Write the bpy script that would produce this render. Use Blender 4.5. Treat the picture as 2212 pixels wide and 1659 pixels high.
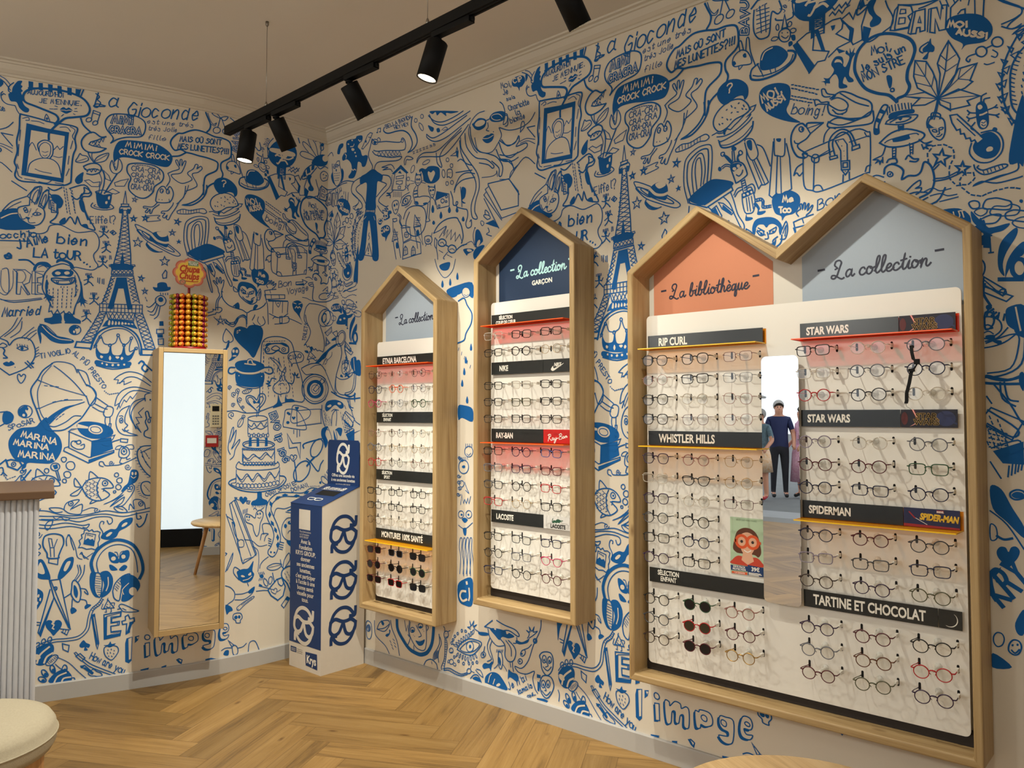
import bpy, bmesh, math, random
from mathutils import Vector, Matrix
from mathutils.geometry import tessellate_polygon
random.seed(7)
for _o in list(bpy.data.objects): bpy.data.objects.remove(_o)
SC = bpy.context.scene
COL = SC.collection
R = math.radians

# ------------------------------------------------------------------ camera
CAMX = -3.0635
cam = bpy.data.cameras.new('camera')
cam.sensor_width = 36.0
cam.lens = 36.0 * 1705.93 / 2212.0
cam.clip_start = 0.05
camo = bpy.data.objects.new('camera', cam)
COL.objects.link(camo)
camo.location = (CAMX, 0.0, 1.5)
camo.rotation_euler = (R(90 + 2.27), 0.0, R(41.3255 - 90))
SC.camera = camo

# ------------------------------------------------------------------ world, exposure
SC.view_settings.view_transform = 'Standard'
SC.view_settings.look = 'None'
SC.view_settings.gamma = 1.0
SC.view_settings.use_curve_mapping = False
SC.view_settings.exposure = 0.0
wd = bpy.data.worlds.new('world'); SC.world = wd; wd.use_nodes = True
bg = wd.node_tree.nodes['Background']
bg.inputs[0].default_value = (0.86, 0.93, 1.0, 1); bg.inputs[1].default_value = 1.6
WARM = (1.0, 0.95, 0.80)

# lamp powers (watts / emission strength), used by the lamp builders below
W1, W2, W3, W4, W5, W6 = 125, 50, 54, 165, 54, 24
FILL_GLOBE, GLASS = 46.0, 0.70  # strengths of the added globe pendants and of the daylit glazing

# ------------------------------------------------------------------ materials
def lin(c):
    f = lambda x: x / 12.92 if x <= 0.04045 else ((x + 0.055) / 1.055) ** 2.4
    return (f(c[0] / 255), f(c[1] / 255), f(c[2] / 255), 1.0)

def mat(name, rgb, rough=0.5, metal=0.0, spec=0.5, emit=None, es=0.0, alpha=None):
    m = bpy.data.materials.new(name); m.use_nodes = True
    b = m.node_tree.nodes['Principled BSDF']
    b.inputs['Base Color'].default_value = lin(rgb)
    b.inputs['Roughness'].default_value = rough
    b.inputs['Metallic'].default_value = metal
    b.inputs['Specular IOR Level'].default_value = spec
    if emit:
        b.inputs['Emission Color'].default_value = (*emit, 1); b.inputs['Emission Strength'].default_value = es
    return m

def noisy(name, rgb1, rgb2, scale=30.0, rough=0.7, bump=0.0, bscale=200.0, spec=0.4):
    m = mat(name, rgb1, rough, 0, spec); nt = m.node_tree; N = nt.nodes; L = nt.links
    b = N['Principled BSDF']
    tc = N.new('ShaderNodeTexCoord'); nz = N.new('ShaderNodeTexNoise')
    nz.inputs['Scale'].default_value = scale; nz.inputs['Detail'].default_value = 4
    mx = N.new('ShaderNodeMix'); mx.data_type = 'RGBA'
    mx.inputs[6].default_value = lin(rgb1); mx.inputs[7].default_value = lin(rgb2)
    L.new(tc.outputs['Object'], nz.inputs['Vector']); L.new(nz.outputs['Fac'], mx.inputs[0]); L.new(mx.outputs[2], b.inputs['Base Color'])
    if bump:
        n2 = N.new('ShaderNodeTexNoise'); n2.inputs['Scale'].default_value = bscale
        bp = N.new('ShaderNodeBump'); bp.inputs['Strength'].default_value = bump; bp.inputs['Distance'].default_value = 0.002
        L.new(tc.outputs['Object'], n2.inputs['Vector']); L.new(n2.outputs['Fac'], bp.inputs['Height']); L.new(bp.outputs['Normal'], b.inputs['Normal'])
    return m

def wood(name, dark, mid, light, gu=1.6, gv=26.0, rough=0.5, knots=True, tone=False, edge=0.0):
    """grain runs along u of the UV map (metres)"""
    m = mat(name, mid, rough, 0, 0.35); nt = m.node_tree; N = nt.nodes; L = nt.links
    b = N['Principled BSDF']
    uv = N.new('ShaderNodeUVMap'); uv.uv_map = 'UVMap'
    mp = N.new('ShaderNodeMapping'); mp.inputs['Scale'].default_value = (gu, gv, 1)
    L.new(uv.outputs[0], mp.inputs[0])
    n1 = N.new('ShaderNodeTexNoise'); n1.inputs['Scale'].default_value = 1.0; n1.inputs['Detail'].default_value = 6; n1.inputs['Roughness'].default_value = 0.65; n1.inputs['Distortion'].default_value = 0.6
    L.new(mp.outputs[0], n1.inputs['Vector'])
    mp2 = N.new('ShaderNodeMapping'); mp2.inputs['Scale'].default_value = (gu * 4, gv * 9, 1); L.new(uv.outputs[0], mp2.inputs[0])
    n2 = N.new('ShaderNodeTexNoise'); n2.inputs['Scale'].default_value = 1.0; n2.inputs['Detail'].default_value = 3
    L.new(mp2.outputs[0], n2.inputs['Vector'])
    ad = N.new('ShaderNodeMath'); ad.operation = 'MULTIPLY_ADD'; ad.inputs[1].default_value = 0.35
    L.new(n2.outputs['Fac'], ad.inputs[0]); L.new(n1.outputs['Fac'], ad.inputs[2])
    rp = N.new('ShaderNodeValToRGB'); e = rp.color_ramp.elements
    e[0].position = 0.46; e[0].color = lin(dark); e[1].position = 0.9; e[1].color = lin(light)
    k = e.new(0.64); k.color = lin(mid)
    L.new(ad.outputs[0], rp.inputs[0])
    col = rp.outputs[0]
    def mult(col, facsock, c):
        mx = N.new('ShaderNodeMix'); mx.data_type = 'RGBA'; mx.blend_type = 'MULTIPLY'
        L.new(facsock, mx.inputs[0]); L.new(col, mx.inputs[6]); mx.inputs[7].default_value = c
        return mx.outputs[2]
    if knots:
        mk = N.new('ShaderNodeMapping'); mk.inputs['Scale'].default_value = (3.0, 7.0, 1); L.new(uv.outputs[0], mk.inputs[0])
        vo = N.new('ShaderNodeTexVoronoi'); vo.inputs['Scale'].default_value = 1.0; vo.inputs['Randomness'].default_value = 1.0
        L.new(mk.outputs[0], vo.inputs['Vector'])
        mr = N.new('ShaderNodeMapRange'); mr.inputs[1].default_value = 0.02; mr.inputs[2].default_value = 0.10; mr.inputs[3].default_value = 0.75; mr.inputs[4].default_value = 0.0
        L.new(vo.outputs['Distance'], mr.inputs[0])
        col = mult(col, mr.outputs[0], (0.30, 0.20, 0.12, 1))
    if tone:
        at = N.new('ShaderNodeAttribute'); at.attribute_name = 'tone'
        hs = N.new('ShaderNodeHueSaturation'); L.new(col, hs.inputs['Color'])
        mr = N.new('ShaderNodeMapRange'); mr.inputs[3].default_value = 0.78; mr.inputs[4].default_value = 1.18
        L.new(at.outputs['Fac'], mr.inputs[0]); L.new(mr.outputs[0], hs.inputs['Value']); col = hs.outputs[0]
        at2 = N.new('ShaderNodeAttribute'); at2.attribute_name = 'seam'
        mr2 = N.new('ShaderNodeMapRange'); mr2.inputs[1].default_value = 0.0; mr2.inputs[2].default_value = 1.0; mr2.inputs[3].default_value = 0; mr2.inputs[4].default_value = 0.55
        L.new(at2.outputs['Fac'], mr2.inputs[0]); col = mult(col, mr2.outputs[0], (0.25, 0.17, 0.1, 1))
    L.new(col, b.inputs['Base Color'])
    bp = N.new('ShaderNodeBump'); bp.inputs['Strength'].default_value = 0.12; bp.inputs['Distance'].default_value = 0.002
    L.new(n2.outputs['Fac'], bp.inputs['Height']); L.new(bp.outputs['Normal'], b.inputs['Normal'])
    return m

def clear(name, tint=(1, 1, 1), gloss=0.08, rough=0.03, add=None):
    """thin clear or tinted plastic / glass sheet"""
    m = bpy.data.materials.new(name); m.use_nodes = True; nt = m.node_tree; N = nt.nodes; L = nt.links
    N.remove(N['Principled BSDF']); out = N['Material Output']
    tr = N.new('ShaderNodeBsdfTransparent'); tr.inputs[0].default_value = (*tint, 1)
    gl = N.new('ShaderNodeBsdfGlossy'); gl.inputs['Roughness'].default_value = rough
    mx = N.new('ShaderNodeMixShader'); mx.inputs[0].default_value = gloss
    L.new(tr.outputs[0], mx.inputs[1]); L.new(gl.outputs[0], mx.inputs[2])
    last = mx.outputs[0]
    if add:
        df = N.new('ShaderNodeBsdfDiffuse'); df.inputs[0].default_value = (*add[:3], 1)
        m2 = N.new('ShaderNodeMixShader'); m2.inputs[0].default_value = add[3]
        L.new(last, m2.inputs[1]); L.new(df.outputs[0], m2.inputs[2]); last = m2.outputs[0]
    L.new(last, out.inputs[0])
    return m

M = {}
M['paper'] = noisy('wallpaper_cream', (224, 215, 200), (219, 210, 194), 6, 0.75, 0.04, 900, 0.2)
M['ink'] = mat('wallpaper_blue', (20, 94, 164), 0.7, 0, 0.2)
M['plain'] = noisy('painted_wall', (216, 210, 200), (212, 206, 196), 5, 0.8)
M['ceiling'] = noisy('ceiling_paint', (222, 216, 206), (218, 212, 202), 4, 0.85)
M['moulding'] = mat('moulding_paint', (206, 198, 184), 0.6)
M['skirt'] = mat('skirting_paint', (180, 178, 175), 0.5)
M['oak'] = wood('oak_veneer', (142, 112, 74), (172, 144, 100), (188, 162, 120), 1.3, 24, 0.48)
M['oakpale'] = wood('pale_oak', (176, 140, 92), (206, 172, 122), (222, 192, 146), 1.3, 26, 0.45, knots=False)
M['walnut'] = wood('walnut_top', (70, 50, 36), (96, 72, 52), (116, 90, 66), 1.5, 30, 0.45, knots=False)
M['floor'] = wood('oak_planks', (106, 80, 44), (140, 108, 60), (158, 126, 76), 1.1, 13, 0.45, knots=True, tone=True)
M['dowel'] = wood('pouf_wood', (140, 96, 56), (180, 134, 86), (200, 156, 108), 1.2, 16, 0.5, knots=False)
M['black'] = mat('black_metal', (9, 9, 10), 0.6, 0, 0.2)
M['blacksoft'] = mat('black_plastic', (13, 13, 14), 0.6, 0, 0.2)
M['steel'] = mat('steel', (150, 145, 138), 0.3, 1.0)
M['white'] = mat('white_panel', (232, 228, 220), 0.35)
M['board'] = mat('white_backboard', (214, 208, 198), 0.6)
M['greyblue'] = noisy('grey_blue_paper', (164, 176, 190), (160, 172, 186), 300, 0.7)
M['navy'] = noisy('navy_paper', (28, 52, 84), (24, 46, 76), 300, 0.6)
M['coral'] = noisy('coral_paper', (206, 136, 104), (202, 132, 100), 300, 0.7)
M['sign'] = mat('black_sign', (34, 37, 37), 0.25)
M['letter'] = mat('white_letters', (236, 232, 222), 0.5)
M['script'] = mat('dark_lettering', (32, 36, 58), 0.6)
M['mint'] = mat('mint_lettering', (176, 222, 226), 0.6)
M['redsign'] = mat('red_sign', (190, 24, 20), 0.3)
M['greylogo'] = mat('grey_sign', (214, 212, 208), 0.3)
M['cardblue'] = noisy('blue_card', (18, 54, 108), (15, 49, 100), 120, 0.45)
M['cardwhite'] = noisy('white_card', (216, 208, 196), (210, 202, 190), 30, 0.6)
M['cardnavy'] = mat('blue_print', (14, 52, 104), 0.6)
M['hole'] = mat('dark_opening', (6, 6, 7), 0.9)
M['orange'] = clear('orange_acrylic', (1.0, 0.07, 0.08), 0.06, 0.05, (1.0, 0.20, 0.03, 0.18))
M['orangeedge'] = mat('orange_acrylic_edge', (255, 98, 30), 0.25)
M['yellow'] = clear('yellow_acrylic', (1.0, 0.70, 0.40), 0.06, 0.05, (0.95, 0.58, 0.02, 0.22))
M['yellowedge'] = mat('yellow_acrylic_edge', (250, 200, 20), 0.25)
M['lens'] = clear('clear_lens', (0.97, 0.97, 0.96), 0.05)
M['sunlens'] = mat('dark_lens', (16, 15, 18), 0.08)
M['brownlens'] = mat('brown_lens', (52, 44, 30), 0.08)
M['peg'] = clear('clear_peg', (0.97, 0.97, 0.95), 0.05, 0.2, (0.95, 0.94, 0.9, 0.5))
M['tag'] = mat('white_tag', (236, 232, 222), 0.5)
M['tagprint'] = mat('grey_print', (110, 108, 104), 0.6)
mm = mat('mirror_glass', (245, 248, 248), 0.0, 1.0); M['mirror'] = mm
M['bulb'] = mat('lamp_face', (255, 240, 210), 0.4, emit=(1.0, 0.86, 0.62), es=9.0)
M['reflector'] = mat('lamp_reflector', (225, 220, 210), 0.25, 0.6)
M['glow'] = mat('daylit_glass', (230, 240, 246), 0.2, emit=(0.80, 0.92, 1.0), es=GLASS)
M['globe'] = mat('fill_globe', (255, 244, 224), 0.4, emit=(1.0, 0.985, 0.90), es=FILL_GLOBE)  # glow of the added fill pendants
M['fluted'] = noisy('fluted_paint', (196, 198, 204), (190, 192, 198), 20, 0.55)
M['boucle'] = noisy('beige_fabric', (184, 174, 152), (166, 156, 134), 140, 0.95, 0.5, 420, 0.15)
M['red'] = mat('red_plastic', (140, 14, 20), 0.35)
M['gold'] = mat('gold_foil', (214, 150, 40), 0.3, 0.35)
M['foilo'] = mat('orange_foil', (205, 96, 34), 0.3, 0.3)
M['foilp'] = mat('plum_foil', (140, 34, 62), 0.3, 0.3)
M['foilg'] = mat('green_foil', (150, 156, 40), 0.3, 0.3)
M['signyellow'] = mat('sign_yellow', (246, 208, 84), 0.5)
M['signpink'] = mat('sign_pink', (206, 104, 84), 0.5)
M['signpink2'] = mat('sign_light_pink', (226, 140, 112), 0.5)
M['signred'] = mat('sign_red', (196, 66, 34), 0.5)
M['signgreen'] = mat('sign_green', (112, 150, 112), 0.5)
M['signgrey'] = mat('sign_grey', (150, 138, 110), 0.5)
M['pave'] = noisy('pavement', (112, 112, 110), (92, 92, 90), 3, 0.9)
M['pavelight'] = noisy('pale_slab', (150, 150, 150), (138, 138, 138), 3, 0.9)
M['thresh'] = mat('threshold_metal', (120, 118, 112), 0.5, 0.4)

# ------------------------------------------------------------------ object helpers
def tag(o, label=None, cat=None, group=None, kind=None):
    if label: o['label'] = label
    if cat: o['category'] = cat
    if group: o['group'] = group
    if kind: o['kind'] = kind
    return o

def empty(name, loc=(0, 0, 0), rz=0.0, label=None, cat=None, group=None):
    o = bpy.data.objects.new(name, None); COL.objects.link(o)
    o.location = loc; o.rotation_euler = (0, 0, rz); o.empty_display_size = 0.05
    return tag(o, label, cat, group)

BASE = {}
def finish(bm, name, mats, parent=None, base=None, smooth=None, recalc=True):
    """bmesh in WORLD coordinates -> object; base = origin of the parent (or of itself)"""
    if recalc: bmesh.ops.recalc_face_normals(bm, faces=bm.faces[:])
    b = Vector(base) if base is not None else (Vector(parent.location) if parent is not None and parent.type == 'EMPTY' else None)
    if b is None and parent is not None: b = BASE.get(parent.name)
    if b is None: b = Vector((0, 0, 0))
    bmesh.ops.translate(bm, verts=bm.verts[:], vec=-b)
    me = bpy.data.meshes.new(name); bm.to_mesh(me); bm.free()
    for m in (mats if isinstance(mats, (list, tuple)) else [mats]): me.materials.append(m)
    o = bpy.data.objects.new(name, me); COL.objects.link(o)
    if parent is not None: o.parent = parent
    else: o.location = b
    BASE[o.name] = b
    if smooth: me.polygons.foreach_set('use_smooth', [True] * len(me.polygons))
    return o

def local(bm, name, mats, parent=None, smooth=False):
    """bmesh already in the parent's own coordinates"""
    bmesh.ops.recalc_face_normals(bm, faces=bm.faces[:])
    me = bpy.data.meshes.new(name); bm.to_mesh(me); bm.free()
    for m in (mats if isinstance(mats, (list, tuple)) else [mats]): me.materials.append(m)
    if smooth: me.polygons.foreach_set('use_smooth', [True] * len(me.polygons))
    o = bpy.data.objects.new(name, me); COL.objects.link(o)
    if parent is not None: o.parent = parent
    return o

def NB(): return bmesh.new()

def box(bm, lo, hi, mi=0, mtx=None, uvs=None):
    xs = (lo[0], hi[0]); ys = (lo[1], hi[1]); zs = (lo[2], hi[2])
    v = [bm.verts.new((x, y, z)) for x in xs for y in ys for z in zs]
    if mtx: 
        for w_ in v: w_.co = mtx @ w_.co
    F = []
    for q in ((0, 1, 3, 2), (4, 6, 7, 5), (0, 4, 5, 1), (2, 3, 7, 6), (0, 2, 6, 4), (1, 5, 7, 3)):
        f = bm.faces.new([v[i] for i in q]); f.material_index = mi; F.append(f)
    return F

def boxuv(bm, axis=2):
    """metre UVs for box-like meshes, grain along the given axis"""
    uv = bm.loops.layers.uv.verify()
    off = random.random() * 7
    for f in bm.faces:
        n_ = f.normal if f.normal.length > 0 else Vector((0, 0, 1))
        f.normal_update(); n_ = f.normal
        k = max(range(3), key=lambda i: abs(n_[i]))
        rest = [i for i in range(3) if i != k]
        if axis in rest: u = axis; v = [i for i in rest if i != axis][0]
        else: u, v = rest
        for l in f.loops: l[uv].uv = (l.vert.co[u] + off, l.vert.co[v] + off + k * 0.37)

def ngon(bm, pts, mi=0):
    f = bm.faces.new([bm.verts.new(p) for p in pts]); f.material_index = mi; return f

def prism(bm, pts, vec, mi=0, sidemi=None):
    """closed polygon of 3D points extruded along vec (handles concave outlines)"""
    a = [bm.verts.new(p) for p in pts]; b = [bm.verts.new(Vector(p) + Vector(vec)) for p in pts]
    n_ = len(a)
    for i in range(n_):
        f = bm.faces.new([a[i], a[(i + 1) % n_], b[(i + 1) % n_], b[i]]); f.material_index = mi if sidemi is None else sidemi
    for tri in tessellate_polygon([[Vector(p) for p in pts]]):
        f = bm.faces.new([a[i] for i in tri]); f.material_index = mi
        f = bm.faces.new([b[i] for i in reversed(tri)]); f.material_index = mi

def tube(bm, pts, r, n=8, closed=False, mi=0, caps=True):
    pts = [Vector(p) for p in pts]; N_ = len(pts); rings = []
    rr = r if isinstance(r, (list, tuple)) else [r] * N_
    up = None
    for i, p in enumerate(pts):
        if closed: t = pts[(i + 1) % N_] - pts[i - 1]
        else: t = pts[min(i + 1, N_ - 1)] - pts[max(i - 1, 0)]
        t.normalize()
        if up is None:
            up = Vector((0, 0, 1)) if abs(t.z) < 0.9 else Vector((1, 0, 0))
        s = t.cross(up); 
        if s.length < 1e-6: s = t.orthogonal()
        s.normalize(); up2 = s.cross(t); up = up2
        rings.append([bm.verts.new(p + (s * math.cos(2 * math.pi * k / n) + up2 * math.sin(2 * math.pi * k / n)) * rr[i]) for k in range(n)])
    m_ = N_ if closed else N_ - 1
    for i in range(m_):
        A = rings[i]; B = rings[(i + 1) % N_]
        for k in range(n):
            f = bm.faces.new([A[k], A[(k + 1) % n], B[(k + 1) % n], B[k]]); f.material_index = mi; f.smooth = True
    if caps and not closed:
        f = bm.faces.new(rings[0][::-1]); f.material_index = mi
        f = bm.faces.new(rings[-1]); f.material_index = mi

def lathe(bm, prof, c=(0, 0, 0), n=32, mi=0, axis=None, smooth=True, cap=True):
    """profile of (r, z) turned about z through c, or about axis (a Matrix 3x3)"""
    rings = []; c = Vector(c)
    for (r, z) in prof:
        ring = []
        for k in range(n):
            a = 2 * math.pi * k / n; p = Vector((r * math.cos(a), r * math.sin(a), z))
            if axis: p = axis @ p
            ring.append(bm.verts.new(c + p))
        rings.append(ring)
    for A, B in zip(rings, rings[1:]):
        for k in range(n):
            f = bm.faces.new([A[k], A[(k + 1) % n], B[(k + 1) % n], B[k]]); f.material_index = mi; f.smooth = smooth
    if prof[0][0] > 1e-6 and cap: f = bm.faces.new(rings[0][::-1]); f.material_index = mi
    if prof[-1][0] > 1e-6 and cap: f = bm.faces.new(rings[-1]); f.material_index = mi

def ball(bm, c, r, u=12, v=8, mi=0, sc=(1, 1, 1)):
    d_ = bmesh.ops.create_uvsphere(bm, u_segments=u, v_segments=v, radius=r)
    for w_ in d_['verts']:
        w_.co = Vector((w_.co.x * sc[0], w_.co.y * sc[1], w_.co.z * sc[2])) + Vector(c)
        for f in w_.link_faces: f.smooth = True; f.material_index = mi

def bevel_mod(o, w=0.003, seg=2, ang=40):
    m = o.modifiers.new('bevel', 'BEVEL'); m.width = w; m.segments = seg; m.limit_method = 'ANGLE'; m.angle_limit = R(ang)
    return o

def catmull(P, closed=False, sub=6):
    n_ = len(P); out = []
    if n_ < 3: return [tuple(p) for p in P]
    rng = n_ if closed else n_ - 1
    for i in range(rng):
        if closed: p0, p1, p2, p3 = P[i - 1], P[i], P[(i + 1) % n_], P[(i + 2) % n_]
        else: p0, p1, p2, p3 = P[max(i - 1, 0)], P[i], P[i + 1], P[min(i + 2, n_ - 1)]
        dl = math.dist(p1, p2)
        for k in range(sub):
            t = k / sub; a = t * t; b = a * t
            out.append(tuple(0.5 * ((2 * p1[j]) + (-p0[j] + p2[j]) * t + (2 * p0[j] - 5 * p1[j] + 4 * p2[j] - p3[j]) * a + (-p0[j] + 3 * p1[j] - 3 * p2[j] + p3[j]) * b) for j in range(2)))
    if not closed: out.append(tuple(P[-1]))
    return out

ZS = [0]
def ribbon(bm, P, w, closed=False, z=0.0, mi=0, lift=3e-5):
    """flat stroke of width w along the 2D polyline P, at height z"""
    Q = [P[0]]
    for p in P[1:]:
        if math.dist(p, Q[-1]) > 1e-6: Q.append(p)
    if closed and math.dist(Q[0], Q[-1]) < 1e-6: Q.pop()
    n_ = len(Q)
    if n_ < 2: return
    L_, R_ = [], []
    ZS[0] = (ZS[0] + 1) % 12; z += ZS[0] * lift
    for i, p in enumerate(Q):
        a = Q[i - 1] if (i > 0 or closed) else None; b = Q[(i + 1) % n_] if (i < n_ - 1 or closed) else None
        d1 = Vector((p[0] - a[0], p[1] - a[1])).normalized() if a else None
        d2 = Vector((b[0] - p[0], b[1] - p[1])).normalized() if b else None
        if d1 is None: d1 = d2
        if d2 is None: d2 = d1
        n1 = Vector((-d1.y, d1.x)); n2 = Vector((-d2.y, d2.x)); s = n1 + n2
        if s.length < 1e-4: s = n1.copy()
        s.normalize(); k = max(0.45, s.dot(n1)); off = s * (w / 2 / k)
        q = Vector(p)
        if not closed and i == 0: q = q - d2 * w * 0.35
        if not closed and i == n_ - 1: q = q + d1 * w * 0.35
        zi = z + i * lift * 0.1
        L_.append(bm.verts.new((q.x + off.x, q.y + off.y, zi))); R_.append(bm.verts.new((q.x - off.x, q.y - off.y, zi)))
    for i in range(n_ if closed else n_ - 1):
        j = (i + 1) % n_
        f = bm.faces.new([L_[i], R_[i], R_[j], L_[j]]); f.material_index = mi

def fillpoly(bm, P, z=0.0, mi=0, holes=()):
    loops = [[Vector((p[0], p[1], 0)) for p in P]] + [[Vector((p[0], p[1], 0)) for p in h_] for h_ in holes]
    flat = [bm.verts.new((p.x, p.y, z)) for l in loops for p in l]
    for tri in tessellate_polygon(loops):
        try: f = bm.faces.new([flat[i] for i in tri]); f.material_index = mi
        except ValueError: pass

def ellipse(cx, cy, rx, ry, rot=0.0, n=20):
    c, s = math.cos(rot), math.sin(rot)
    return [(cx + rx * math.cos(2 * math.pi * k / n) * c - ry * math.sin(2 * math.pi * k / n) * s,
             cy + rx * math.cos(2 * math.pi * k / n) * s + ry * math.sin(2 * math.pi * k / n) * c) for k in range(n)]

def face_flat(bm, up=True):
    """turn every face of a flat drawing the same way"""
    for f in bm.faces:
        f.normal_update()
        if (f.normal.z < 0) == up: f.normal_flip()

_tc = {}
def text2d(bm, s, x, y, size, mi=0, z=0.0, sx=1.0, align='LEFT', bold=0.0, shear=0.0, rot=0.0):
    """built-in sans lettering as flat faces in the xy plane of bm"""
    cu = bpy.data.curves.new('t', 'FONT'); cu.body = s; cu.size = size; cu.align_x = align; cu.offset = bold; cu.shear = shear
    cu.resolution_u = 3; cu.fill_mode = 'FRONT'
    o = bpy.data.objects.new('t', cu); COL.objects.link(o)
    me = bpy.data.meshes.new_from_object(o)
    c, q = math.cos(rot), math.sin(rot)
    vs = []
    for v in me.vertices:
        a, b = v.co.x * sx, v.co.y
        vs.append(bm.verts.new((x + a * c - b * q, y + a * q + b * c, z)))
    w_ = max((v.co.x for v in me.vertices), default=0) * sx
    for p in me.polygons:
        try: f = bm.faces.new([vs[i] for i in p.vertices]); f.material_index = mi
        except ValueError: pass
    bpy.data.objects.remove(o); bpy.data.curves.remove(cu); bpy.data.meshes.remove(me)
    return w_

def place2d(bm, mtx):
    face_flat(bm)
    for v in bm.verts: v.co = mtx @ v.co

def MR(s, z, off):
    """drawing plane on the right wall: x to the viewer's right (-Y), y up, normal into the room (-X)"""
    return Matrix(((0, 0, -1, -off), (-1, 0, 0, s), (0, 1, 0, z), (0, 0, 0, 1)))

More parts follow.
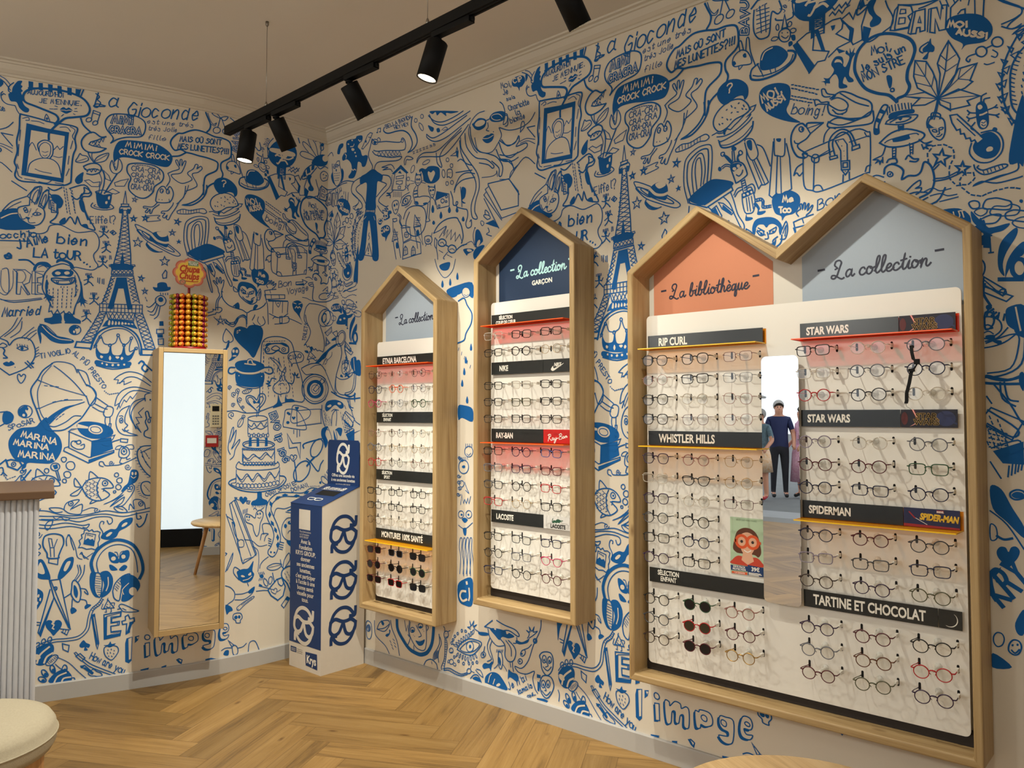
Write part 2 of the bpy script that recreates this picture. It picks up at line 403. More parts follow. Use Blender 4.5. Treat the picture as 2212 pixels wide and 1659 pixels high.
# wallpaper drawing: (kind, line width in mm, strokes); a stroke is its first point, then steps from point to point, in 2 mm units
DOODLES = [
(7,1,[(876,1597,7,6,2,13,8,15,5,5,8,1,-3,-10,4,-4,-3,-7,4,-5,-4,-6,5,-11,-1,-13,6,-10,9,-6,-2,-9,-9,-1,-11,9,-7,14,-12,0,-5,9),(856,1630,7,-3,1,-6,-4,-7,-3,-2),
(994,1575,5,8,5,2,5,-3,5,4,5,-2,5,-5,-8,-7,-7,-4,-7,2),(1127,1454,-2,26,9,28,17,11,42,4,42,-1,31,-16,11,-18,-7,-22,-15,-7,-37,4,-39,7,-30,0,-14,-8),(959,1464,-1,-2,-1,-1,-1,1,0,2,1,1,1,0),
(968,1464,-1,-1,-1,-1,-1,1,0,2,1,1,1,0),(1053,1414,-14,-12,-6,-14,7,-9,11,8,1,13),(1391,1432,7,15,19,9,24,-5,18,-17,2,-21,-8,-9,-4,10,-14,1,-24,-10,-14,10),
(1085,1363,17,-5,21,3,-6,-37,-14,-3,-14,6),(1252,1388,0,-1,-1,-1,-1,1,0,2,1,1,1,0),(1269,1389,-1,-2,-1,0,-1,0,0,2,1,1,1,0),(1245,1364,-1,-1,-1,0,-1,0,0,2,1,0,1,0),
(1252,1364,0,-1,-1,-1,-1,1,0,1,1,1,1,0),(1092,933,9,-13,15,-3,8,6,4,17,5,-21,12,-4,12,5,4,20,5,-21,12,-2,12,18,-15,-34,-42,-5,-36,9),(1094,901,39,-8,44,6,-3,-15,-40,-4,-40,7),
(1220,1244,4,17,12,9,17,2,14,-8,4,-18,-5,-17,-14,3,-18,7),(1213,1236,12,-12,15,-8,13,-2,-16,-2,-15,7,-8,9),(1323,1221,30,21,23,10,23,-4,26,-11,-8,-11,-54,-24,-23,4),
(1109,1263,-1,-4,-4,-1,-3,2,0,4,3,3,3,0),(1116,1221,-2,-4,-3,-1,-3,2,0,5,3,3,3,-1),(1108,1180,-2,-4,-3,-1,-3,2,0,4,3,3,3,0),(1075,1128,-2,-4,-3,-1,-3,3,0,4,3,3,3,-1),
(1088,1076,-1,-4,-4,-1,-2,3,0,4,2,3,4,-1),(1071,1028,-2,-3,-3,-2,-3,3,0,4,3,3,3,-1),(1062,1166,-1,-2,-2,-1,-2,1,0,3,2,1,2,0),(1069,1162,-1,-2,-2,-1,-2,1,0,2,2,2,2,0),
(1076,1156,-1,-2,-2,-1,-1,1,0,3,1,1,2,0),(941,1134,2,11,10,12,19,2,11,-10,-5,-5,-17,6,-10,-4,-4,-11),(994,1158,2,10,14,3,19,-8,8,-15,-7,1,-9,11,-16,4),
(985,1133,12,9,19,1,14,-1,5,-7,-8,-11,-16,1,-19,-4,-7,5),(1001,1131,-1,-2,-2,-1,-2,2,0,2,2,1,2,0),(1021,1133,-1,-2,-2,0,-1,1,0,2,1,2,2,-1),
(972,1113,4,-9,-1,-28,10,-7,8,-4,-8,-3,3,-10,-7,7,-1,-10,-5,11,-5,-8,3,11,-7,-3,5,11,-2,23),(1053,1114,4,-19,3,-26,10,-9,-7,0,9,-7,-10,2,3,-13,-7,11,-4,-8,-2,11,-7,-4,6,14,2,22),
(991,1022,16,-1,1,-20,-22,-5,-15,4,-1,8,16,4),(1015,1023,14,1,12,-10,12,-6,-1,-8,-33,0),(959,990,-5,-13,3,-18,5,-20,2,17,-2,14,11,-9,14,-13,22,-6,27,3,2,8,-18,6,-22,5,-20,18,-8,9),
(1041,993,-11,-5,-3,-10,6,-9,10,-1,1,8,-3,6,6,5),(1050,987,-1,-2,-2,-1,-2,2,0,2,2,2,2,0),(924,926,-1,-4,-3,-1,-3,3,0,3,2,3,4,-1),(879,885,8,5,5,-2,5,4,8,-8,-12,-6,-9,1),
(907,876,0,-1,-1,-1,-1,1,0,1,0,1,2,0),(1059,781,-36,-8,-29,-19,-19,-19,-10,-12,26,9,11,16,27,22),
(954,720,11,12,15,13,6,-22,11,-16,14,-16,6,-25,-7,-25,-16,-18,-27,0,-27,2,-5,-12,-10,-3,6,15,-20,10,-13,24,-2,25,11,21,16,12),(931,776,-13,-10,-2,-15,9,-6,9,0,2,7,-5,10,5,10),
(938,767,-1,-3,-2,-1,-2,2,-1,3,3,2,2,0),(883,757,13,3,10,-12,-4,-16,-13,-6,-8,10),(1050,722,10,10,25,1,28,-6,21,-12,4,-16,-18,-11,-34,-1,-25,13),(1098,710,-1,-3,-2,0,-2,2,0,2,2,2,2,-1),
(1160,735,-1,-2,-1,-1,-2,2,0,3,1,1,2,0),(1232,794,-1,-2,-2,-1,-1,1,0,3,1,1,2,0),(1169,650,-1,-2,-2,-1,-2,2,-1,3,2,2,3,-1),(910,622,-1,-1,-2,-1,-1,2,0,1,1,2,2,-1),
(1124,564,-1,-2,-2,0,-2,1,0,3,2,1,2,0),(998,576,-1,-3,-2,0,-2,1,0,3,2,1,2,0),(1043,513,-1,-2,-1,0,-2,1,0,2,1,2,2,-1),(1212,504,0,-2,-2,0,-2,1,0,2,2,1,2,0),
(1191,600,10,-4,3,-15,-7,-16,-14,-9,-14,-15,-8,0,7,13,9,9,4,19,3,15),(1189,587,0,-1,-1,0,-1,1,0,1,1,0,1,0),(1198,587,-1,-1,-1,0,-1,0,0,2,1,0,1,0),
(1114,416,5,13,17,10,14,0,9,16,14,10,17,2,-1,-14,-13,-12,-17,-9,-8,-15,-17,-7),(1157,359,-11,14,-13,4,2,-19,8,-11,15,-1),(1159,359,10,17,13,2,3,-15,-7,-15,-17,-2),
(1148,358,-1,-2,-2,0,-2,1,0,3,2,1,2,-1),(1172,362,-1,-2,-2,-1,-2,2,0,2,2,1,2,0),(1135,342,9,-2,12,-13,-16,0),(1159,327,12,12,9,-6,-9,-10),(1113,321,19,5,13,-21,-3,-30,-14,-16,-12,-1,8,32),
(1090,323,13,2,-3,-29,5,-27,9,-12,-13,4,-11,26),(1164,303,23,8,18,-12,8,-21,-10,-19,-18,-18,-18,0,2,25),(957,339,8,28,14,2,15,-34,3,-18,-9,0,-16,4),
(1014,317,2,16,11,28,11,9,12,-1,-3,-26,-14,-18,-11,-10),(956,293,23,-6,2,-21,-8,-18,-8,-15,-7,-28),(1007,199,4,8,9,0,6,-9,-3,-12,-8,-10,-8,-8,-7,10,-9,12,-3,12,5,8,9,-2),
(1051,285,1,11,6,-6,4,-16,-3,-13,-6,9),(1078,236,6,6,10,-4,-13,-9),(1045,233,7,4,8,-10,-12,-7),(1134,236,0,-1,-1,-1,-1,1,0,1,1,1,1,0),(1140,234,0,-1,-1,0,-1,1,0,1,1,0,1,0),
(1249,124,11,1,1,-8,13,12,13,-2,3,-9,11,5,7,-7,-2,-34,-11,0,0,22,-8,-2,-4,-17,-8,1,-1,21,-8,-2,-2,-24,-11,0),(1322,120,8,1,3,5,20,-2,8,-9,-1,-14,-13,-7,-12,2,-1,-8,-10,0),
(1352,114,-2,-3,-4,0,-3,3,0,3,3,1,4,-1),(1378,124,12,1,18,-4,0,-39,-10,-10,-14,2,-8,10,11,2,9,2,0,8,-12,3,-7,9),(1395,115,-1,-2,-3,0,-2,2,0,3,2,2,3,-2),
(1422,111,6,24,15,1,6,-12,-4,-12,-14,0,5,-10,13,1,-6,-10,-16,1),(1077,147,-9,-11,2,-7,6,-2,4,1,-1,-9,9,0,-4,8,6,-2,3,8,-9,6),(1126,127,10,0,6,8,3,-7,10,0,-6,-6,-9,-3,-7,4),
(960,123,10,17,22,10,14,-5,3,-16,-8,-19,-11,-14,-16,-1,-12,12),(999,47,11,21,23,9,14,-12,5,-13,-7,-12),(994,71,1,-3,-1,-3,-3,-1,-3,3,-1,3,1,3,3,1),(1013,78,0,-3,-2,-3,-4,1,-2,3,0,4,2,2,3,0),
(1040,72,-2,-3,-3,-1,-3,3,0,4,1,3,3,0,3,-2),(987,58,3,-3,0,-3,-2,-3,-4,1,-2,3,0,3,2,2),(1698,1520,7,7,9,-3,-5,-13,4,-14,9,-12,-4,-9,-14,-1,-2,9,5,8,-7,12),
(1557,1579,10,-16,23,-17,25,-5,25,9),(1536,1519,-1,-1,-1,0,-1,1,0,1,1,1,1,-1),(1547,1516,-1,-1,-1,0,-1,1,0,1,1,1,1,-1),(1552,1508,8,-1,1,-10,-6,0),(1547,1496,7,0,1,-7,-7,-2),
(1487,1475,5,17,17,7,18,-4,16,-16,1,-13,-17,-13,-27,0,-12,6),
(1633,1434,7,5,10,-4,3,-10,-1,-7,5,-4,7,16,-7,9,2,6,5,-8,1,11,3,-10,6,8,-2,-9,3,-3,-6,-8,-5,-19,-1,-12,7,-9,0,-5,-9,2,-6,12,-4,-11,7,-6,0,-5,-14,3,-1,17,-6,12,-10,-7,0,-8,-7,2,-1,-5,-3,8,-6,3,8,0,-3,6,10,-3,10,12,-5,12),
(1729,1374,7,0,3,-8,-2,-14,-4,0),(53,1440,8,9,22,-1,25,-11,15,-21,0,-18,-12,-9,-23,3,-6,-1,-5,-5,2,10,-16,15,-9,17),(167,1278,-8,-13,-6,-27,-10,-63,14,-5,8,0),(104,1148,21,6,17,1,-19,-6),
(29,1422,-5,-9,-8,-6,1,-7,7,-2,-9,-9,8,-3,3,11,7,-1,2,8,-5,8),(1485,1390,1,22,14,9,24,-1,21,-10,5,-16,-3,-20,-6,-14,8,-15,20,-17,-25,8,-32,18,-19,18),(1572,1318,3,-4,-1,-5,-4,4),
(1642,1273,0,-1,-1,0,-1,1,0,1,1,0,1,0),(1648,1263,0,-1,-1,0,-1,1,0,1,1,0,1,0),(1652,1252,0,0,-1,0,-1,0,0,1,1,0,1,0),(1652,1242,0,0,-1,0,0,0,0,1,0,1,1,-1),
(1654,1212,0,0,-1,0,-1,0,0,1,1,1,1,-1),(1731,1297,5,7,23,0,15,-3,-1,-7,-21,2,-15,-4),(1748,1290,7,1,-3,-5),(1736,1255,15,2,20,-1,-5,-7,-19,-1,-13,3),(21,1271,6,-7,10,-9,-4,4,-10,2),
(94,1219,10,11,15,1,11,-13,2,-16,-8,-14,-15,-1,-13,10,-5,12),(118,1202,-1,-1,-1,0,-1,1,0,1,1,1,1,-1),(97,1281,5,6,7,-1,5,-11,2,-25,-4,-10,-8,-1,-5,8,-2,16),
(106,1277,-1,-1,-1,0,-1,1,0,1,1,1,1,-1),(128,1233,-1,-2,-4,0,-3,2,1,3,2,2,4,-2),(1734,1191,-1,-2,-1,0,-2,2,1,1,1,1,2,0),(1422,1268,1,7,12,1,11,-7,-11,-6,-9,-4),
(1431,1264,0,-1,-2,0,-1,1,0,1,1,1,2,-1),(1439,1268,0,-1,-1,0,-1,1,0,1,1,0,1,0),(1403,1300,11,-5,12,-16,-6,-2),(1434,1306,-2,-3,-5,0,-4,3,0,5,4,2,5,-3),(1434,1279,1,12,5,3,3,-4,-5,-4,4,-11),
(1400,1270,-2,-4,-3,0,-3,3,0,5,3,2,3,-2),(1445,1207,20,5,3,-7,-21,-6),(1469,1183,7,1,7,-12,-2,-6,13,-1,0,-4,-8,-3,-9,2,1,11),(1454,1167,1,-8,11,-3,1,-4,-10,-2,-6,3),
(1509,1174,0,12,7,9,12,-1,8,3,12,-1,14,-10,4,-12,-4,-16,-10,-9,-16,-2,-7,-8,-2,9,-12,8),(1456,1315,6,3,5,-4,1,-16,-3,-3,-6,7),(1519,1307,10,-2,-2,-6,-6,2),
(1468,1119,-2,15,7,15,17,3,21,-4,14,-12,4,-14,-4,-12,-3,7,-1,10,-10,8,-9,0,-6,-5,-6,7,-11,1,-6,-8),(1488,1119,-1,-2,-3,0,-1,1,0,3,2,1,2,-1),(1513,1119,-1,-2,-2,0,-2,2,0,2,2,1,2,-1),
(1489,1099,19,-3,8,8,-2,-13,-10,-3),(1456,1076,12,12,4,-12,-1,-7),(1521,1086,10,-2,-10,-14,-6,2),(1601,1099,-1,-2,-2,-1,-2,1,0,2,2,1,2,0),
(1648,1102,10,10,16,2,12,-11,-5,-18,-5,-17,12,-27,-10,16,-13,15,-12,11),(26,1098,12,12,29,-1,17,-16,-1,-17,-16,8,-28,2),(58,1044,5,16,9,11,24,4,9,8,7,-15,30,3,-9,-11,-18,-4,-5,-16),
(1457,1001,4,9,13,6,17,-2,6,-2,8,9,20,4,17,-5,7,-15,-4,-25,-11,-28,-15,-28,-19,18,-28,23,-15,20),(1450,939,6,11,11,3,7,-10,-3,-13,-9,-9,-11,-8,-9,-2,9,13),(1440,968,3,-5,-6,-18,-5,0),
(1461,900,9,11,25,5,28,0,26,-9,5,-14,-24,-12,-34,-4,-25,7),(1464,879,20,-6,34,0,35,6,-3,-35,-26,-9,-39,2,-19,10),(1567,952,0,-2,-2,-1,-2,1,0,2,1,2,2,-1),
(1622,955,-1,-2,-2,0,-2,1,0,2,2,1,2,0),(1556,962,5,8,12,3,6,-4),(1606,973,9,4,16,-5,0,-8),(1613,862,0,-2,-2,-1,-1,2,0,2,1,1,2,0),(1622,862,-1,-2,-1,-1,-2,2,0,2,2,2,1,-1),
(1602,815,7,-19,6,-9,-3,-5,-25,-7,-1,4,13,11),(1630,818,2,-16,17,0,10,-6,-32,-4),(-41,918,15,16,20,21,37,19,28,7,-4,-8,-34,-13,-26,-19,-17,-19),(1694,956,12,1,3,-8,-10,1),
(1715,969,9,1,-2,-15,-5,1),(30,995,20,7,4,-9,-19,-2),(114,932,-2,-3,-4,-1,-3,3,0,4,3,2,4,-1),(1767,835,-3,-13,-8,-11,-13,-6,-14,0,-13,5,-9,11,-3,12,3,14,8,10,13,6,14,1,13,-5,9,-11),
(144,909,9,10,27,1,3,-46,-34,9),(78,874,6,7,10,-10),(112,876,14,-1,-2,-7),(1519,794,12,-4,8,6,-1,-10,-7,2,-9,-3),(1642,757,-2,-4,-4,0,-3,2,0,4,3,2,4,-1),
(1646,754,-1,-3,-4,-1,-3,2,0,4,3,2,4,-1),(1643,728,-2,-4,-5,-1,-4,2,0,5,4,2,5,-1),(1658,743,1,3,3,0,2,-2,-1,-3,-3,-3,-2,-2,-3,2,-3,3,-1,3,2,2,3,0),
(1669,775,1,2,4,0,2,-2,-1,-3,-3,-4,-3,-2,-3,2,-3,3,-1,4,2,2,3,0),(-2,775,12,20,43,5,37,-9,8,-14,-17,-6,-28,12,-29,-14,-17,-6),(28,780,-1,-1,-2,0,-2,1,0,1,1,1,3,0),
(78,787,-1,-1,-2,-1,-2,1,0,2,2,1,2,-1),(1759,688,5,20,27,6,-15,-24,15,-25,-13,-21,-12,26),(54,703,19,8,19,-5,-9,-23,-19,17),(45,703,14,-26,15,-39,-14,5,-10,28),
(1693,644,1,17,58,14,14,1,-10,-5,-57,-13,-1,-12),(1537,518,13,0,3,-19,16,-9,-3,-12,-45,1,-1,12,15,7),(1754,535,7,2,0,-8,-6,1),
(1492,502,3,4,6,0,4,-5,-2,-6,-6,-6,-5,-4,-5,5,-6,7,-1,6,3,5,6,-1),(1507,447,-1,-3,-2,0,-2,2,0,2,2,2,2,-1),(1515,445,-1,-2,-3,-1,-1,2,0,3,1,1,3,0),(1541,452,-1,-3,-2,0,-2,2,0,2,2,2,2,-1),
(1549,452,0,-2,-3,-1,-2,2,0,3,2,2,2,-1),(1587,331,-1,-2,-2,0,-3,2,0,2,2,2,3,-1),(1599,329,-1,-2,-3,-1,-2,2,0,3,2,1,3,-1),(1638,406,-2,-5,-4,-1,-4,4,0,6,3,3,5,-2),
(1655,414,-3,-4,-6,0,-5,3,0,5,5,3,6,-2),(1637,360,28,-3,0,-19,-16,4),(1476,288,18,5,17,0,16,20,-3,-28,6,-13,-10,-18,-21,-3,-17,12,-4,13),(1561,262,-3,-4,-6,0,-4,4,-1,4,5,3,6,-2),
(1545,242,12,-7,-7,-3),(1480,153,-2,-4,-4,0,-4,3,0,5,4,2,4,-1),(1489,153,-2,-4,-3,0,-3,3,0,4,3,3,3,-2),(1483,177,-1,-1,-1,-1,-1,1,0,2,1,1,1,-1),(1443,195,16,-7,6,-12,-10,-3,-8,-6),
(1512,225,19,11,-4,-15,-11,-4),(1439,52,6,11,10,-2,-2,-14),
(100,1613,2,17,21,2,18,-3,9,1,5,5,27,-5,0,-16,-13,-5,-9,-10,14,-14,9,-19,18,-2,10,-7,-5,-16,-9,-12,-14,2,-6,13,-16,6,-5,-24,-13,-21,-23,1,-7,8,16,14,-3,24,-21,19,-21,0,-5,12,12,12,11,0),
(204,1606,-1,-3,-3,0,-3,3,0,4,3,1,3,-1),(52,1603,10,24,21,1,0,-11,-12,-6,-6,-14),(41,1559,-1,-1,-2,0,-1,1,0,1,1,1,2,-1),(55,1561,-1,-1,-1,0,-2,1,0,1,2,0,1,0),(44,1550,7,0,-2,-8),
(22,1524,-2,12,9,10,3,-24,12,-23,-14,11),(77,1548,11,-14,-3,-23,-12,-9,5,17,-3,15),(238,1596,11,1,4,-5,-8,-5),
(175,1499,27,6,26,7,17,-3,14,-10,21,-13,4,-6,-8,-15,-17,3,-4,-30,-4,-27,-2,-27,-46,8,0,28,4,42,-5,15,-27,-1),
(199,1381,48,-9,9,-34,7,-53,3,-58,-28,3,-3,45,-14,77,-9,-18,-8,-55,-12,-42,-25,3,11,43,10,55),(220,1251,-1,-2,-3,0,-2,2,0,1,2,1,3,-1),(260,1621,-1,-1,-4,0,-3,2,0,2,3,0,4,-1),
(273,1620,-1,-1,-4,1,-3,1,0,2,3,0,4,-1),(399,1512,-1,0,-1,0,-1,1,0,0,1,1,1,-1),(262,1343,2,8,17,0,9,9,17,-1,4,9,12,-1,4,-8,-10,-3,2,-9,-16,-5,-17,0,-9,-10,-10,2),
(278,1307,0,14,21,6,18,-7,4,-17,-12,-11,-10,-15,-2,12,-13,6),(344,1380,-2,-4,-3,0,-3,3,0,4,3,2,3,-1),(354,1381,-1,-3,-3,0,-2,3,0,3,2,2,3,-1),(394,1383,-1,-2,-4,-1,-2,3,0,3,2,2,4,-2),
(453,1456,-4,9,13,3,15,-6,12,5,26,-4,19,-10,3,-17,-3,-14,-19,-8,-26,4,-19,11,-4,17,-8,14),(434,1452,3,8,6,-9),(451,1449,8,6,-1,-9),(432,1376,12,-3,3,-9,-13,5),(467,1364,15,0,4,-4,-15,-1),
(487,1408,2,4,10,-8),(512,1402,5,8,1,-14),(508,1352,6,-14,-3,-9,-6,1,-3,10),(542,1327,6,-13,-3,-7,-6,0,-3,9),(576,1335,6,-11,-3,-7,-6,1,-3,8),(606,1328,6,-10,-3,-5,-5,1,-3,6),
(631,1298,5,-9,-2,-5,-6,1,-3,6),(512,1306,6,-7,-3,-5,-6,1,-3,6),(576,1431,-1,-1,-2,0,-1,1,0,1,1,1,2,-1),(583,1430,-1,-1,-1,0,-2,1,0,1,2,0,1,0),(438,1275,2,13,8,1,4,-16),
(347,1256,2,11,8,-4,2,-14,-8,-1),(679,1251,13,-1,14,-28,-7,-9,-20,-9,-3,23),(631,1206,28,-1,13,-7,-23,-7,-4,-4),(679,1202,23,6,10,-4,-13,-12,-23,-19,-7,15),
(679,1258,-1,-1,-2,0,-2,1,0,2,2,1,2,-1),(492,1251,-1,-1,-2,0,-2,1,0,1,2,1,2,0),(670,1550,18,8,23,-7,7,-10,-6,-13,-20,-4,-17,8,-11,15),(710,1543,-4,-5,-12,-2,-12,3,-3,6,9,4,13,-1),
(731,1552,13,7,26,-2,16,-9,-3,-16,-16,-3,-26,6,-11,10),(703,1498,15,6,10,-1,8,2,10,-6,-6,-14,-15,-4,-13,5),(746,1507,-1,-1,-2,0,-1,1,0,1,1,1,2,-1),
(499,1627,6,-11,13,3,7,-12,15,5,22,-16,0,9,22,-7,25,0),(624,1379,17,-6,-3,-22,-11,-8,14,-10,-15,6),(486,1588,13,-6,12,-8,-4,-9,-11,5),(522,1569,11,0,4,-11,-11,0),(1426,1490,5,3,4,-7,-6,-3),
(1450,1500,6,2,2,-9,-6,1),(234,106,-1,-2,-2,-1,-1,1,0,3,1,2,2,0),(290,139,14,-6,-4,-8,-8,4),(310,98,7,6,10,4,0,10,6,-2,-4,-12,-11,-9),(425,135,11,2,-2,-7,-7,0),(459,151,10,2,-2,-6,-7,-1),
(443,108,18,0,21,10,-7,-16,-18,-6),(476,144,-1,-1,-1,0,-1,0,0,1,1,1,1,0),(480,140,-1,-1,-1,0,-1,0,0,1,1,1,1,0),(435,122,0,-1,-1,-1,-1,1,0,1,1,0,1,0),(441,119,-1,-1,-1,0,-1,0,0,1,1,1,1,0),
(568,149,-1,-1,-1,0,-1,0,0,1,1,1,1,0),(574,150,-1,-1,-1,0,-1,0,0,1,1,1,1,0),(665,133,-2,-4,-3,-2,-3,2,0,5,3,3,3,0),(588,109,-1,-1,-1,0,-1,0,0,1,1,0,1,0),(593,110,0,-1,-2,0,0,0,0,1,0,0,2,0),
(733,192,24,5,29,-1,32,-8,-20,-9,-21,0,-11,-10,-15,9),(706,91,9,9,15,1,12,9,-3,-16,-3,-11,-6,7,-18,-6),(798,100,11,-4,17,-1,7,-9,-7,-10,-17,5,-8,0,-5,-5),(694,177,30,3,3,-6,-21,-5,-14,2),
(825,180,18,-2,19,10,6,5,-6,-13,-25,-9,-14,2),(764,125,5,-2,3,-10,-3,-10,-5,9),(839,129,-1,-2,-3,-1,-2,1,0,2,2,2,3,0),(846,149,-1,-2,-3,-1,-2,1,0,3,2,1,3,0),
(713,121,-1,-3,-4,-2,-2,2,0,3,2,3,4,0),(715,50,3,16,18,14,21,3,18,-9,20,-26,-44,-1,-29,2),(765,54,-1,-1,-2,-1,-1,0,0,2,1,1,2,0),(670,49,12,9,15,-3,3,-8),
(918,148,-1,-3,-2,-1,-2,2,0,3,2,2,2,0),(935,149,-1,-3,-2,-1,-2,2,0,3,2,2,2,0),(915,88,-1,-3,-2,-1,-2,1,0,3,2,3,2,-1),(930,91,-1,-3,-2,-1,-2,1,0,4,2,2,2,0),
(162,1105,-1,-3,-2,0,-2,2,0,3,2,1,2,-1),(86,1101,11,-15,8,-6,-4,-12,-13,15),(152,1062,-13,-9,-11,-15,-4,-21,1,-22,8,-12,-2,20,6,20,15,26),(162,1037,-14,-11,-11,-20,-3,-25,4,8,10,20,13,7),
(137,930,23,1,-1,-41,-9,-1,-14,11,-3,17),(104,885,12,0,0,-7,-11,0),(104,819,30,-8,23,8,0,-6,-26,-7,-26,6),(151,819,6,0,-1,-29,-6,13),(105,631,16,-4,15,-30,16,-30,-1,-18,-23,24,-20,21),
(153,619,-3,-4,-8,-2,-6,3,0,4,6,4,8,-1),(129,524,4,8,7,2,5,-7,-3,-11,-7,-10,-7,-8,-6,6,-8,9,-2,10,5,8,8,0),(149,433,-13,-24,3,-17,9,2),(133,372,0,-1,-2,-1,-1,1,0,2,2,1,1,0),
(140,375,0,-2,-2,-1,-1,1,0,2,1,1,2,0),(103,354,27,-18,-28,-6),(566,1100,39,9,60,2,4,-43,-34,19,-38,-10,-19,5),(642,1089,-1,-1,-3,-1,-2,2,0,2,2,1,3,-1),
(652,1088,-1,-1,-3,-1,-2,2,0,2,2,1,3,-1),(613,775,24,2,31,-10,0,-34,-39,10,-15,-5),(549,1130,5,-12,-2,-8,-6,1,-2,8),(580,1132,5,-12,-2,-8,-6,1,-1,8),(609,1145,4,-12,-1,-8,-6,1,-2,8),
(662,945,4,-12,-1,-7,-6,0,-1,7),(629,848,4,-12,-1,-7,-6,0,-2,7),(648,802,4,-11,-1,-8,-6,0,-2,8),(642,911,5,-12,-2,-7,-6,0,-1,8),(636,880,5,-12,-2,-8,-6,1,-1,7),
(538,1175,40,3,-4,-19,-16,-3,-16,6),(641,610,-2,-3,-5,-1,-5,2,0,4,5,2,5,0),(632,480,-2,-2,-3,-1,-3,1,0,3,3,2,3,-1),(657,482,-1,-2,-3,-1,-3,2,0,2,3,2,3,-1),(628,468,12,5,11,-5,-11,-9),
(633,443,13,2,-2,-19,-8,2),(613,286,19,19,37,7,0,-67,-29,-7,-23,10),(1659,1584,-18,-41,-43,-19,-34,17,0,39,33,33,43,2),(1714,1564,13,26,27,15,20,-4,-2,-24,-22,-13),
(1773,1596,-2,-5,-4,-2,-4,2,0,5,3,5,5,0),(1761,1540,-1,-2,-2,-1,-2,0,0,2,2,2,2,0),(1772,1538,-1,-2,-2,-1,-2,1,0,2,2,2,2,0),(1760,1639,-2,-5,-6,-3,-4,2,0,5,4,4,6,0),
(810,1617,1,13,18,4,20,-5,6,-15,-10,-11,-8,-1,-1,-9,-7,12,-13,5),(978,1341,18,2,7,-13,-3,-14,-15,6),(1044,1334,7,1,5,-24,-9,5),(923,1293,0,-2,-2,-1,-2,1,0,3,1,1,3,0),
(949,1286,-1,-2,-2,-1,-1,1,0,2,1,2,2,0),(921,1275,10,-1,-4,-6),(864,1280,36,15,3,-19,19,-17,21,-8,-10,-8,-68,-6),(987,1338,11,3,9,-14,-5,-17,-9,-1,1,22),(1048,1335,-2,-16,6,-14,8,1,-5,27),
(998,1268,7,12,8,3,-1,-17),(1052,1268,12,4,4,-14),(1231,1112,11,0,1,11,11,5,12,-2,4,-10,7,0,-1,-8,-15,-6,-22,-1),(1259,1079,-2,-6,-6,-2,-5,4,0,6,5,4,5,-1),]),
(0,5,[(863,1600,-4,-7,3,-15,11,-9,18,-1),(887,1629,-10,-12,-1,-13,8,-4),(861,1590,4,5,4,-2),(923,1394,6,26,22,16,26,2,17,-14,7,-31),
(1265,1442,12,8,18,10,-7,13,-3,9,5,2,6,-15,1,17,5,1,0,-17,6,14,5,-1,-8,-25,-8,-11,-23,-8,12,-14,19,-6,25,15,-11,13,0,7,14,12,6,14,7,-1,-3,-11,10,9,4,-7,-11,-12,-16,-9,14,-27,-7,-11,-23,-13),
(1265,1442,6,-18,-9,-20),(1083,1364,19,7,22,-8,-16,-9,-20,3,-5,7),(1077,1332,-4,-10,15,-6,23,1,17,7,-5,8,-6,1),
(1313,1412,-4,-30,-12,-17,-9,-19,-12,-21,-7,-16,-6,2,2,10,-7,-9,-5,4,6,10,-9,-1,2,6,14,3,12,16,3,9),(1238,1353,-12,-13,-21,-1,-1,-5,11,0,-7,-10,5,-2,7,10,0,-11,4,1,5,13,15,14),
(1291,1336,15,8,20,-1,22,7,16,3,8,-8,-8,-6,-16,1,-22,-7,-19,-3,-14,0,-2,6),(1087,933,8,23,14,20,23,12,29,1,23,-16,13,-26,3,-26),
(1093,935,8,-14,12,-3,11,4,4,19,3,-22,14,-5,11,6,5,21,4,-23,12,-1,14,19),(1091,940,11,23),(1106,963,6,-16,13,-3),(1128,944,12,7,5,17),(1148,968,6,-16,7,-6),(1162,944,10,9,5,10),
(1180,962,-5,-19,1,-16,15,9),(1215,1238,-3,-8,10,-13,15,-5,17,3),(1220,1244,-23,17,-13,19,2,5,20,-8,21,-11),(1268,1239,28,-21,5,-9,-14,-2,-35,15,-36,18,-22,21,-6,9,9,0,24,-11),
(1224,1254,-18,12,-4,-3,23,-19,34,-19,24,-8,0,5,-14,10),(1321,1211,-10,40,1,41,8,21,25,15,26,1,7,-11,0,-31,-4,-36),(1334,1231,-4,39,4,28,14,16,10,-6,4,-31,-5,-31),
(1342,1237,-4,37,3,25,8,6,3,-8,2,-24,-3,-30),(1403,1210,14,-16,11,-26,14,-30,6,-4,0,11,-13,23,-8,28,-7,20),(1353,1192,17,-17,7,-27,11,-35,4,2,-8,34,-7,34,-10,12),(1323,1204,-3,-27,-6,-21),
(924,1236,28,-3,18,8,8,17,25,4,33,-15,22,2,23,4,13,-19,-1,-26,-11,-18,3,-16,8,-15,-13,-12,-25,2,-17,2,-11,-8),(988,1112,23,0,22,5),(869,1053,31,-7,63,13),(909,926,12,6,13,-7,-13,-5,-12,6),
(871,933,7,5,9,-7,-8,-5,-7,1),(988,888,11,5,22,-1,19,-8,9,-19),(994,882,22,-18,28,-28,29,-38),(1049,874,23,-44),(986,726,37,40,44,20),(1060,748,-17,0,-19,-16,-24,-12,-16,3),
(1072,830,8,0,14,-22,-1,-22,-12,-10,-8,22),(958,844,8,-5),(956,768,9,1),(1049,874,21,-9,10,-31),(1095,799,17,-13,12,-9),(1090,783,23,-13,10,-3),(1087,773,17,-11,12,-3),
(1119,746,-1,-14,4,-13),(1130,746,0,-18),(1047,678,11,5,3,-8,-8,-2,-3,7),(1061,669,8,3,-1,-11,-15,-2,-14,10,1,11,10,1),
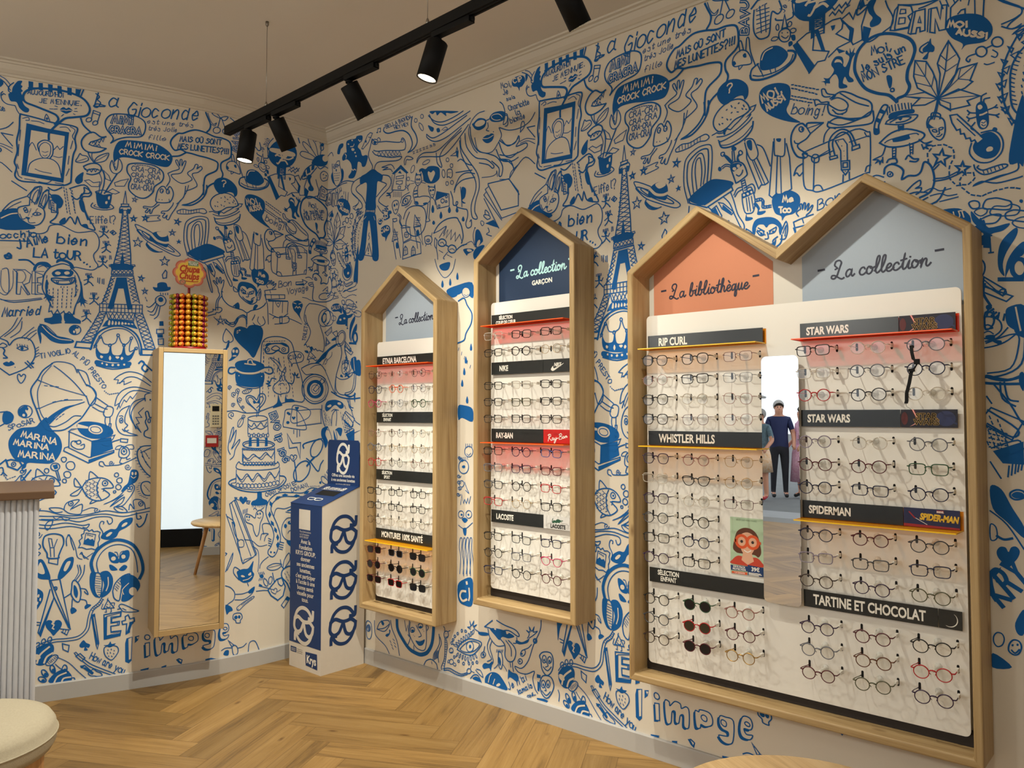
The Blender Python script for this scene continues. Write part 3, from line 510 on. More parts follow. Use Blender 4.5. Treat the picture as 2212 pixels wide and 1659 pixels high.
(1178,777,-22,-13,-11,-29,5,-26,16,-13,32,-2,-21,8,-11,10,8,10,-7,9,1,20,10,26),(1161,712,6,-6,9,3),(1138,849,13,12,23,10,30,-6,27,-22),(1141,777,6,26,17,19,29,7,39,-12),
(1208,702,-22,29,-8,30,10,26,26,11),(1152,838,17,17,26,0,34,-22),(1147,767,14,32,26,20,42,-6),(1195,712,-13,39,12,29,23,17),(1217,790,-1,17,13,6),(1234,659,-26,-13),(1160,633,-4,-13,5,-2),
(1173,633,1,-5,8,3),(1116,610,-9,4,0,9,8,0,6,-10,17,0,21,2,37,17),(930,622,-2,-12,2,-6,6,4,-3,-12,-10,-4,-13,-15,-31,-5),(886,602,8,-9),(1109,577,-7,-17,2,-23,9,-17),
(1066,555,-17,26,0,-21,14,-5,-24,-18,16,-2,11,17),(1082,576,3,22,20,-18),(1092,521,-6,-10,20,8),(984,588,-7,-17,2,-22,8,-17),(943,566,-16,25,0,-19,13,-6,-23,-17,16,-2,10,16),
(958,587,3,22,19,-18),(967,533,-5,-9,19,7),(1025,499,-13,5,-21,0,13,-12,17,1),(1181,489,3,16,10,-14,-2,23,15,2,12,-10,3,-16),
(1173,555,10,6,10,-7,-1,-14,-11,-19,-15,-19,-17,-2,14,9,6,16,-17,-12,-17,-12,17,18,14,12,-20,-12,-26,-11,20,9,23,18,10,20),(958,500,27,-3,28,-10,32,-6,39,2,40,7,40,-8,41,4,28,6),
(958,486,28,-3,32,-2,33,-7,39,6,34,1,43,-9,38,6,28,4),(958,477,33,-5,38,0,33,-8,39,10,34,-2,6,-13,-8,-6,-5,10),(960,464,32,-5,37,4,39,-9,17,2,-6,-10,-9,3),(960,455,37,-5,44,3,33,-9),
(1116,419,2,13,-8,16,3,13,7,-1,-1,-6),(1033,402,-1,17,5,12,4,-6,3,-16,6,-19),(958,416,11,-4,4,-10,-9,-8,9,-7,-9,-9),(1109,325,-4,26,11,26,21,16,27,2,25,-14,12,-28,5,-37),
(1119,256,-9,-14,-16,-14,-7,-22,-5,-29,-17,-17,-28,-3,-31,1,-31,-9,-15,-17),(1122,251,-7,-14,-15,-12,-7,-23,-5,-29,-20,-20,-28,-3,-31,1,-31,-9,-17,-15),(1057,310,11,18,-4,20),
(1062,303,12,22,2,22),(1066,286,14,-4,6,-14,-6,4,-3,5),(1068,257,13,-5,3,-13),(1049,259,-1,-23),(1078,98,18,-17,26,-16,33,-19),(1075,93,18,-18,26,-16,33,-18),(1131,81,-2,5,-4,-5,-1,-6,5,0),
(1132,83,-3,-8,0,-4),(1134,76,4,4,2,-5),(1140,71,6,-3,0,6,-3,-1,-3,-2,0,-6,4,0),(1174,56,-3,-8,2,-5,4,4),(960,123,10,14,19,10),(1044,50,12,1,3,-5),(959,85,4,-10,-2,-16),
(1730,1516,4,-14,8,-20,-2,-15,-14,-8,-25,-11,-14,9),(1472,1450,17,-6,32,0,27,10,8,14),(1481,1472,8,-19),(1686,1409,3,-9,0,-5,-4,1),(1693,1401,6,1,-4,4,-1,-3,-1,-2,4,-5,3,4),
(1713,1408,-5,1,1,-2,5,-2,2,-4,-4,-1,-3,2),(1716,1411,3,-7,4,-1,0,5),(1736,1413,-5,2,1,-3,5,-1,2,-5,-4,-1,-3,2),(1744,1418,3,-7,4,-2,0,5),(1755,1415,2,5,3,-1,2,-7),
(1727,1397,-4,2,-1,-3,1,-3,4,-2,3,-2,-1,-3,-3,-3,-3,2),(1739,1402,3,1,3,-3,1,-2,-1,-3,-4,-1),(137,1454,15,-12,14,-12,0,-11,-15,-10,-6,-7),(138,1411,17,3,9,4),(138,1407,15,-9,13,4),
(157,1169,-2,-11,-20,-5,-23,-4,-21,-5,12,5,22,-7,26,2,11,2),(25,1416,-12,-5,-2,-7,5,-5),(38,1308,-4,-17,-5,-15),(99,1372,-11,-1,-4,-5,4,-5,2,4),(1612,1371,-1,11,6,-1,5,-10,15,-7,-6,-5),
(1612,1371,5,-5,10,-2),(1599,1353,-2,12,8,-2,5,-6,12,-2,1,-5,-18,5,-6,-2),(1629,1357,12,1,14,-10,5,-11,-6,-6,-13,3,-17,15),(1646,1365,28,-25,23,-13),(1631,1337,10,-11,14,0,3,6),
(1624,1314,26,-11,49,7),(1556,1294,2,-5,8,-3),(1554,1225,6,4,5,-7,7,6),(1573,1260,3,7,50,11,47,11,21,-10,5,-8,-2,-63,-11,-7,-76,-17,-20,4,-16,13,-1,59),(1591,1187,4,9,10,-1,5,-9),
(1689,1205,3,9,7,1),(1613,1278,3,15,10,10,10,-4),(1726,1286,6,6,26,1,22,-4,-9,-9,-21,-1,-24,7),(1734,1287,16,5,19,-4,-9,-5,-16,1),
(1725,1243,-5,-13,-7,-3,-9,-3,8,-2,-4,-5,6,3,1,-6,3,6,2,-4,0,9),(7,1244,9,-9,11,1,-9,-4,9,-3,-9,0,3,-5,-6,4,-1,-3,-3,9),(27,1276,1,10,8,-1,6,-5,-1,-7),(21,1262,-1,9,3,9,5,0),
(89,1218,-3,-17,12,-17,19,-4,15,11,4,17,-5,16,-11,9,-16,0),(105,1287,1,9,7,3),(109,1286,1,4,8,0),(97,1269,-9,3,-4,5),(88,1272,-3,-3),(97,1262,-10,0,-4,4),(87,1262,-2,-4),(115,1270,9,2,4,3),
(124,1272,5,-2),(116,1262,10,-4,5,1),(126,1258,4,-5),(95,1253,-6,-8,6,-6),(36,1196,-8,-8,2,-3,8,7),(66,1173,-18,-6,-17,1,0,-4,19,0,18,5),(1721,1188,-13,6,-13,-4),
(-15,1155,11,10,11,5,0,-9,-7,-4,9,-1,-3,-7,-6,-3),(92,1180,3,-10,12,-10,19,2,13,4,2,4,-8,2,-15,-2,-13,-2,-8,6,2,3),(1433,1251,6,-4,6,5,2,6),(1422,1273,-12,5,-10,-4),
(1445,1223,-11,-2,-7,-12),(1447,1218,-11,-4,-7,-9),(1454,1221,13,4,6,-10,-1,-10),(1456,1218,8,1,4,-7),(1445,1208,20,5,4,-5,4,-20,-4,-20,-9,-3,-9,4,-5,20,-1,19),
(1475,1192,11,0,6,-7,0,-10,15,-1),(1475,1187,11,0,2,-5,1,-11,18,-1),(1452,1318,3,3,9,-1,8,-6,8,-23,-1,-12,-11,-5,-9,13,-7,27),(1479,1304,13,-11,14,-39),(1515,1308,0,-31,6,-5,14,-2,2,33),
(1476,1125,11,1,4,-9,-8,-1,-7,9),(1502,1116,4,7,11,4,-4,-9,-11,-2),(1498,1120,2,-12,-7,-1),(1453,1134,2,-13,11,-2,-2,7,-11,8),(1529,1122,8,14,3,-16,-5,-18,-10,0),
(1562,1142,-4,7,3,4,5,3,-1,8,4,1,1,-10,3,11,3,-1,-1,-11,6,9,2,-1,-3,-11,9,8,1,-3,-5,-9,-7,-5,0,-4),(1552,1132,18,5,21,4),
(1409,1115,-3,13,-12,15,4,2,8,-9,-4,16,4,2,5,-14,1,16,4,-1,0,-16,5,10,4,-1,-2,-15,-4,-14,3,-5),(1409,1114,4,-11,-9,-17,-2,-27),(1419,1102,-10,-16,-1,-26),
(1375,1047,19,8,0,6,8,-2,1,7,14,1,3,-7,-8,-8,-8,0,-2,-5,-5,-1,-20,-7),(1428,1024,11,-4,21,3,8,15,14,8,11,-6,3,-15),(1432,1030,10,-5,16,3,8,13,16,9,14,-7),
(1710,1169,13,5,0,-8,-12,0,-5,8,17,5),(1793,1146,-22,4,-21,-8,-3,-12,14,-3,20,5,13,5),(1568,1063,37,-10,28,16),(1581,1048,6,6,15,-1,31,7,0,-19,-46,-9),(1633,1055,23,-6,26,-9),
(1710,1109,-13,-16,-6,-35,10,-16),(1710,1109,30,0,38,-8,21,-20,-4,-23,-16,-10),(1390,1341,18,-2,24,6,24,15,10,10),(1393,1333,7,-4,26,7,30,16,13,11),
(1426,1031,13,-12,16,-5,11,15,5,11,11,6,11,-7,2,-22),(1432,1034,12,-11,11,-2,8,13,8,11,14,7,11,-7),(1513,1038,6,11,2,6),(1516,1030,12,-9,17,3,10,11,-8,17),
(1433,1006,-8,-20,0,-16,9,-5,8,6,-2,-19,-13,-7),(1433,1006,12,-11,9,-13,0,-10,-9,-6,-3,5),(1466,842,25,-9,36,-1,23,9),(1598,884,3,14,13,-13,12,16,2,-16),(1603,843,5,5,12,1,3,-6),
(1601,895,-3,11,-25,21,22,-7,15,-16),(1647,937,-5,1,-2,-3,-2,-5,4,-4,3,-1,4,3),(1696,1071,5,-22,14,-28,-7,-26,-16,-22),(1751,1041,14,-36,3,-32,-5,-17),(1683,896,17,-16,23,3,27,-4),
(56,875,24,-10,28,0,23,7,18,14),(96,899,11,4,7,-6,-11,-1),(1440,762,24,2,25,-6,22,-1,29,2),(1528,767,-20,19,-6,14,12,4,17,-16,11,18,10,-3,-7,-16,-14,-14),(1504,719,11,-11,14,5,17,-5,20,10),
(1505,724,10,-8,8,11,9,-11,13,12,10,-12,9,13),(1489,634,16,-14,17,13,20,-12,20,16,18,-15,12,19),(34,763,14,6,24,-3),(16,711,19,-29,3,-34,-2,-37),(59,700,5,-29,-28,-58),
(1451,635,-7,21,10,50,6,8,-2,-21,-9,-24,16,34,3,-2,-5,-29,-8,-21,21,26,2,-6,-12,-21,-5,-21,-11,-10),(1470,576,16,-18,17,17,17,-19,16,19,23,-19,17,21,19,-19,14,21),
(1575,319,-17,-10,-9,-11,-2,-10),(1664,428,-26,2,-16,-19,-2,-24,14,-22,31,-12),(1592,439,9,24,27,-3,24,5,5,-5,-19,-7,19,1,-5,-8,-19,4),(1559,389,-5,29,16,3,13,-6),
(1548,374,4,16,13,1,9,-3,-8,-5,-5,-14),(1616,305,5,-21,10,-10),(1482,263,-16,22,3,17,17,-12),(1545,236,23,-9,18,-7),(1537,221,22,-1,18,-3),(1442,251,16,-8,12,-17,-3,-19,-16,-10,-8,-10),
(1471,222,24,-2,25,6,11,8,-7,-17,-24,-14,-29,3),(1442,292,11,30,10,22,-4,-23,-13,-26),(1465,67,-20,3,-12,-5),(1483,63,14,1,11,8),(1514,47,4,25,17,1,13,-27),
(26,1573,3,-33,10,-34,15,-12,19,14,4,22,-11,32),(11,1482,19,2,48,11,28,0),(257,1602,7,2,8,-8,-4,-6),(154,1398,13,0,-13,-9,18,4,-14,-12,23,9,-9,-10,18,6),
(298,1384,13,-11,-17,6,13,-12,-22,8,5,-12,-17,14,-13,16),(385,1493,-2,12,6,10,8,2,14,-5,12,-8,-16,0,-14,3,-4,-14),(339,1491,-9,12,-12,6,-21,0,-17,-1,29,-6,-25,-3,34,-4,12,-11),
(336,1363,-7,18,6,12,17,0,8,-12,-2,-13,-10,-15,-10,5,-2,5),(354,1349,11,-9,-2,-13,10,-16),(360,1351,11,-12,-4,-13,10,-15),(368,1382,8,17,32,8),
(437,1420,-9,-9,-4,-15,6,-17,2,-11,27,-10,23,1,15,8,-4,11,-26,7,-20,1,-4,17,2,15),(488,1358,-2,-18,-4,-23,-4,-7),(497,1364,-2,-25,-3,-23,5,-8,-15,-1),
(493,1406,-2,-10,10,-20,7,-3,8,11,1,15,-17,6,-7,1),(567,1420,1,20,17,-2,3,-17,-7,-6,-7,5,-7,-1),(513,1269,22,4,29,8,-11,-19),(527,1248,-3,-22,4,-18,2,-16),(570,1207,-17,-13,4,-5),
(526,1246,-8,9,-2,-20,8,-12),(475,1256,0,8,15,2,13,-6,2,-13,-11,-6,-15,4,-4,11),(685,1463,-14,15,-13,26,-7,26,10,25,24,16,26,1),(764,1513,9,-22,-12,-18,-20,-18,-26,1,-30,17,-10,34),
(723,1537,2,-12,-7,-7,10,-5),(783,1542,12,-6,0,-22,-9,-2),(620,1382,4,-28,2,-28),(802,1371,6,15,24,14),(764,1429,38,-11,15,-25),(722,1274,-13,11,3,4,16,-5,5,-8,-11,-2),
(714,1289,1,12,12,-10,1,-6),(725,1251,4,-11,-10,-5,19,-8),(1444,1509,-2,19,5,2,5,-21),(1457,1508,2,23,5,-1,3,-28,10,-32),(219,119,8,8,16,-6,4,-27,-8,-19,-14,2,-6,24,0,18),
(259,133,2,-32,10,-15,39,-18,19,-20),(334,146,6,-23,23,-33,11,-38),(271,110,15,23,35,11,8,-11,-23,-24,-35,1),(275,110,31,9,23,16),(417,160,-1,-36,24,-31,21,-8,21,4,7,23,-1,49),
(446,151,11,-12,11,-13,-11,-6),(411,118,10,-7,-10,-21,-4,-3,15,-14,14,0,0,19),(554,48,-4,7,10,20,4,19,1,34,-2,11),(560,48,4,18,6,25,3,27,-3,16),(559,53,24,6,23,-4,23,-2,22,9),
(560,48,20,4,23,-4,26,0,23,10),(540,143,3,-21,-8,-18,-15,-19,-3,-17),(545,136,5,-17,-7,-15,-6,-20,3,-18),(622,118,16,15,19,12,18,4,21,-4,-14,-17,-22,-11,-25,-3,-13,4),
(726,191,7,-21,24,-17,26,5),(826,187,0,-14,-11,-3),(789,172,17,-16,2,-20),(733,168,-9,-21,6,-20,9,-12,-15,-9),(741,163,-8,-19,6,-16,6,-16,-3,-9),(803,122,3,-14),(811,123,2,-14,2,-10),
(694,177,-19,7,10,10,-13,-6,3,14,-9,-13,-6,10,3,-13,-11,-4,11,-3),(862,191,6,12,-9,7,11,-2,-2,12,8,-9,8,12,-3,-13,13,4,-13,-12,-13,-9),(851,161,14,7,10,10),(711,129,4,14),
(685,78,15,-1,9,-15,-15,5,-12,8),(799,69,5,-10,0,-7,-6,0),(809,62,6,4,-4,3,-1,-3,-1,-4,4,-4,4,5),(827,73,2,8,4,-1,3,-8),(849,90,-6,-1,0,-6,5,-4,3,6),(848,92,3,-7,3,-1),(830,53,4,-9,-2,-3),
(839,57,-5,-1,0,-4,4,-3,3,4),(838,59,3,-6,3,0),(844,58,1,5,5,-6),(848,60,1,5,5,-6),(859,70,-4,-1,-1,-5,4,-2,3,4),(859,71,2,-5,3,-1),(874,79,-4,-1,0,-2,5,1,2,-4,-4,-2,-3,1),
(906,243,-3,-25,-22,-41,-16,-40,-22,-24,-23,0,12,-12,27,1,25,12,-5,-20,8,-23,8,-8),(922,145,6,-8,-8,-5),(913,131,13,-7,12,12),(918,83,4,-7,-5,-1),(908,72,14,-8,13,12),
(163,1088,-15,4,-11,-4,1,-9,11,-5,13,-4),(97,1083,17,6,16,-2,-8,-12,-19,1),(103,875,18,5,15,16),(104,872,43,13,3,-24,-12,-33,-33,-7),(103,782,7,-12),(108,695,38,14,5,-13),(106,672,15,-27),
(104,590,24,-21,23,-38),(104,471,5,-30,-6,8),(130,364,5,-4,6,7),(1575,1612,-18,-27,3,-36,20,-17),(2,1604,20,8,9,-14),(1736,1584,-31,12,-28,0,-6,-13,21,-6,40,2),
(1734,1588,-25,28,-26,13,-2,-12,20,-18),(1738,1592,-11,40,-22,17,-5,-12,14,-27),(1745,1598,4,32,-13,20,-9,-10),(845,1639,20,-12,15,-20),(767,1513,33,-15,41,-3,31,10,16,18),
(839,1483,4,24,8,1,2,-13,-14,-12),(767,1582,12,-12,7,-27,-7,-24,13,3,2,19,-11,5),(862,1490,26,-31),(800,1368,25,26,32,20,31,-24),(929,1307,4,35,21,19,1,-16,-10,-33),
(950,1307,10,36,11,11,0,-26,-10,-26),(916,1296,5,4,5,-11,-6,-2,-4,9),(937,1284,8,6,11,-3,-11,-6,-8,3),(869,1285,20,26,34,19),(1240,1072,-15,-17,-9,1),(1243,1066,-12,-24,-12,2),
(1246,1063,-9,-28,-12,-2),(1251,1060,-5,-27,-10,-11),]),
(0,4,[(892,1567,4,-11,5,-8),(856,1641,13,-7,10,-12),(928,1617,0,-8,3,-4,3,5,1,8),(942,1618,-1,-8,-2,-4,-3,2),(954,1619,-1,-8,3,-4,4,5,0,8),(962,1620,4,0,1,-2,0,-2,-2,-2,-3,0),
(971,1621,3,0,3,-4,0,-4,-4,-4,-3,-1),(991,1622,0,-8,3,-4,3,5,1,8),(952,1599,0,-8,-2,-4,-4,1),(1017,1606,-1,-8,4,-4,4,4,1,9),(1371,1639,6,-18,10,-12,9,6,-5,-10,-11,3),
(1181,1448,-5,2,-2,-2,-3,-5,2,-5,2,-2,5,2),(1184,1450,4,0,2,-2,0,-3,-3,-2,-4,0),(1223,1448,-4,2,-3,-2,-3,-5,2,-5,2,-3,5,3),(1226,1450,5,0,2,-2,-1,-3,-2,-2,-5,0),
(1180,1429,-4,2,-2,-2,-3,-4,2,-4,2,-2,5,2),(1183,1431,4,0,2,-2,0,-2,-2,-2,-4,0),(1222,1430,-5,2,-2,-2,-2,-5,1,-4,2,-2,5,2),(1224,1432,5,0,2,-2,0,-2,-3,-2,-4,0),
(1185,1414,-3,2,-2,-2,-2,-4,1,-4,2,-2,3,2),(1187,1416,3,0,1,-2,0,-2,-2,-2,-3,0),(1214,1413,-3,3,-2,-2,-2,-4,1,-5,2,-2,3,2),(1216,1416,3,-1,1,-2,0,-2,-2,-2,-3,0),
(1177,1396,-3,3,-1,-3,-2,-5,1,-5,1,-2,4,2),(1180,1399,3,0,1,-2,0,-3,-2,-3,-3,0),(1209,1397,-3,3,-2,-3,-2,-5,1,-5,2,-3,3,3),(1211,1400,3,0,2,-3,0,-2,-2,-3,-3,0),(909,1537,12,5,3,-7,-8,-2),
(929,1534,16,1,13,-4),(995,1528,16,3,9,-10),(1019,1534,12,-8,-6,-17,6,-12),(1026,1496,-5,-23),(1018,1453,-2,-23),(1012,1398,7,20),(900,1394,3,-12,8,-5),(917,1376,24,-1),
(949,1373,19,-1,10,8),(987,1375,19,-1),(905,1505,-2,-29),(902,1466,-1,-31),(899,1413,4,-12),(940,1406,14,-5,24,-2),(923,1457,9,19,10,-19),(981,1447,12,-2,9,3),(1073,1472,0,-15,8,-12),
(1092,1416,6,-19,-5,-20,-2,-20),(1084,1328,-3,-5,22,-3,17,5),(1269,1368,3,-10),(1321,1416,-6,-21,-14,-26,-12,-12),(1211,1312,34,6,-5,-8,7,-6,-35,-8),(1096,1294,-3,3,-2,-3,1,-17),
(1104,1296,-3,3,-2,-4,1,-17),(1106,1286,7,1,-3,6,-2,-3,-2,-4,2,-7,5,4),(1120,1301,0,-16,3,-3),(1123,1299,3,3,4,1,3,-6,-4,-8,0,-3),(953,1143,11,6,11,-8),(872,1131,13,0,3,-55,-9,-12,-11,6),
(871,1051,34,0,56,11),(959,992,14,-3,14,-13,11,-12),(871,952,25,26,13,28),(881,955,23,23,15,29),(894,953,21,19,4,25),(918,954,15,16,13,13),(926,951,13,16,13,9),(934,948,15,17,3,3),
(1005,922,-4,1,-1,-2,-1,-5,2,-4,3,-2,3,3,-1,5,-4,-1),(1062,909,3,-2,0,-3,-1,-2,-3,0,-3,2),(1073,900,-5,-7,0,-6,5,1,5,7),(1084,882,3,-3,-1,-3,-1,-2,-3,1,-2,3),
(1091,873,2,-3,0,-3,-2,-2,-3,1,-2,3),(1107,847,-1,5,-3,0,-2,-1,1,-5,0,-3,-3,0,-4,3,1,3),(988,882,-19,-26,-4,-18,-7,-25,3,-37,9,-28,16,-19),(968,839,38,-16,67,-21),(964,769,43,19,55,4),
(900,724,-4,1,-2,-3,1,-2,4,-1,3,-2,-1,-2,-4,-4,-2,2),(902,727,4,1,2,-1,1,-2,-2,-3,-3,-2),(930,734,-5,1,-1,-3,1,-2,4,-1,3,-1,-2,-3,-3,-3,-3,1),(941,741,4,1,3,-1,0,-2,-1,-3,-4,-2),
(1153,748,6,1,3,-3),(1208,653,12,-33,15,-20),(1155,657,-10,0,3,7,10,3,9,-7,5,7,15,1,3,-11,-10,0),(1142,619,-4,-6,-6,1,-1,6,3,4,4,-2,0,-4,-2,-1,-2,1,1,2),
(1184,607,-4,-7,-8,2,-2,7,5,4,4,-2,0,-5,-3,-1,-2,2,1,1),(1113,550,5,-2,-1,-5),(987,561,5,-1,-1,-5),(1040,497,2,4),(1176,542,6,-3,6,3),(1148,499,19,-9),
(971,504,-4,-7,-7,2,-1,7,4,3,4,-2,0,-5,-3,-1,-2,2,1,2),(1110,493,-4,-6,-6,0,-3,5,2,5,4,0,2,-3,-1,-2,-2,-1,-1,1),(1067,492,22,8,15,-4),(1001,474,-15,1,-13,1),(999,483,8,-9,11,5,11,-10,11,6),
(1035,431,9,-10,10,-28,5,-23,11,-7),(1064,376,5,6,6,-16,11,5,9,7),(1067,379,14,-14,4,-3),(976,436,-5,-8,-9,2,-2,8,5,5,5,-3,0,-6,-3,-1,-2,2,1,2),(1157,362,-3,12,-6,2),(1160,362,3,12,7,3),
(1051,307,11,22,-3,20),(1130,231,6,-4,4,3),(1122,238,-3,-12,8,-2),(1141,239,9,-1,-1,-7),(1132,248,2,5),(1170,221,9,-6),(1013,93,14,-15,17,-9),(1018,110,26,-18,23,-27,18,-20),
(1533,1513,8,-7,6,3),(40,1308,-4,-20,-4,-14),(124,1371,7,-8,-3,-6,-6,4),(111,1351,5,-3,10,1),(1554,1359,6,2,3,-8,-5,-5,-8,2),(1585,1346,7,4,1,-4,-3,-9),(1606,1342,-4,5,-4,-5,0,-7,6,1),
(1607,1345,-5,-15,-4,-2,-3,5),(1636,1329,14,-6),(1689,1279,4,-8,6,-2),(1724,1251,10,4,39,2,8,-4),(39,1253,1,-6,-3,-1),(35,1243,5,-1,4,3),(13,1148,14,4,12,-7,17,1),(23,1139,16,1,12,-6,14,0),
(1421,1269,-11,5,-8,-4),(1477,1128,8,-8,9,-5),(1530,1113,7,15,-3,-21),(1600,1167,6,2,3,-2,0,-4,-6,-5),(1603,1158,6,2,3,-3,0,-3,-3,-4,-10,-3),(1633,1163,7,9,3,-3,0,-10),
(1676,1153,-5,1,-2,-7,2,-6,6,5),(1676,1156,1,-10,2,-3),(1690,1157,-5,2,-3,-8,3,-6,5,5),(1690,1160,0,-17,-2,-4,-6,2),(1696,1155,8,2,-3,6,-3,-4,-2,-4,3,-6,5,5),(1684,1126,16,-1,14,-5,13,-1),
(38,1126,29,3),(1778,1101,-10,-7),(1399,1321,20,-2,29,10,20,17),(1455,1407,5,12,-1,9),(1533,1050,-3,-13,9,-11),(1612,899,-8,19,-3,8),(1696,1044,-3,-3,2,-2,2,0,3,3,2,2,2,-2,1,-4,-2,-1),
(1712,939,7,-4,5,6),(1716,900,17,10,23,4),(1763,914,10,18,10,1,-3,-12,-10,-5),(5,927,26,15,3,12),(98,888,10,4,7,-5),(1447,826,-5,4,0,5,4,3,4,-2,1,-3,-3,-3,-2,1,-1,2,1,1),
(1472,815,-7,4,0,6,5,4,5,-2,1,-5,-3,-2,-3,1,-1,2,2,1),(1460,804,-7,4,0,7,5,3,5,-2,1,-4,-3,-3,-3,1,-1,2,2,1),(1459,775,-6,3,0,6,4,2,5,-1,0,-4,-2,-2,-3,1,0,2,1,1),
(1479,788,-7,4,0,7,5,4,5,-3,1,-4,-3,-3,-3,1,-1,2,2,2),(1487,768,-4,3,0,5,3,2,4,-1,1,-4,-3,-1,-2,0,0,2,1,1),(1454,740,-9,6,0,9,7,4,6,-3,1,-6,-3,-3,-4,1,-1,3,2,2),
(1491,739,-6,3,0,6,4,3,5,-2,0,-4,-2,-2,-3,1,0,2,1,1),(1474,818,-5,-24,17,-27,11,-8),(1489,628,19,-14,19,13,21,-11,17,15,19,-14),(1472,570,16,-19,17,18,17,-19,17,19,20,-20,20,22,17,-20),
(1470,551,-16,-4,37,-16,55,-6,58,7,21,18),(1580,517,-5,1,-1,-3,0,-4,3,-3,3,-2,3,3,-2,4,-4,-1),(1590,520,-5,1,-1,-3,0,-4,3,-3,3,-2,3,3,-2,4,-4,-1),
(1610,526,-4,1,-1,-2,0,-2,5,-1,3,-1,-1,-3,-3,-3,-3,1),(1612,529,4,1,3,-1,1,-2,-1,-3,-4,-1),(1641,536,-4,0,-2,-2,1,-2,5,-1,3,-1,-1,-3,-3,-3,-3,1),(1649,523,4,0,6,-3,1,-4,-2,-5,-5,-1),
(1443,454,20,-16,5,-16,-9,13,9,-36,13,-21),(1476,374,9,7,10,-5,0,-16,-14,0,-5,12),(1497,380,25,-7,22,-18,26,1),(1523,357,17,-14,4,-32,-3,-32),(1536,464,-7,7,-4,-4),(1547,463,11,7),
(1641,383,5,7,11,1),(221,1316,-4,-8,6,-6,-6,-8),(293,1636,5,0,3,-2,1,-2,-3,-2),(299,1630,4,0,3,-2,1,-2,-1,-2,-6,0),(355,1637,4,0,3,-2,1,-2,-3,-2),(360,1631,4,0,3,-2,1,-2,-1,-1,-6,-1),
(391,1638,5,0,6,-4,2,-4,-2,-4,-4,0),(388,1429,12,-10,2,-6,-2,11,10,8,-12,-5,-2,6),(388,1365,20,5,10,11),(439,1430,6,-3,6,1),(503,1383,3,-2,5,1),(506,1373,10,-10,3,-13),(539,1237,10,1,8,-9),
(578,1213,11,1,9,-6),(676,1207,-14,17,-31,-8),(676,1212,-7,25,6,21),(501,1260,6,12),(702,1392,36,-4,16,4,2,7,3,-16),(544,1560,15,5,9,-7,-17,-1),(1441,1479,1,-8,8,7),(492,159,5,-6,-5,-8),
(563,155,0,9,-5,3),(575,156,10,5),(663,76,3,8),(663,69,14,-2),(510,62,3,-6),(763,107,-9,-10,-6,-4),(778,110,11,-10,3,-5),(872,53,-3,0,1,-1,3,0,0,-3,-3,-1,-1,1),
(876,54,4,2,-2,2,-1,-2,-1,-2,1,-2,3,2),(518,1194,12,-30,28,-28,31,16,12,31),(627,635,-3,-4,-6,-1,-4,3,1,3,4,1,3,-1,0,-2,-2,-1,-1,1),(635,629,-3,-4,-6,0,-4,2,1,4,3,1,3,-1,1,-2,-2,-1,-1,0),
(625,585,-3,-4,-6,-1,-4,2,1,4,3,1,3,-1,1,-2,-2,-1,-1,1),(625,568,-3,-4,-6,-1,-4,3,1,3,3,2,4,-1,0,-2,-2,-1,-1,0),(628,552,-4,-4,-6,-1,-3,2,0,4,4,1,3,-1,0,-2,-1,-1,-2,0),
(624,535,-4,-4,-6,-1,-3,2,0,4,4,1,3,-1,0,-2,-1,-1,-2,1),(639,569,8,-16,8,-13,-12,7),(616,451,24,-8,29,19),(621,320,4,44,-6,27,4,25,7,-2,-2,-28,7,-32,1,-38),
(634,321,4,45,-6,26,4,25,7,-2,-2,-27,7,-32,1,-38),(646,323,5,44,-7,27,4,25,7,-2,-1,-28,6,-32,2,-37),(659,325,4,44,-6,26,4,25,6,-2,-1,-27,6,-32,2,-38),(781,1613,4,-11,-1,-5,-5,3),
(789,1602,6,-1,-3,6,-2,-3,-1,-2,4,-6,3,2),(795,1583,-4,2,1,-2,4,-2,1,-3,-3,0,-3,2),(799,1585,2,-5,4,-2,1,3),(819,1582,-4,2,0,-1,4,-2,2,-4,-4,1,-2,1),(802,1562,-4,2,-1,-2,0,-5,4,-5,3,-3,3,3),
(808,1554,1,5,3,-2,3,-8),(822,1557,-5,2,0,-5,4,-5,3,3),(821,1559,3,-7,3,-3),(827,1554,0,5,5,-2),(832,1564,5,-12,3,-3),(847,1564,4,-13,3,-2,1,2),(854,1564,4,-13,3,-2,1,2),
(862,1554,6,0,-4,5,-1,-3,-1,-2,4,-5,3,2),(820,1546,5,-13,4,-2),(836,1538,-7,3,0,-5,4,-5,5,2),(835,1541,3,-8,3,-2),(803,1523,3,2,6,-5,0,-5,-6,0),(812,1530,5,-12,3,-3),
(829,1521,1,5,3,-3,3,-7),(843,1524,-5,2,0,-5,4,-5,3,3),(848,1521,5,0,-3,5,-1,-2,-1,-3,4,-5,2,3),(837,1459,23,3,28,-9),(839,1454,25,1,24,-13),(934,1314,5,23,10,14,-2,-20,-6,-21),
(954,1305,8,28,5,7,-2,-22,-5,-15),(927,1268,3,-8,13,2),(908,1281,6,-13,8,4),(872,1283,20,19,18,12),]),
(0,11,[(983,1534,8,14,-5,11,-14,6,-35,10,-23,7,-5,15,9,17,26,11,40,4,39,-3,28,-11,14,-22,-7,-21,-28,-10,-22,-7,-14,-14,-16,-20,-8,-15,0,-16),
(1746,1322,-6,8,-9,9,-20,9,-20,15,-14,26,-4,21,7,27,19,16,23,3,26,-9,22,-16,8,-19,-4,-18,-8,-17,-2,-18,4,-15,-7,-13,-13,-3,-2,-6),]),
(8,1,[(920,1640,11,0,0,-20,-10,1),(943,1640,10,1,1,-21,-10,1),(965,1641,11,0,0,-21,-10,1),(987,1641,10,0,1,-21,-11,1),(1010,1641,11,0,0,-21,-10,1),(1030,1641,10,0,1,-20,-11,1),
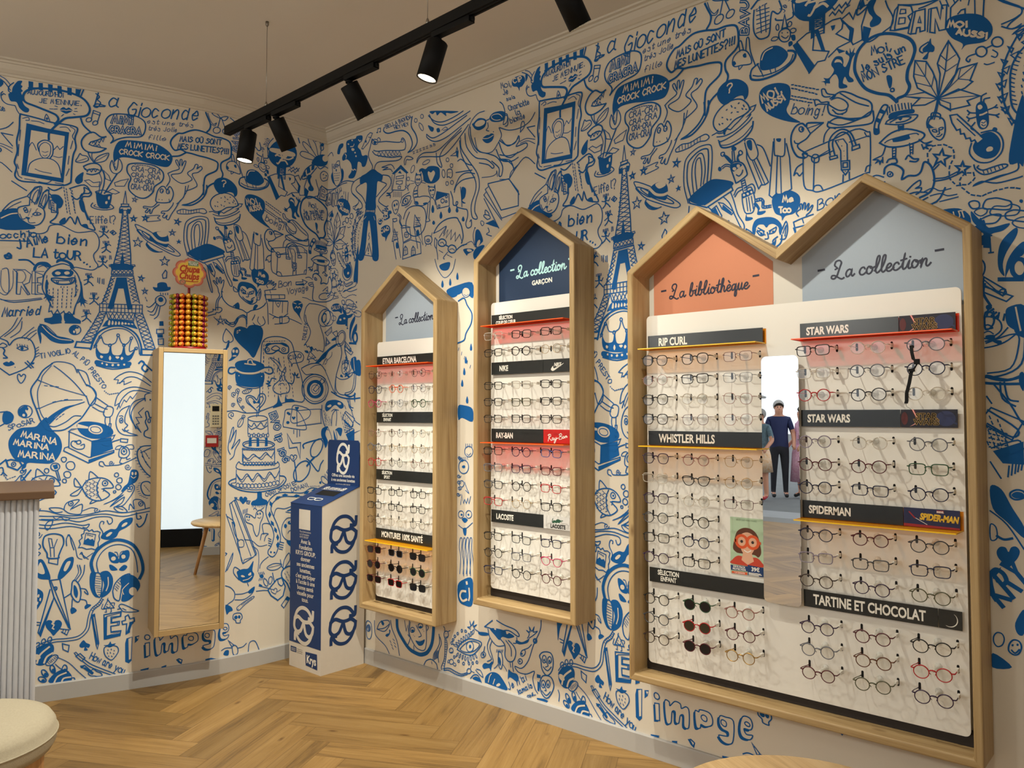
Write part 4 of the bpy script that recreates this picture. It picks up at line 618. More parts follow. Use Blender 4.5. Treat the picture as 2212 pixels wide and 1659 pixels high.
(918,1526,47,-6,52,-2,-11,-140,-97,7),(1142,1323,10,3,0,-14,-8,0),(1162,1327,9,-1,-2,-12,-6,0),(1153,1207,5,-36,-11,-1),(1122,1164,2,4,39,5,20,-6,-5,-12,-51,-4),
(1139,1132,25,2,5,-31,5,-26,6,-32,-12,-1,-11,58,-13,-1,-13,-59,-13,2,8,30,8,33),(1123,1015,61,-3,3,-9,9,-13,-38,9,-52,-6,9,16),(1378,1186,7,5,9,-20,-5,-2),(1402,1194,20,-20,-3,-4,-19,17),
(1127,1259,4,-1,-3,-8,-4,5),(941,891,9,-2,-3,-5,-7,1),(1086,681,48,9,5,-32,-52,-22),(1080,630,61,21,-2,-6,-59,-26),(996,617,11,3,2,-11,-8,-3),(1075,413,8,6,5,-5,6,2,4,-6,-1,-13,-24,7),
(973,178,5,-9,28,91,-4,1),(1126,201,1,-58,38,5,2,7,-35,-4,0,53),(1180,151,8,3,6,19,6,6,-11,1),(1181,138,15,3,-1,-65,-7,-7,-9,6,-1,50),(1202,140,11,2,-3,-13,-8,-7),
(1224,114,11,1,1,-36,-10,-2),(1308,61,8,3,10,-6,-3,-12,-8,5),(1095,213,7,1,1,-7,-7,-2),(1071,81,10,-2,-3,-7,-6,2),(1081,76,22,-19,-2,-5,-21,20),(1555,1487,9,4,34,-59,-11,-12),
(1599,1502,8,0,12,-45,-7,1),(1630,1502,9,-1,-2,-7,-4,-3),(1639,1456,18,-12,-12,-1),(1650,1509,4,-4,19,-25,-4,-25,-6,10,2,16),(1690,1482,14,-9,-7,-23,-10,7),(1589,1547,5,-1,-1,-41,-5,-1),
(1614,1541,4,-1,-1,-30,-3,-6),(1718,1317,8,-7,-3,-5,-8,5),(1711,1302,8,-6,-2,-7,-8,6),(1706,1284,8,-4,0,-8,-7,1),(1748,1277,8,-1,0,-8,-7,1),(1737,1239,6,0,0,-2,-6,0),
(1737,1234,6,0,0,-2,-6,0),(1737,1229,6,0,0,-3,-6,1),(1737,1224,6,0,-1,-3,-5,0),(1767,1240,5,0,0,-3,-6,1),(1766,1235,6,-1,0,-2,-6,0),(1766,1230,6,-1,0,-2,-6,0),(1766,1224,6,0,0,-2,-6,0),
(1444,1236,7,2,0,-3,-7,-2),(1445,1231,7,1,0,-2,-6,-2),(1446,1226,7,1,1,-2,-7,-2),(1448,1221,6,1,1,-3,-6,-1),(1449,1216,6,1,1,-3,-6,0),(1451,1211,5,0,1,-2,-5,0),(1660,1165,28,6,0,-6,-26,-3),
(1563,1106,70,4,0,-4,-68,-6),(1403,1352,7,0,-1,-11,-4,1),(1508,683,8,0,1,-26,-10,-1),(1532,682,8,0,1,-26,-9,-1),(1560,682,8,0,1,-26,-10,-1),(1695,744,16,10,17,-10,-16,-10),
(1674,757,6,4,7,-4,-7,-4),(1734,761,7,4,7,-4,-7,-4),(1677,724,7,4,6,-4,-6,-4),(1737,731,6,4,7,-4,-7,-4),(1586,468,-9,9,1,12,9,-9),(1578,436,-5,11,5,10,6,-11),(1594,409,-11,8,-1,12,10,-8),
(1603,387,-9,9,1,12,9,-10),(1607,363,-6,12,5,10,6,-12),(1605,341,-4,12,8,9,3,-12),(1615,500,-7,-9,-13,0,7,9),(1642,502,-12,-5,-12,6,12,4),(1683,498,-12,-7,-13,5,11,6),
(1718,509,-8,-9,-14,0,8,9),(1749,511,-11,-6,-14,4,11,6),(1634,181,8,7,9,-7,-7,-7),(328,1478,40,20,34,-31,-8,0,-27,22,-30,-14),(364,1481,-9,-6,17,-5),(428,1408,15,0,0,-4,-16,1),
(426,1400,18,-1,0,-4,-18,1),(428,1390,17,-1,1,-4,-16,1),(525,1387,49,-16,-53,-9),(602,1489,9,-5,0,-17,-9,7),(714,1265,31,5,21,-26,-24,9),(892,109,12,0,0,-8,-12,-1),
(892,51,24,3,12,-2,-4,-5,-32,0),(894,92,8,-2,-2,-22,-6,1),(103,1043,11,0,-1,-10,-10,2),(123,982,38,-4,-1,-7,-37,4),(110,690,44,17,0,-38,-30,1),(104,485,14,13,-2,-7,-10,-15),
(1593,1529,7,2,-1,-41,-8,-2),(1695,1546,11,6,4,-16,-13,-9),(1714,1560,11,4,-2,-16,-11,-6),(1684,1526,7,9,3,-15,-10,-7),(1250,1016,10,1,1,-13,-11,-1),(1244,979,15,1,1,-10,-14,-1),]),
(2,10,[(921,1621,63,10,33,-3,20,-5),]),
(2,7,[(1049,1642,-6,-19),(1085,1640,-9,-39,25,4),(1192,1619,-6,-27),(1193,1625,2,7),(1277,1629,-6,-27),(1322,1649,-9,-42),(1105,1259,-1,-10),(1112,1217,0,-10),(1104,1176,1,-10),
(1071,1124,-2,-10),(1084,1072,1,-10),(1067,1024,1,-9),(217,1269,0,-11),(109,924,7,5),(113,918,7,5),(116,912,7,6),(104,490,8,-17),]),
(2,6,[(1042,1641,-4,-17),(1295,1540,3,16,1,-10,3,10,1,-15),(1305,1541,5,16,3,-15),(1307,1547,5,0),(1319,1553,-1,-10),(1319,1555,0,3),(1353,1564,4,0),(1390,1550,1,16,8,-15,1,16),
(1403,1567,9,1),(1408,1568,-1,-16),(1290,1518,3,16,1,-10,3,10,0,-16),(1308,1535,-7,-1,-2,-15,8,0),(1300,1527,6,0),(1326,1536,-1,-16,8,1),(1345,1521,1,16,7,-15,1,16),
(1365,1539,-8,-1,-2,-16,8,0),(1356,1530,6,0),(1367,1539,8,1),(1371,1539,-1,-16),(1377,1540,9,1),(1381,1540,-1,-16),(1396,1542,-8,-1,-2,-16,9,0),(1387,1533,6,0),(1412,1527,0,-3),
(1422,1544,-1,-11),(1421,1528,0,2),(1428,1545,-2,-11),(1426,1528,0,3),(1433,1545,-1,-11),(1431,1529,1,3),(1437,1640,16,-10),(1106,1521,-21,-13,-16,-8,-4,-7,9,-3,33,-2),
(1151,1312,-5,-60,-5,-40,-10,-44),(1163,1314,5,-59,5,-56,1,-27),(1126,1134,55,5),(1322,1220,38,-19,62,27,3,-8,-60,-26,-40,16,-3,10),(1096,1239,6,5,4,6,6,-5,5,-6),
(1102,1197,6,5,4,6,6,-5,5,-3),(1094,1156,7,5,4,6,5,-5,6,-6),(1061,1105,7,5,3,5,6,-4,5,-7),(1075,1053,6,5,4,5,6,-5,5,-6),(1058,1005,6,5,4,5,5,-4,6,-7),(911,1236,1,-17),(930,1233,0,-11),
(929,1236,0,3),(865,1206,68,5),(874,1007,6,24,1,-16,5,16,-1,-23),(905,1026,-2,-16),(917,1027,-3,-15),(931,1029,-2,-16),(932,1033,1,4),(961,1040,-4,-23),(928,889,14,-15),(933,893,14,-17),
(1021,655,59,-34,61,27,0,6),(1006,267,-28,-96,-6,10,25,109),(1748,1277,1,-9),(1756,1276,0,-8),(89,914,1,9),(97,916,2,10),(106,918,2,10),(114,916,2,9),(122,912,2,10),(130,909,2,10),
(1590,268,7,-30),(1619,1532,-2,-40),(888,1366,34,-21),]),
(2,4,[(919,1605,4,12,3,-12),(921,1609,3,0),(961,1608,1,12),(965,1614,3,-6),(970,1608,1,13),(981,1622,0,-5),(982,1609,1,13),(989,1610,0,12),(982,1616,7,0),(1001,1619,0,-8),(1001,1621,1,2),
(964,1600,-8,-1,0,-12,7,1),(956,1593,6,1),(972,1589,2,12,2,-8,2,9,1,-12),(984,1602,0,-4),(994,1603,-8,0,-1,-13,8,1),(986,1596,5,1),(996,1591,0,13,7,-12,1,12),(1006,1592,0,13,8,-12,0,13),
(1029,1603,-1,-8),(1029,1605,0,2),(1040,1608,-8,-1,-1,-12,8,1),(1032,1601,6,1),(1044,1596,0,2),(978,1575,-8,-1),(988,1577,-8,-2),(982,1584,6,-1),(1020,1591,3,5),(1029,1585,5,2),
(1026,1571,4,-2),(1003,1565,-5,-6),(1028,1578,7,1),(1179,1454,3,0),(1185,1454,4,0),(1191,1454,4,1),(1197,1455,4,0),(1204,1455,3,0),(1210,1455,3,-1),(1215,1454,4,-1),(1221,1453,4,-1),
(1227,1451,4,0),(1182,1436,2,14),(1187,1443,4,-7),(1193,1436,7,14,2,-15),(1196,1440,5,0),(1206,1443,4,0),(1224,1435,2,15),(1230,1443,3,-8),(1236,1435,6,15,3,-15),(1239,1440,5,0),
(1182,1419,1,12),(1187,1425,4,-6),(1193,1419,6,13,3,-13),(1196,1423,4,0),(1205,1425,4,0),(1223,1419,1,13),(1228,1426,4,-7),(1235,1419,5,13,4,-13),(1237,1424,5,0),(1185,1404,2,12),
(1189,1410,3,-6),(1193,1404,5,12,1,-12),(1195,1408,3,0),(1202,1410,3,0),(1214,1403,2,13),(1218,1409,3,-6),(1222,1403,5,12,2,-12),(1224,1407,4,0),(1178,1384,2,15),(1182,1391,3,-7),
(1187,1384,5,15,2,-15),(1189,1389,3,0),(1196,1392,4,0),(1210,1384,1,16),(1214,1392,3,-8),(1219,1384,4,16,2,-16),(1221,1390,3,0),(982,1464,8,12,6,-9,8,10),
(1073,1497,4,6,4,-6,4,11,5,-7,5,12,4,-8,3,13),(1076,1491,4,6,4,-7,5,7,5,-8),(1058,1425,4,-9,5,9,5,-8,5,10,5,-8,5,9),(1127,1454,2,-6,-3,-4,5,-4,-2,-6),(1157,1376,-5,-36),(1157,1376,4,-34),
(1151,1309,13,-9),(1163,1310,-14,-12),(1149,1298,16,-9),(1164,1300,-16,-13),(1148,1287,18,-8),(1165,1289,-18,-12),(1147,1277,19,-8),(1166,1279,-21,-13),(1145,1266,22,-8),(1166,1269,-22,-14),
(1144,1255,24,-7),(1167,1258,-25,-13),(1142,1245,27,-8),(1168,1248,-27,-14),(1141,1234,29,-7),(1169,1237,-29,-13),(1140,1224,30,-8),(1170,1227,-32,-14),(1138,1213,33,-7),(1170,1216,-33,-14),
(1137,1202,35,-7),(1171,1206,-35,-14),(1136,1192,37,-7),(1172,1195,-38,-14),(1134,1181,40,-7),(1173,1185,-40,-15),(1129,1150,9,-9),(1137,1151,-8,-11),(1139,1151,8,-9),(1147,1151,-8,-10),
(1148,1152,9,-9),(1157,1152,-8,-10),(1158,1152,9,-9),(1167,1153,-8,-10),(1168,1153,9,-9),(1177,1154,-8,-11),(1127,1139,1,-5),(1131,1140,0,-6),(1135,1140,0,-5),(1139,1140,0,-5),
(1143,1141,0,-6),(1147,1141,0,-5),(1151,1141,0,-5),(1155,1142,0,-6),(1159,1142,0,-5),(1163,1142,0,-5),(1167,1143,0,-6),(1171,1143,0,-5),(1175,1143,0,-5),(1179,1144,0,-6),(1126,1129,6,-9),
(1135,1130,-13,-11),(1165,1133,19,-9),(1182,1134,-15,-11),(1122,1119,8,-9),(1132,1120,-13,-11),(1168,1123,18,-8),(1184,1124,-14,-11),(1119,1109,8,-9),(1129,1110,-13,-11),(1170,1113,18,-8),
(1186,1115,-14,-11),(1116,1099,8,-9),(1127,1100,-14,-11),(1172,1104,18,-9),(1188,1105,-14,-11),(1113,1089,9,-9),(1124,1090,-15,-11),(1174,1094,19,-9),(1191,1095,-15,-11),(1109,1079,10,-9),
(1121,1080,-15,-11),(1177,1084,18,-8),(1193,1085,-14,-10),(1106,1069,10,-9),(1119,1070,-16,-11),(1179,1075,18,-9),(1195,1076,-14,-11),(1107,1056,0,-22),(1116,1057,0,-23),(1125,1057,0,-22),
(1134,1057,0,-22),(1143,1057,0,-22),(1152,1058,0,-23),(1161,1058,0,-22),(1170,1058,0,-22),(1179,1058,0,-22),(1189,1059,-1,-23),(1198,1059,0,-22),(1099,1045,106,3),(1099,1033,13,-12),
(1116,1032,-22,-10),(1094,1022,13,-11),(1112,1021,-24,-9),(1088,1012,15,-11),(1107,1011,-24,-10),(1083,1001,16,-11),(1103,1001,-26,-11),(1077,990,18,-10),(1099,990,-27,-10),
(1072,980,18,-10),(1095,980,-28,-10),(1067,970,19,-10),(1090,970,-29,-11),(1061,959,21,-10),(1086,960,-30,-11),(1186,1034,23,-10),(1206,1035,-16,-12),(1190,1023,23,-9),(1209,1024,-16,-12),
(1193,1012,24,-9),(1213,1014,-17,-12),(1196,1002,25,-10),(1217,1003,-18,-12),(1199,991,26,-10),(1221,992,-19,-12),(1202,980,27,-10),(1225,981,-19,-12),(1206,969,27,-10),(1229,970,-20,-12),
(1209,958,28,-9),(1233,959,-21,-12),(1212,947,28,-9),(1237,949,-22,-12),(1121,1032,9,-18),(1131,1032,-9,-17),(1131,1032,9,-17),(1141,1033,-9,-18),(1142,1031,9,-16),(1152,1033,-9,-17),
(1152,1031,9,-15),(1162,1034,-9,-17),(1163,1031,9,-14),(1173,1035,-9,-18),(1173,1031,9,-14),(1183,1035,-9,-17),(1098,1265,0,6),(1102,1265,-1,6),(1105,1266,0,6),(1108,1266,0,6),
(1112,1267,0,5),(1105,1223,-1,6),(1108,1224,0,6),(1111,1224,0,6),(1115,1225,0,5),(1118,1225,0,6),(1097,1182,0,6),(1100,1182,0,6),(1104,1183,0,6),(1107,1183,0,6),(1111,1183,-1,6),
(1064,1131,0,5),(1067,1131,0,6),(1070,1131,0,6),(1074,1132,0,5),(1077,1132,0,6),(1077,1079,0,5),(1081,1079,0,6),(1084,1079,0,6),(1088,1079,-1,6),(1091,1080,0,5),(1060,1031,0,6),
(1063,1031,0,6),(1067,1031,0,6),(1070,1032,0,5),(1074,1032,-1,6),(1121,1191,0,-11),(1124,1191,1,-10),(1093,1127,0,-13),(1098,1127,-1,-16),(1104,1124,0,-13),(1108,1125,0,-15),
(1080,1295,-9,-1,1,-20,9,1),(1072,1284,6,1),(1086,1290,0,-14),(1085,1293,0,3),(1089,1287,5,0),(1097,1288,5,1),(1129,1282,0,-3),(988,1090,0,-5),(988,1080,0,-5),(988,1071,0,-5),
(988,1061,0,-5),(988,1052,0,-5),(988,1042,0,-5),(999,1088,0,-5),(999,1079,0,-5),(999,1070,0,-5),(999,1061,0,-5),(999,1052,0,-5),(999,1042,-1,-4),(1010,1091,0,-5),(1010,1082,0,-5),
(1010,1072,0,-5),(1009,1063,0,-5),(1009,1053,0,-5),(1009,1044,0,-5),(1021,1089,0,-4),(1021,1080,0,-4),(1020,1071,0,-4),(1020,1062,0,-4),(1020,1053,0,-5),(1020,1044,-1,-5),(1032,1093,0,-5),
(1032,1083,-1,-5),(1031,1074,0,-5),(1031,1064,0,-5),(1030,1055,0,-5),(1030,1045,0,-5),(973,1123,-1,-8),(972,1109,0,-7),(972,1096,0,-8),(976,1104,0,-5),(975,1094,0,-6),(975,1083,0,-6),
(979,1086,0,-4),(979,1078,0,-4),(978,1071,0,-4),(982,1067,0,-2),(982,1063,0,-3),(982,1059,0,-3),(1038,1128,1,-8),(1039,1113,1,-8),(1040,1098,1,-8),(1041,1083,1,-8),(1041,1116,0,-7),
(1041,1104,0,-7),(1041,1092,0,-7),(1041,1080,0,-7),(1043,1103,0,-5),(1042,1094,0,-4),(1041,1086,0,-5),(1040,1077,-1,-5),(1046,1091,-1,-3),(1044,1085,-2,-3),(1042,1079,-2,-3),
(1039,1073,-1,-3),(1006,1096,0,-3),(1013,1096,0,-2),(1021,1097,0,-3),(949,924,9,7),(949,917,9,7),(950,910,9,6),(950,903,10,6),(960,913,7,2),(964,914,2,-13),(972,911,1,-8),(972,913,-1,3),
(979,918,6,-12,1,13),(1007,925,2,-13,8,2),(1022,915,-2,13),(1036,915,10,8,-4,-13),(1040,917,3,-2),(1051,919,-7,-10,5,-5),(1055,899,7,10),(1068,898,-5,-7),(1070,900,1,2),(1075,901,3,-3),
(1075,874,9,8),(1082,865,9,8),(1088,866,-2,-8),(1102,857,-5,7,-9,-8,5,-7),(1092,860,4,-5),(1109,846,5,-7),(1112,843,-9,-8),(973,829,7,-1),(986,828,7,-1),(999,827,7,-1),(993,785,7,2),
(1007,788,7,2),(1020,792,8,1),(1002,738,4,4),(1009,745,4,3),(1016,751,4,3),(905,714,-3,13),(935,724,0,15,8,-12),(936,729,4,2),(945,728,-4,13),(947,736,6,-5),
(1138,849,11,-1,-3,-10,17,7,0,-10,18,9),(1143,777,8,6,3,-13,10,23,6,-6,9,16,6,-7,11,17),(1208,702,-13,23,8,3,-9,16,15,0,-9,13,13,14),(1217,649,2,-3),(1221,644,2,-4),(1224,638,2,-3),
(1228,632,2,-3),(1211,637,3,-5),(1216,629,2,-4),(1220,622,3,-4),(1225,614,2,-4),(884,602,2,-3),(887,596,2,-4),(891,590,2,-4),(894,583,3,2),(900,586,2,1),(905,588,3,1),(910,590,3,1),
(1081,428,3,-1),(1086,426,3,-1),(1091,424,3,-1),(990,425,8,-2,3,-20),(1011,421,-7,-21,-9,0,-4,22),(995,400,2,-24),(1004,400,1,-25),(1008,294,3,-5),(1030,183,-2,-10),(1036,181,-3,-11),
(1130,224,1,-9,-4,1),(1142,224,1,-9,-3,-1),(1098,211,11,-80),(1136,114,1,-3),(1144,115,1,-3),(1151,110,1,-2),(1135,106,1,-3),(1142,106,1,-3),(1150,102,1,-2),(1138,97,1,-2),(1145,96,2,-3),
(1066,109,12,-13),(1564,1491,34,-59),(1595,1465,4,35),(1699,1520,13,5),(1598,1541,16,-5),(1598,1537,16,-4),(1597,1533,17,-4),(1597,1530,17,-4),(1597,1526,16,-4),(1597,1523,16,-4),
(1597,1519,16,-4),(1597,1516,16,-5),(1597,1512,16,-4),(1480,1585,3,1),(1486,1587,4,1),(1493,1589,3,1),(1499,1590,4,1),(1481,1582,27,-2),(1481,1573,27,-1),(1481,1564,27,0),(1481,1555,27,0),
(1481,1545,27,2),(1480,1536,28,2),(1488,1590,3,-57),(1499,1589,2,-57),(1489,1455,5,-14),(1508,1453,3,-11),(1519,1453,1,-10),(1767,1443,9,35,4,1),(1767,1443,5,-4),(24,1435,3,40,4,0),
(99,1467,0,-25),(91,1470,-2,-9),(166,1352,-6,4),(164,1345,-6,5),(162,1339,-6,4),(160,1333,-7,4),(158,1326,-6,4),(156,1319,-6,4),(155,1312,-7,5),(154,1305,-6,4),(154,1298,-6,4),
(154,1290,-6,4),(155,1283,-7,4),(156,1275,-7,4),(157,1268,-6,3),(39,1310,12,45,6,51),(1557,1369,-7,-19),(1584,1353,-5,-12),(1585,1356,1,3),(1587,1352,-4,-12),(1617,1349,-4,-12),
(1611,1331,1,3),(1612,1316,-28,-3),(1661,1267,35,4),(1596,1250,29,11),(1635,1276,15,0,7,-12),(1730,1302,-1,11),(1734,1305,-1,11),(1739,1307,-2,11),(1744,1306,-1,12),(1750,1306,-2,11),
(1755,1306,-1,11),(1761,1305,-2,11),(1766,1304,-1,11),(1771,1302,-1,11),(1737,1240,0,-21),(1743,1239,-1,-20),(1766,1241,1,-21),(1772,1240,-1,-20),(68,1266,27,-36),(1443,1236,5,-26),
(1451,1238,6,-28),(1454,1198,3,-27),(1459,1199,4,-30),(1465,1200,4,-27),(1468,1274,20,-54),(1472,1273,22,-53),(1527,1269,1,-75),(1569,1137,3,-10),(1402,1033,-5,5),(1407,1028,-4,5),
(1413,1023,-5,5),(1599,1147,1,20),(1633,1170,0,-14),(1629,1148,5,-18,5,21),(1655,1150,6,-9),(1665,1153,-7,-23),(1574,1122,1,-11),(1601,1125,2,-11),(1581,1101,-1,-37),(1614,1104,-1,-34),
(100,1086,5,-18),(1470,1006,2,-13),(1465,998,13,5),(1552,929,0,-6),(1552,917,0,-5),(1551,905,0,-5),(1551,894,0,-6),(1551,882,0,-5),(1550,870,0,-5),(1550,859,0,-6),(1550,847,0,-5),
(1550,835,-1,-5),(1549,824,0,-6),(1549,812,0,-5),(1569,926,0,-5),(1569,914,0,-5),(1569,903,0,-5),(1569,892,0,-6),(1569,880,0,-5),(1569,869,0,-5),(1569,857,0,-5),(1569,846,0,-5),
(1569,835,0,-5),(1569,823,0,-5),(1569,812,0,-5),(1585,931,1,-6),(1586,919,0,-6),(1586,907,1,-5),(1587,895,0,-5),(1587,883,1,-5),(1588,872,0,-6),(1588,860,0,-6),(1589,848,0,-5),
(1589,836,0,-5),(1590,824,0,-5),(1590,813,0,-6),(1602,928,1,-6),(1603,916,1,-5),(1604,905,0,-6),(1605,893,0,-5),(1606,882,0,-6),(1607,870,0,-5),(1608,859,0,-6),(1609,847,0,-5),
(1609,836,1,-5),(1610,824,1,-5),(1611,813,1,-5),(1619,932,1,-5),(1621,920,0,-5),(1622,909,0,-6),(1623,897,1,-6),(1625,885,0,-5),(1626,873,1,-5),(1627,861,1,-5),(1629,849,0,-5),
(1630,837,1,-5),(1631,825,1,-5),(1633,813,0,-5),(1636,929,1,-5),(1638,918,1,-5),(1640,906,1,-5),(1642,895,1,-6),(1644,883,0,-5),(1645,872,1,-6),(1647,860,1,-5),(1649,848,1,-5),
(1651,837,1,-5),(1653,825,0,-5),(1654,814,1,-6),(1551,975,5,1),(1560,976,4,1),(1568,977,5,0),(1577,978,4,0),(1585,979,5,0),(1593,980,5,0),(1602,981,5,0),(1611,981,4,1),(1619,982,5,1),
(1552,967,-1,-7),(1551,955,0,-7),(1551,943,0,-7),(1551,931,0,-7),(1551,918,-1,-6),(1550,906,0,-6),(1550,894,0,-6),(1685,989,1,7),(1685,992,12,-1),(1692,1008,8,-1),(1690,1008,-2,0),
(1688,1011,13,-1,1,7),(1691,1026,-1,-7,12,0,1,7),(1696,1019,1,5),(1691,1028,1,7),(1692,1032,12,-1),(1656,622,5,-5,-5,-3,4,-6),(1768,766,1,-6),(1770,755,2,-5),(1773,745,1,-6),(0,735,1,-6),
(2,724,1,-6),(0,759,1,-5),(2,750,1,-5),(4,741,1,-5),(6,732,1,-5),(8,723,1,-5),(7,752,1,-4),(9,744,1,-4),(10,737,6,-5),(17,729,1,-4),(19,721,1,-4),(20,745,1,-3),(22,739,1,-4),(24,733,1,-4),
(25,726,1,-3),(27,720,1,-3),(30,738,0,-3),(31,733,1,-2),(32,728,1,-2),(34,724,1,-3),(35,719,1,-3),(82,760,2,-6),(86,749,2,-6),(90,738,2,-6),(94,727,2,-6),(98,716,2,-6),(102,706,2,-6),
(94,754,2,-5),(97,744,2,-5),(101,734,2,-5),(104,725,2,-6),(108,715,2,-6),(111,705,2,-6),(106,749,2,-5),(109,740,2,-5),(112,731,2,-5),(115,722,2,-5),(118,713,2,-5),(121,704,2,-5),
(118,743,1,-4),(121,735,1,-4),(123,727,2,-4),(126,719,1,-4),(128,711,2,-4),(131,703,1,-4),(1521,479,0,-4),(1526,479,0,-5),(1532,479,0,-5),(1538,479,0,-5),(1543,478,0,-5),(1549,478,0,-5),
(1555,478,0,-5),(1561,477,0,-5),(1566,477,1,-5),(1595,520,3,-8),(1594,522,-1,1),(1617,517,-5,12),(1647,535,3,-8),(1646,537,-1,2),(1664,544,-12,-4,6,-10,12,4),(1655,535,9,3),(1653,510,-4,13),
(1676,515,-3,13,5,-8,-1,9,7,-12),(1686,518,0,13,9,-11),(1687,522,4,1),(1698,520,-5,12,13,-10,-5,12),(1708,531,3,-8),(1707,533,-1,2),(1714,523,2,0),(1721,523,3,0),(1729,523,2,0),
(1736,523,3,0),(1744,522,2,0),(1751,522,3,0),(9,566,13,-9),(1466,505,13,-7),(1502,493,10,-5),(1457,492,62,-164),(1494,309,4,11,29,5),(1441,460,51,-143),(1492,456,1,12),(1496,457,1,12),
(1500,458,2,12),(1504,459,2,12),(1547,268,-3,8),(1552,268,-3,8),(1558,268,-4,8),(1563,268,-4,8),(1547,258,-2,-6),(1552,258,-2,-6),(1558,258,-3,-6),(1563,258,-3,-6),(1606,208,12,5),
(1457,86,4,-3),(214,1618,13,-6),(37,1539,3,-1),(46,1537,3,0),(55,1536,3,0),(64,1535,3,0),(38,1531,3,-1),(46,1530,3,-1),(54,1529,3,-1),(62,1528,3,-1),(40,1523,2,-1),(47,1522,2,-1),
(53,1521,3,-1),(60,1520,3,-1),(41,1515,3,-1),(47,1514,2,-1),(53,1513,2,0),(59,1512,2,0),(45,1484,5,-16),(54,1485,5,-16),(64,1486,5,-15),(73,1487,5,-15),
(258,1552,8,9,9,-13,6,8,11,-13,6,11,9,-14,8,10,7,-13,8,11,8,-15,6,12,9,-14,8,10,8,-14),(258,1552,6,-7,9,4,11,-10,8,4,11,-9,6,5,11,-8,6,5,12,-9,6,5,11,-7,8,4),(205,1390,-1,-8),
(210,1389,-1,-8),(216,1388,-2,-8),(221,1387,-1,-8),(226,1386,-1,-8),(231,1385,-1,-8),(237,1384,-2,-8),(242,1383,-2,-8),(247,1382,-1,-8),(186,1355,-1,4),(180,1346,0,4),(175,1336,-1,4),
(170,1327,-1,4),(168,1316,-1,4),(167,1305,-1,4),(165,1295,-1,4),(165,1284,-1,4),(166,1273,-1,4),(168,1262,-1,4),(169,1251,-1,4),(300,1624,-7,12),(313,1636,-9,0,7,-12,8,0),(308,1630,6,0),
(316,1636,6,-11,8,0),(327,1637,6,-12,8,0),(344,1625,-2,12,10,-12),(344,1629,4,0),(361,1625,-6,12),(369,1633,5,-7),(368,1635,-1,2),(387,1626,-6,12,14,-12,-6,12),(398,1626,-7,12),
(408,1626,-2,12,10,-11),(408,1630,4,0),(340,1612,-5,10),(347,1611,-4,11),(337,1617,8,0),(353,1621,-8,1,5,-11,7,0),(347,1616,6,0),(355,1621,6,-5,2,5),(361,1616,2,-6),(375,1610,-4,10),
(383,1610,-4,10),(373,1615,8,0),(388,1619,-7,1,4,-11,8,0),(383,1615,6,-1),(391,1619,6,-5,1,5),(397,1614,2,-5),(342,1368,4,-4,3,4,5,-4),(333,1340,1,-41),
(535,1253,18,17,11,11,-11,-26,18,15,-7,-22,21,20,-3,-28,18,18,0,-25,17,17,11,-24),(535,1217,3,-2),(540,1214,2,-1),(544,1212,3,-2),(549,1209,2,-1),(568,1200,3,-2),(573,1197,3,-1),
(579,1194,3,-1),(584,1192,3,-2),(483,1242,-4,-5),(498,1243,4,-7),(331,87,6,-5),(336,78,6,-5),(341,69,6,-5),(344,94,8,-4),(348,85,8,-4),(352,76,7,-4),(396,156,7,-29,7,18,4,-33,7,44),
(523,90,-1,-21),(527,92,-2,-21),(530,94,-1,-21),(533,96,-1,-21),(537,98,-2,-21),(757,136,1,7),(762,137,1,7),(767,138,1,7),(772,139,2,7),(777,140,2,7),(876,58,3,3),(883,54,0,2),(886,56,-1,1),
(888,57,0,1),(103,980,23,-26),(624,507,4,28,7,-24,4,11,7,-10,5,14,5,-14,6,20),(1602,1530,17,1),(1602,1524,17,1),(1602,1519,17,1),(1602,1513,17,1),(1601,1508,18,1),(1601,1503,17,1),
(1601,1497,17,1),(1601,1492,17,1),(1757,1526,11,5),(772,1617,-2,16,6,-11,0,10,6,-16),(799,1624,3,-10),(798,1627,0,2),(807,1615,-1,-5),(804,1584,3,-6),(810,1584,3,-6),(810,1586,-1,2),
(804,1564,6,-15),(825,1559,4,-10),(847,1559,5,0),(854,1559,5,0),(800,1530,6,-15),(826,1526,5,-10),(840,1531,6,-15),(767,1374,31,-6),(1007,1367,1,-5),(1008,1358,1,-5),(1010,1348,0,-5),
(1011,1339,1,-5),(1012,1330,1,-5),(1013,1321,1,-6),(1015,1311,0,-5),(1016,1302,1,-5),(1023,1364,1,-5),(1025,1355,1,-5),(1026,1346,1,-5),(1028,1337,1,-5),(1030,1328,1,-5),(1032,1319,1,-5),
(1033,1310,1,-5),(982,1335,0,-4),(982,1328,0,-3),(982,1322,0,-4),(982,1315,0,-3),(982,1309,-1,-4),(984,1327,1,-4),(985,1320,0,-3),(985,1314,0,-3),(985,1308,1,-4),(986,1302,0,-4),
(1013,1363,1,-4),(1014,1355,1,-4),(1015,1348,1,-4),(1016,1341,1,-4),(1017,1334,1,-4),(1019,1326,0,-4),(1020,1319,0,-4),(1021,1312,0,-4),(1022,1305,0,-4),(1023,1298,1,-4),(1027,1360,0,-4),
(1028,1352,1,-3),(1029,1345,1,-4),(1030,1338,1,-4),(1031,1331,1,-4),(1032,1324,1,-4),(1033,1317,1,-4),(1034,1309,1,-4),(1035,1302,1,-4),(1251,1097,1,-6),(1258,1097,0,-5),(1264,1097,0,-5),
(1270,1098,0,-5),(1212,1082,2,-4),(1215,1075,2,-4),]),
(1,4,[(949,1619,-4,-4,0,-4,3,-4,3,4,1,4),(949,1468,12,13,13,-8,-1,-24,-11,-11,-11,8),(959,1540,4,18,8,-18),(992,921,-3,-5,1,-5,4,-3,3,5,-1,4),(1025,930,-2,-6,0,-4,5,-3,3,5,-1,4),
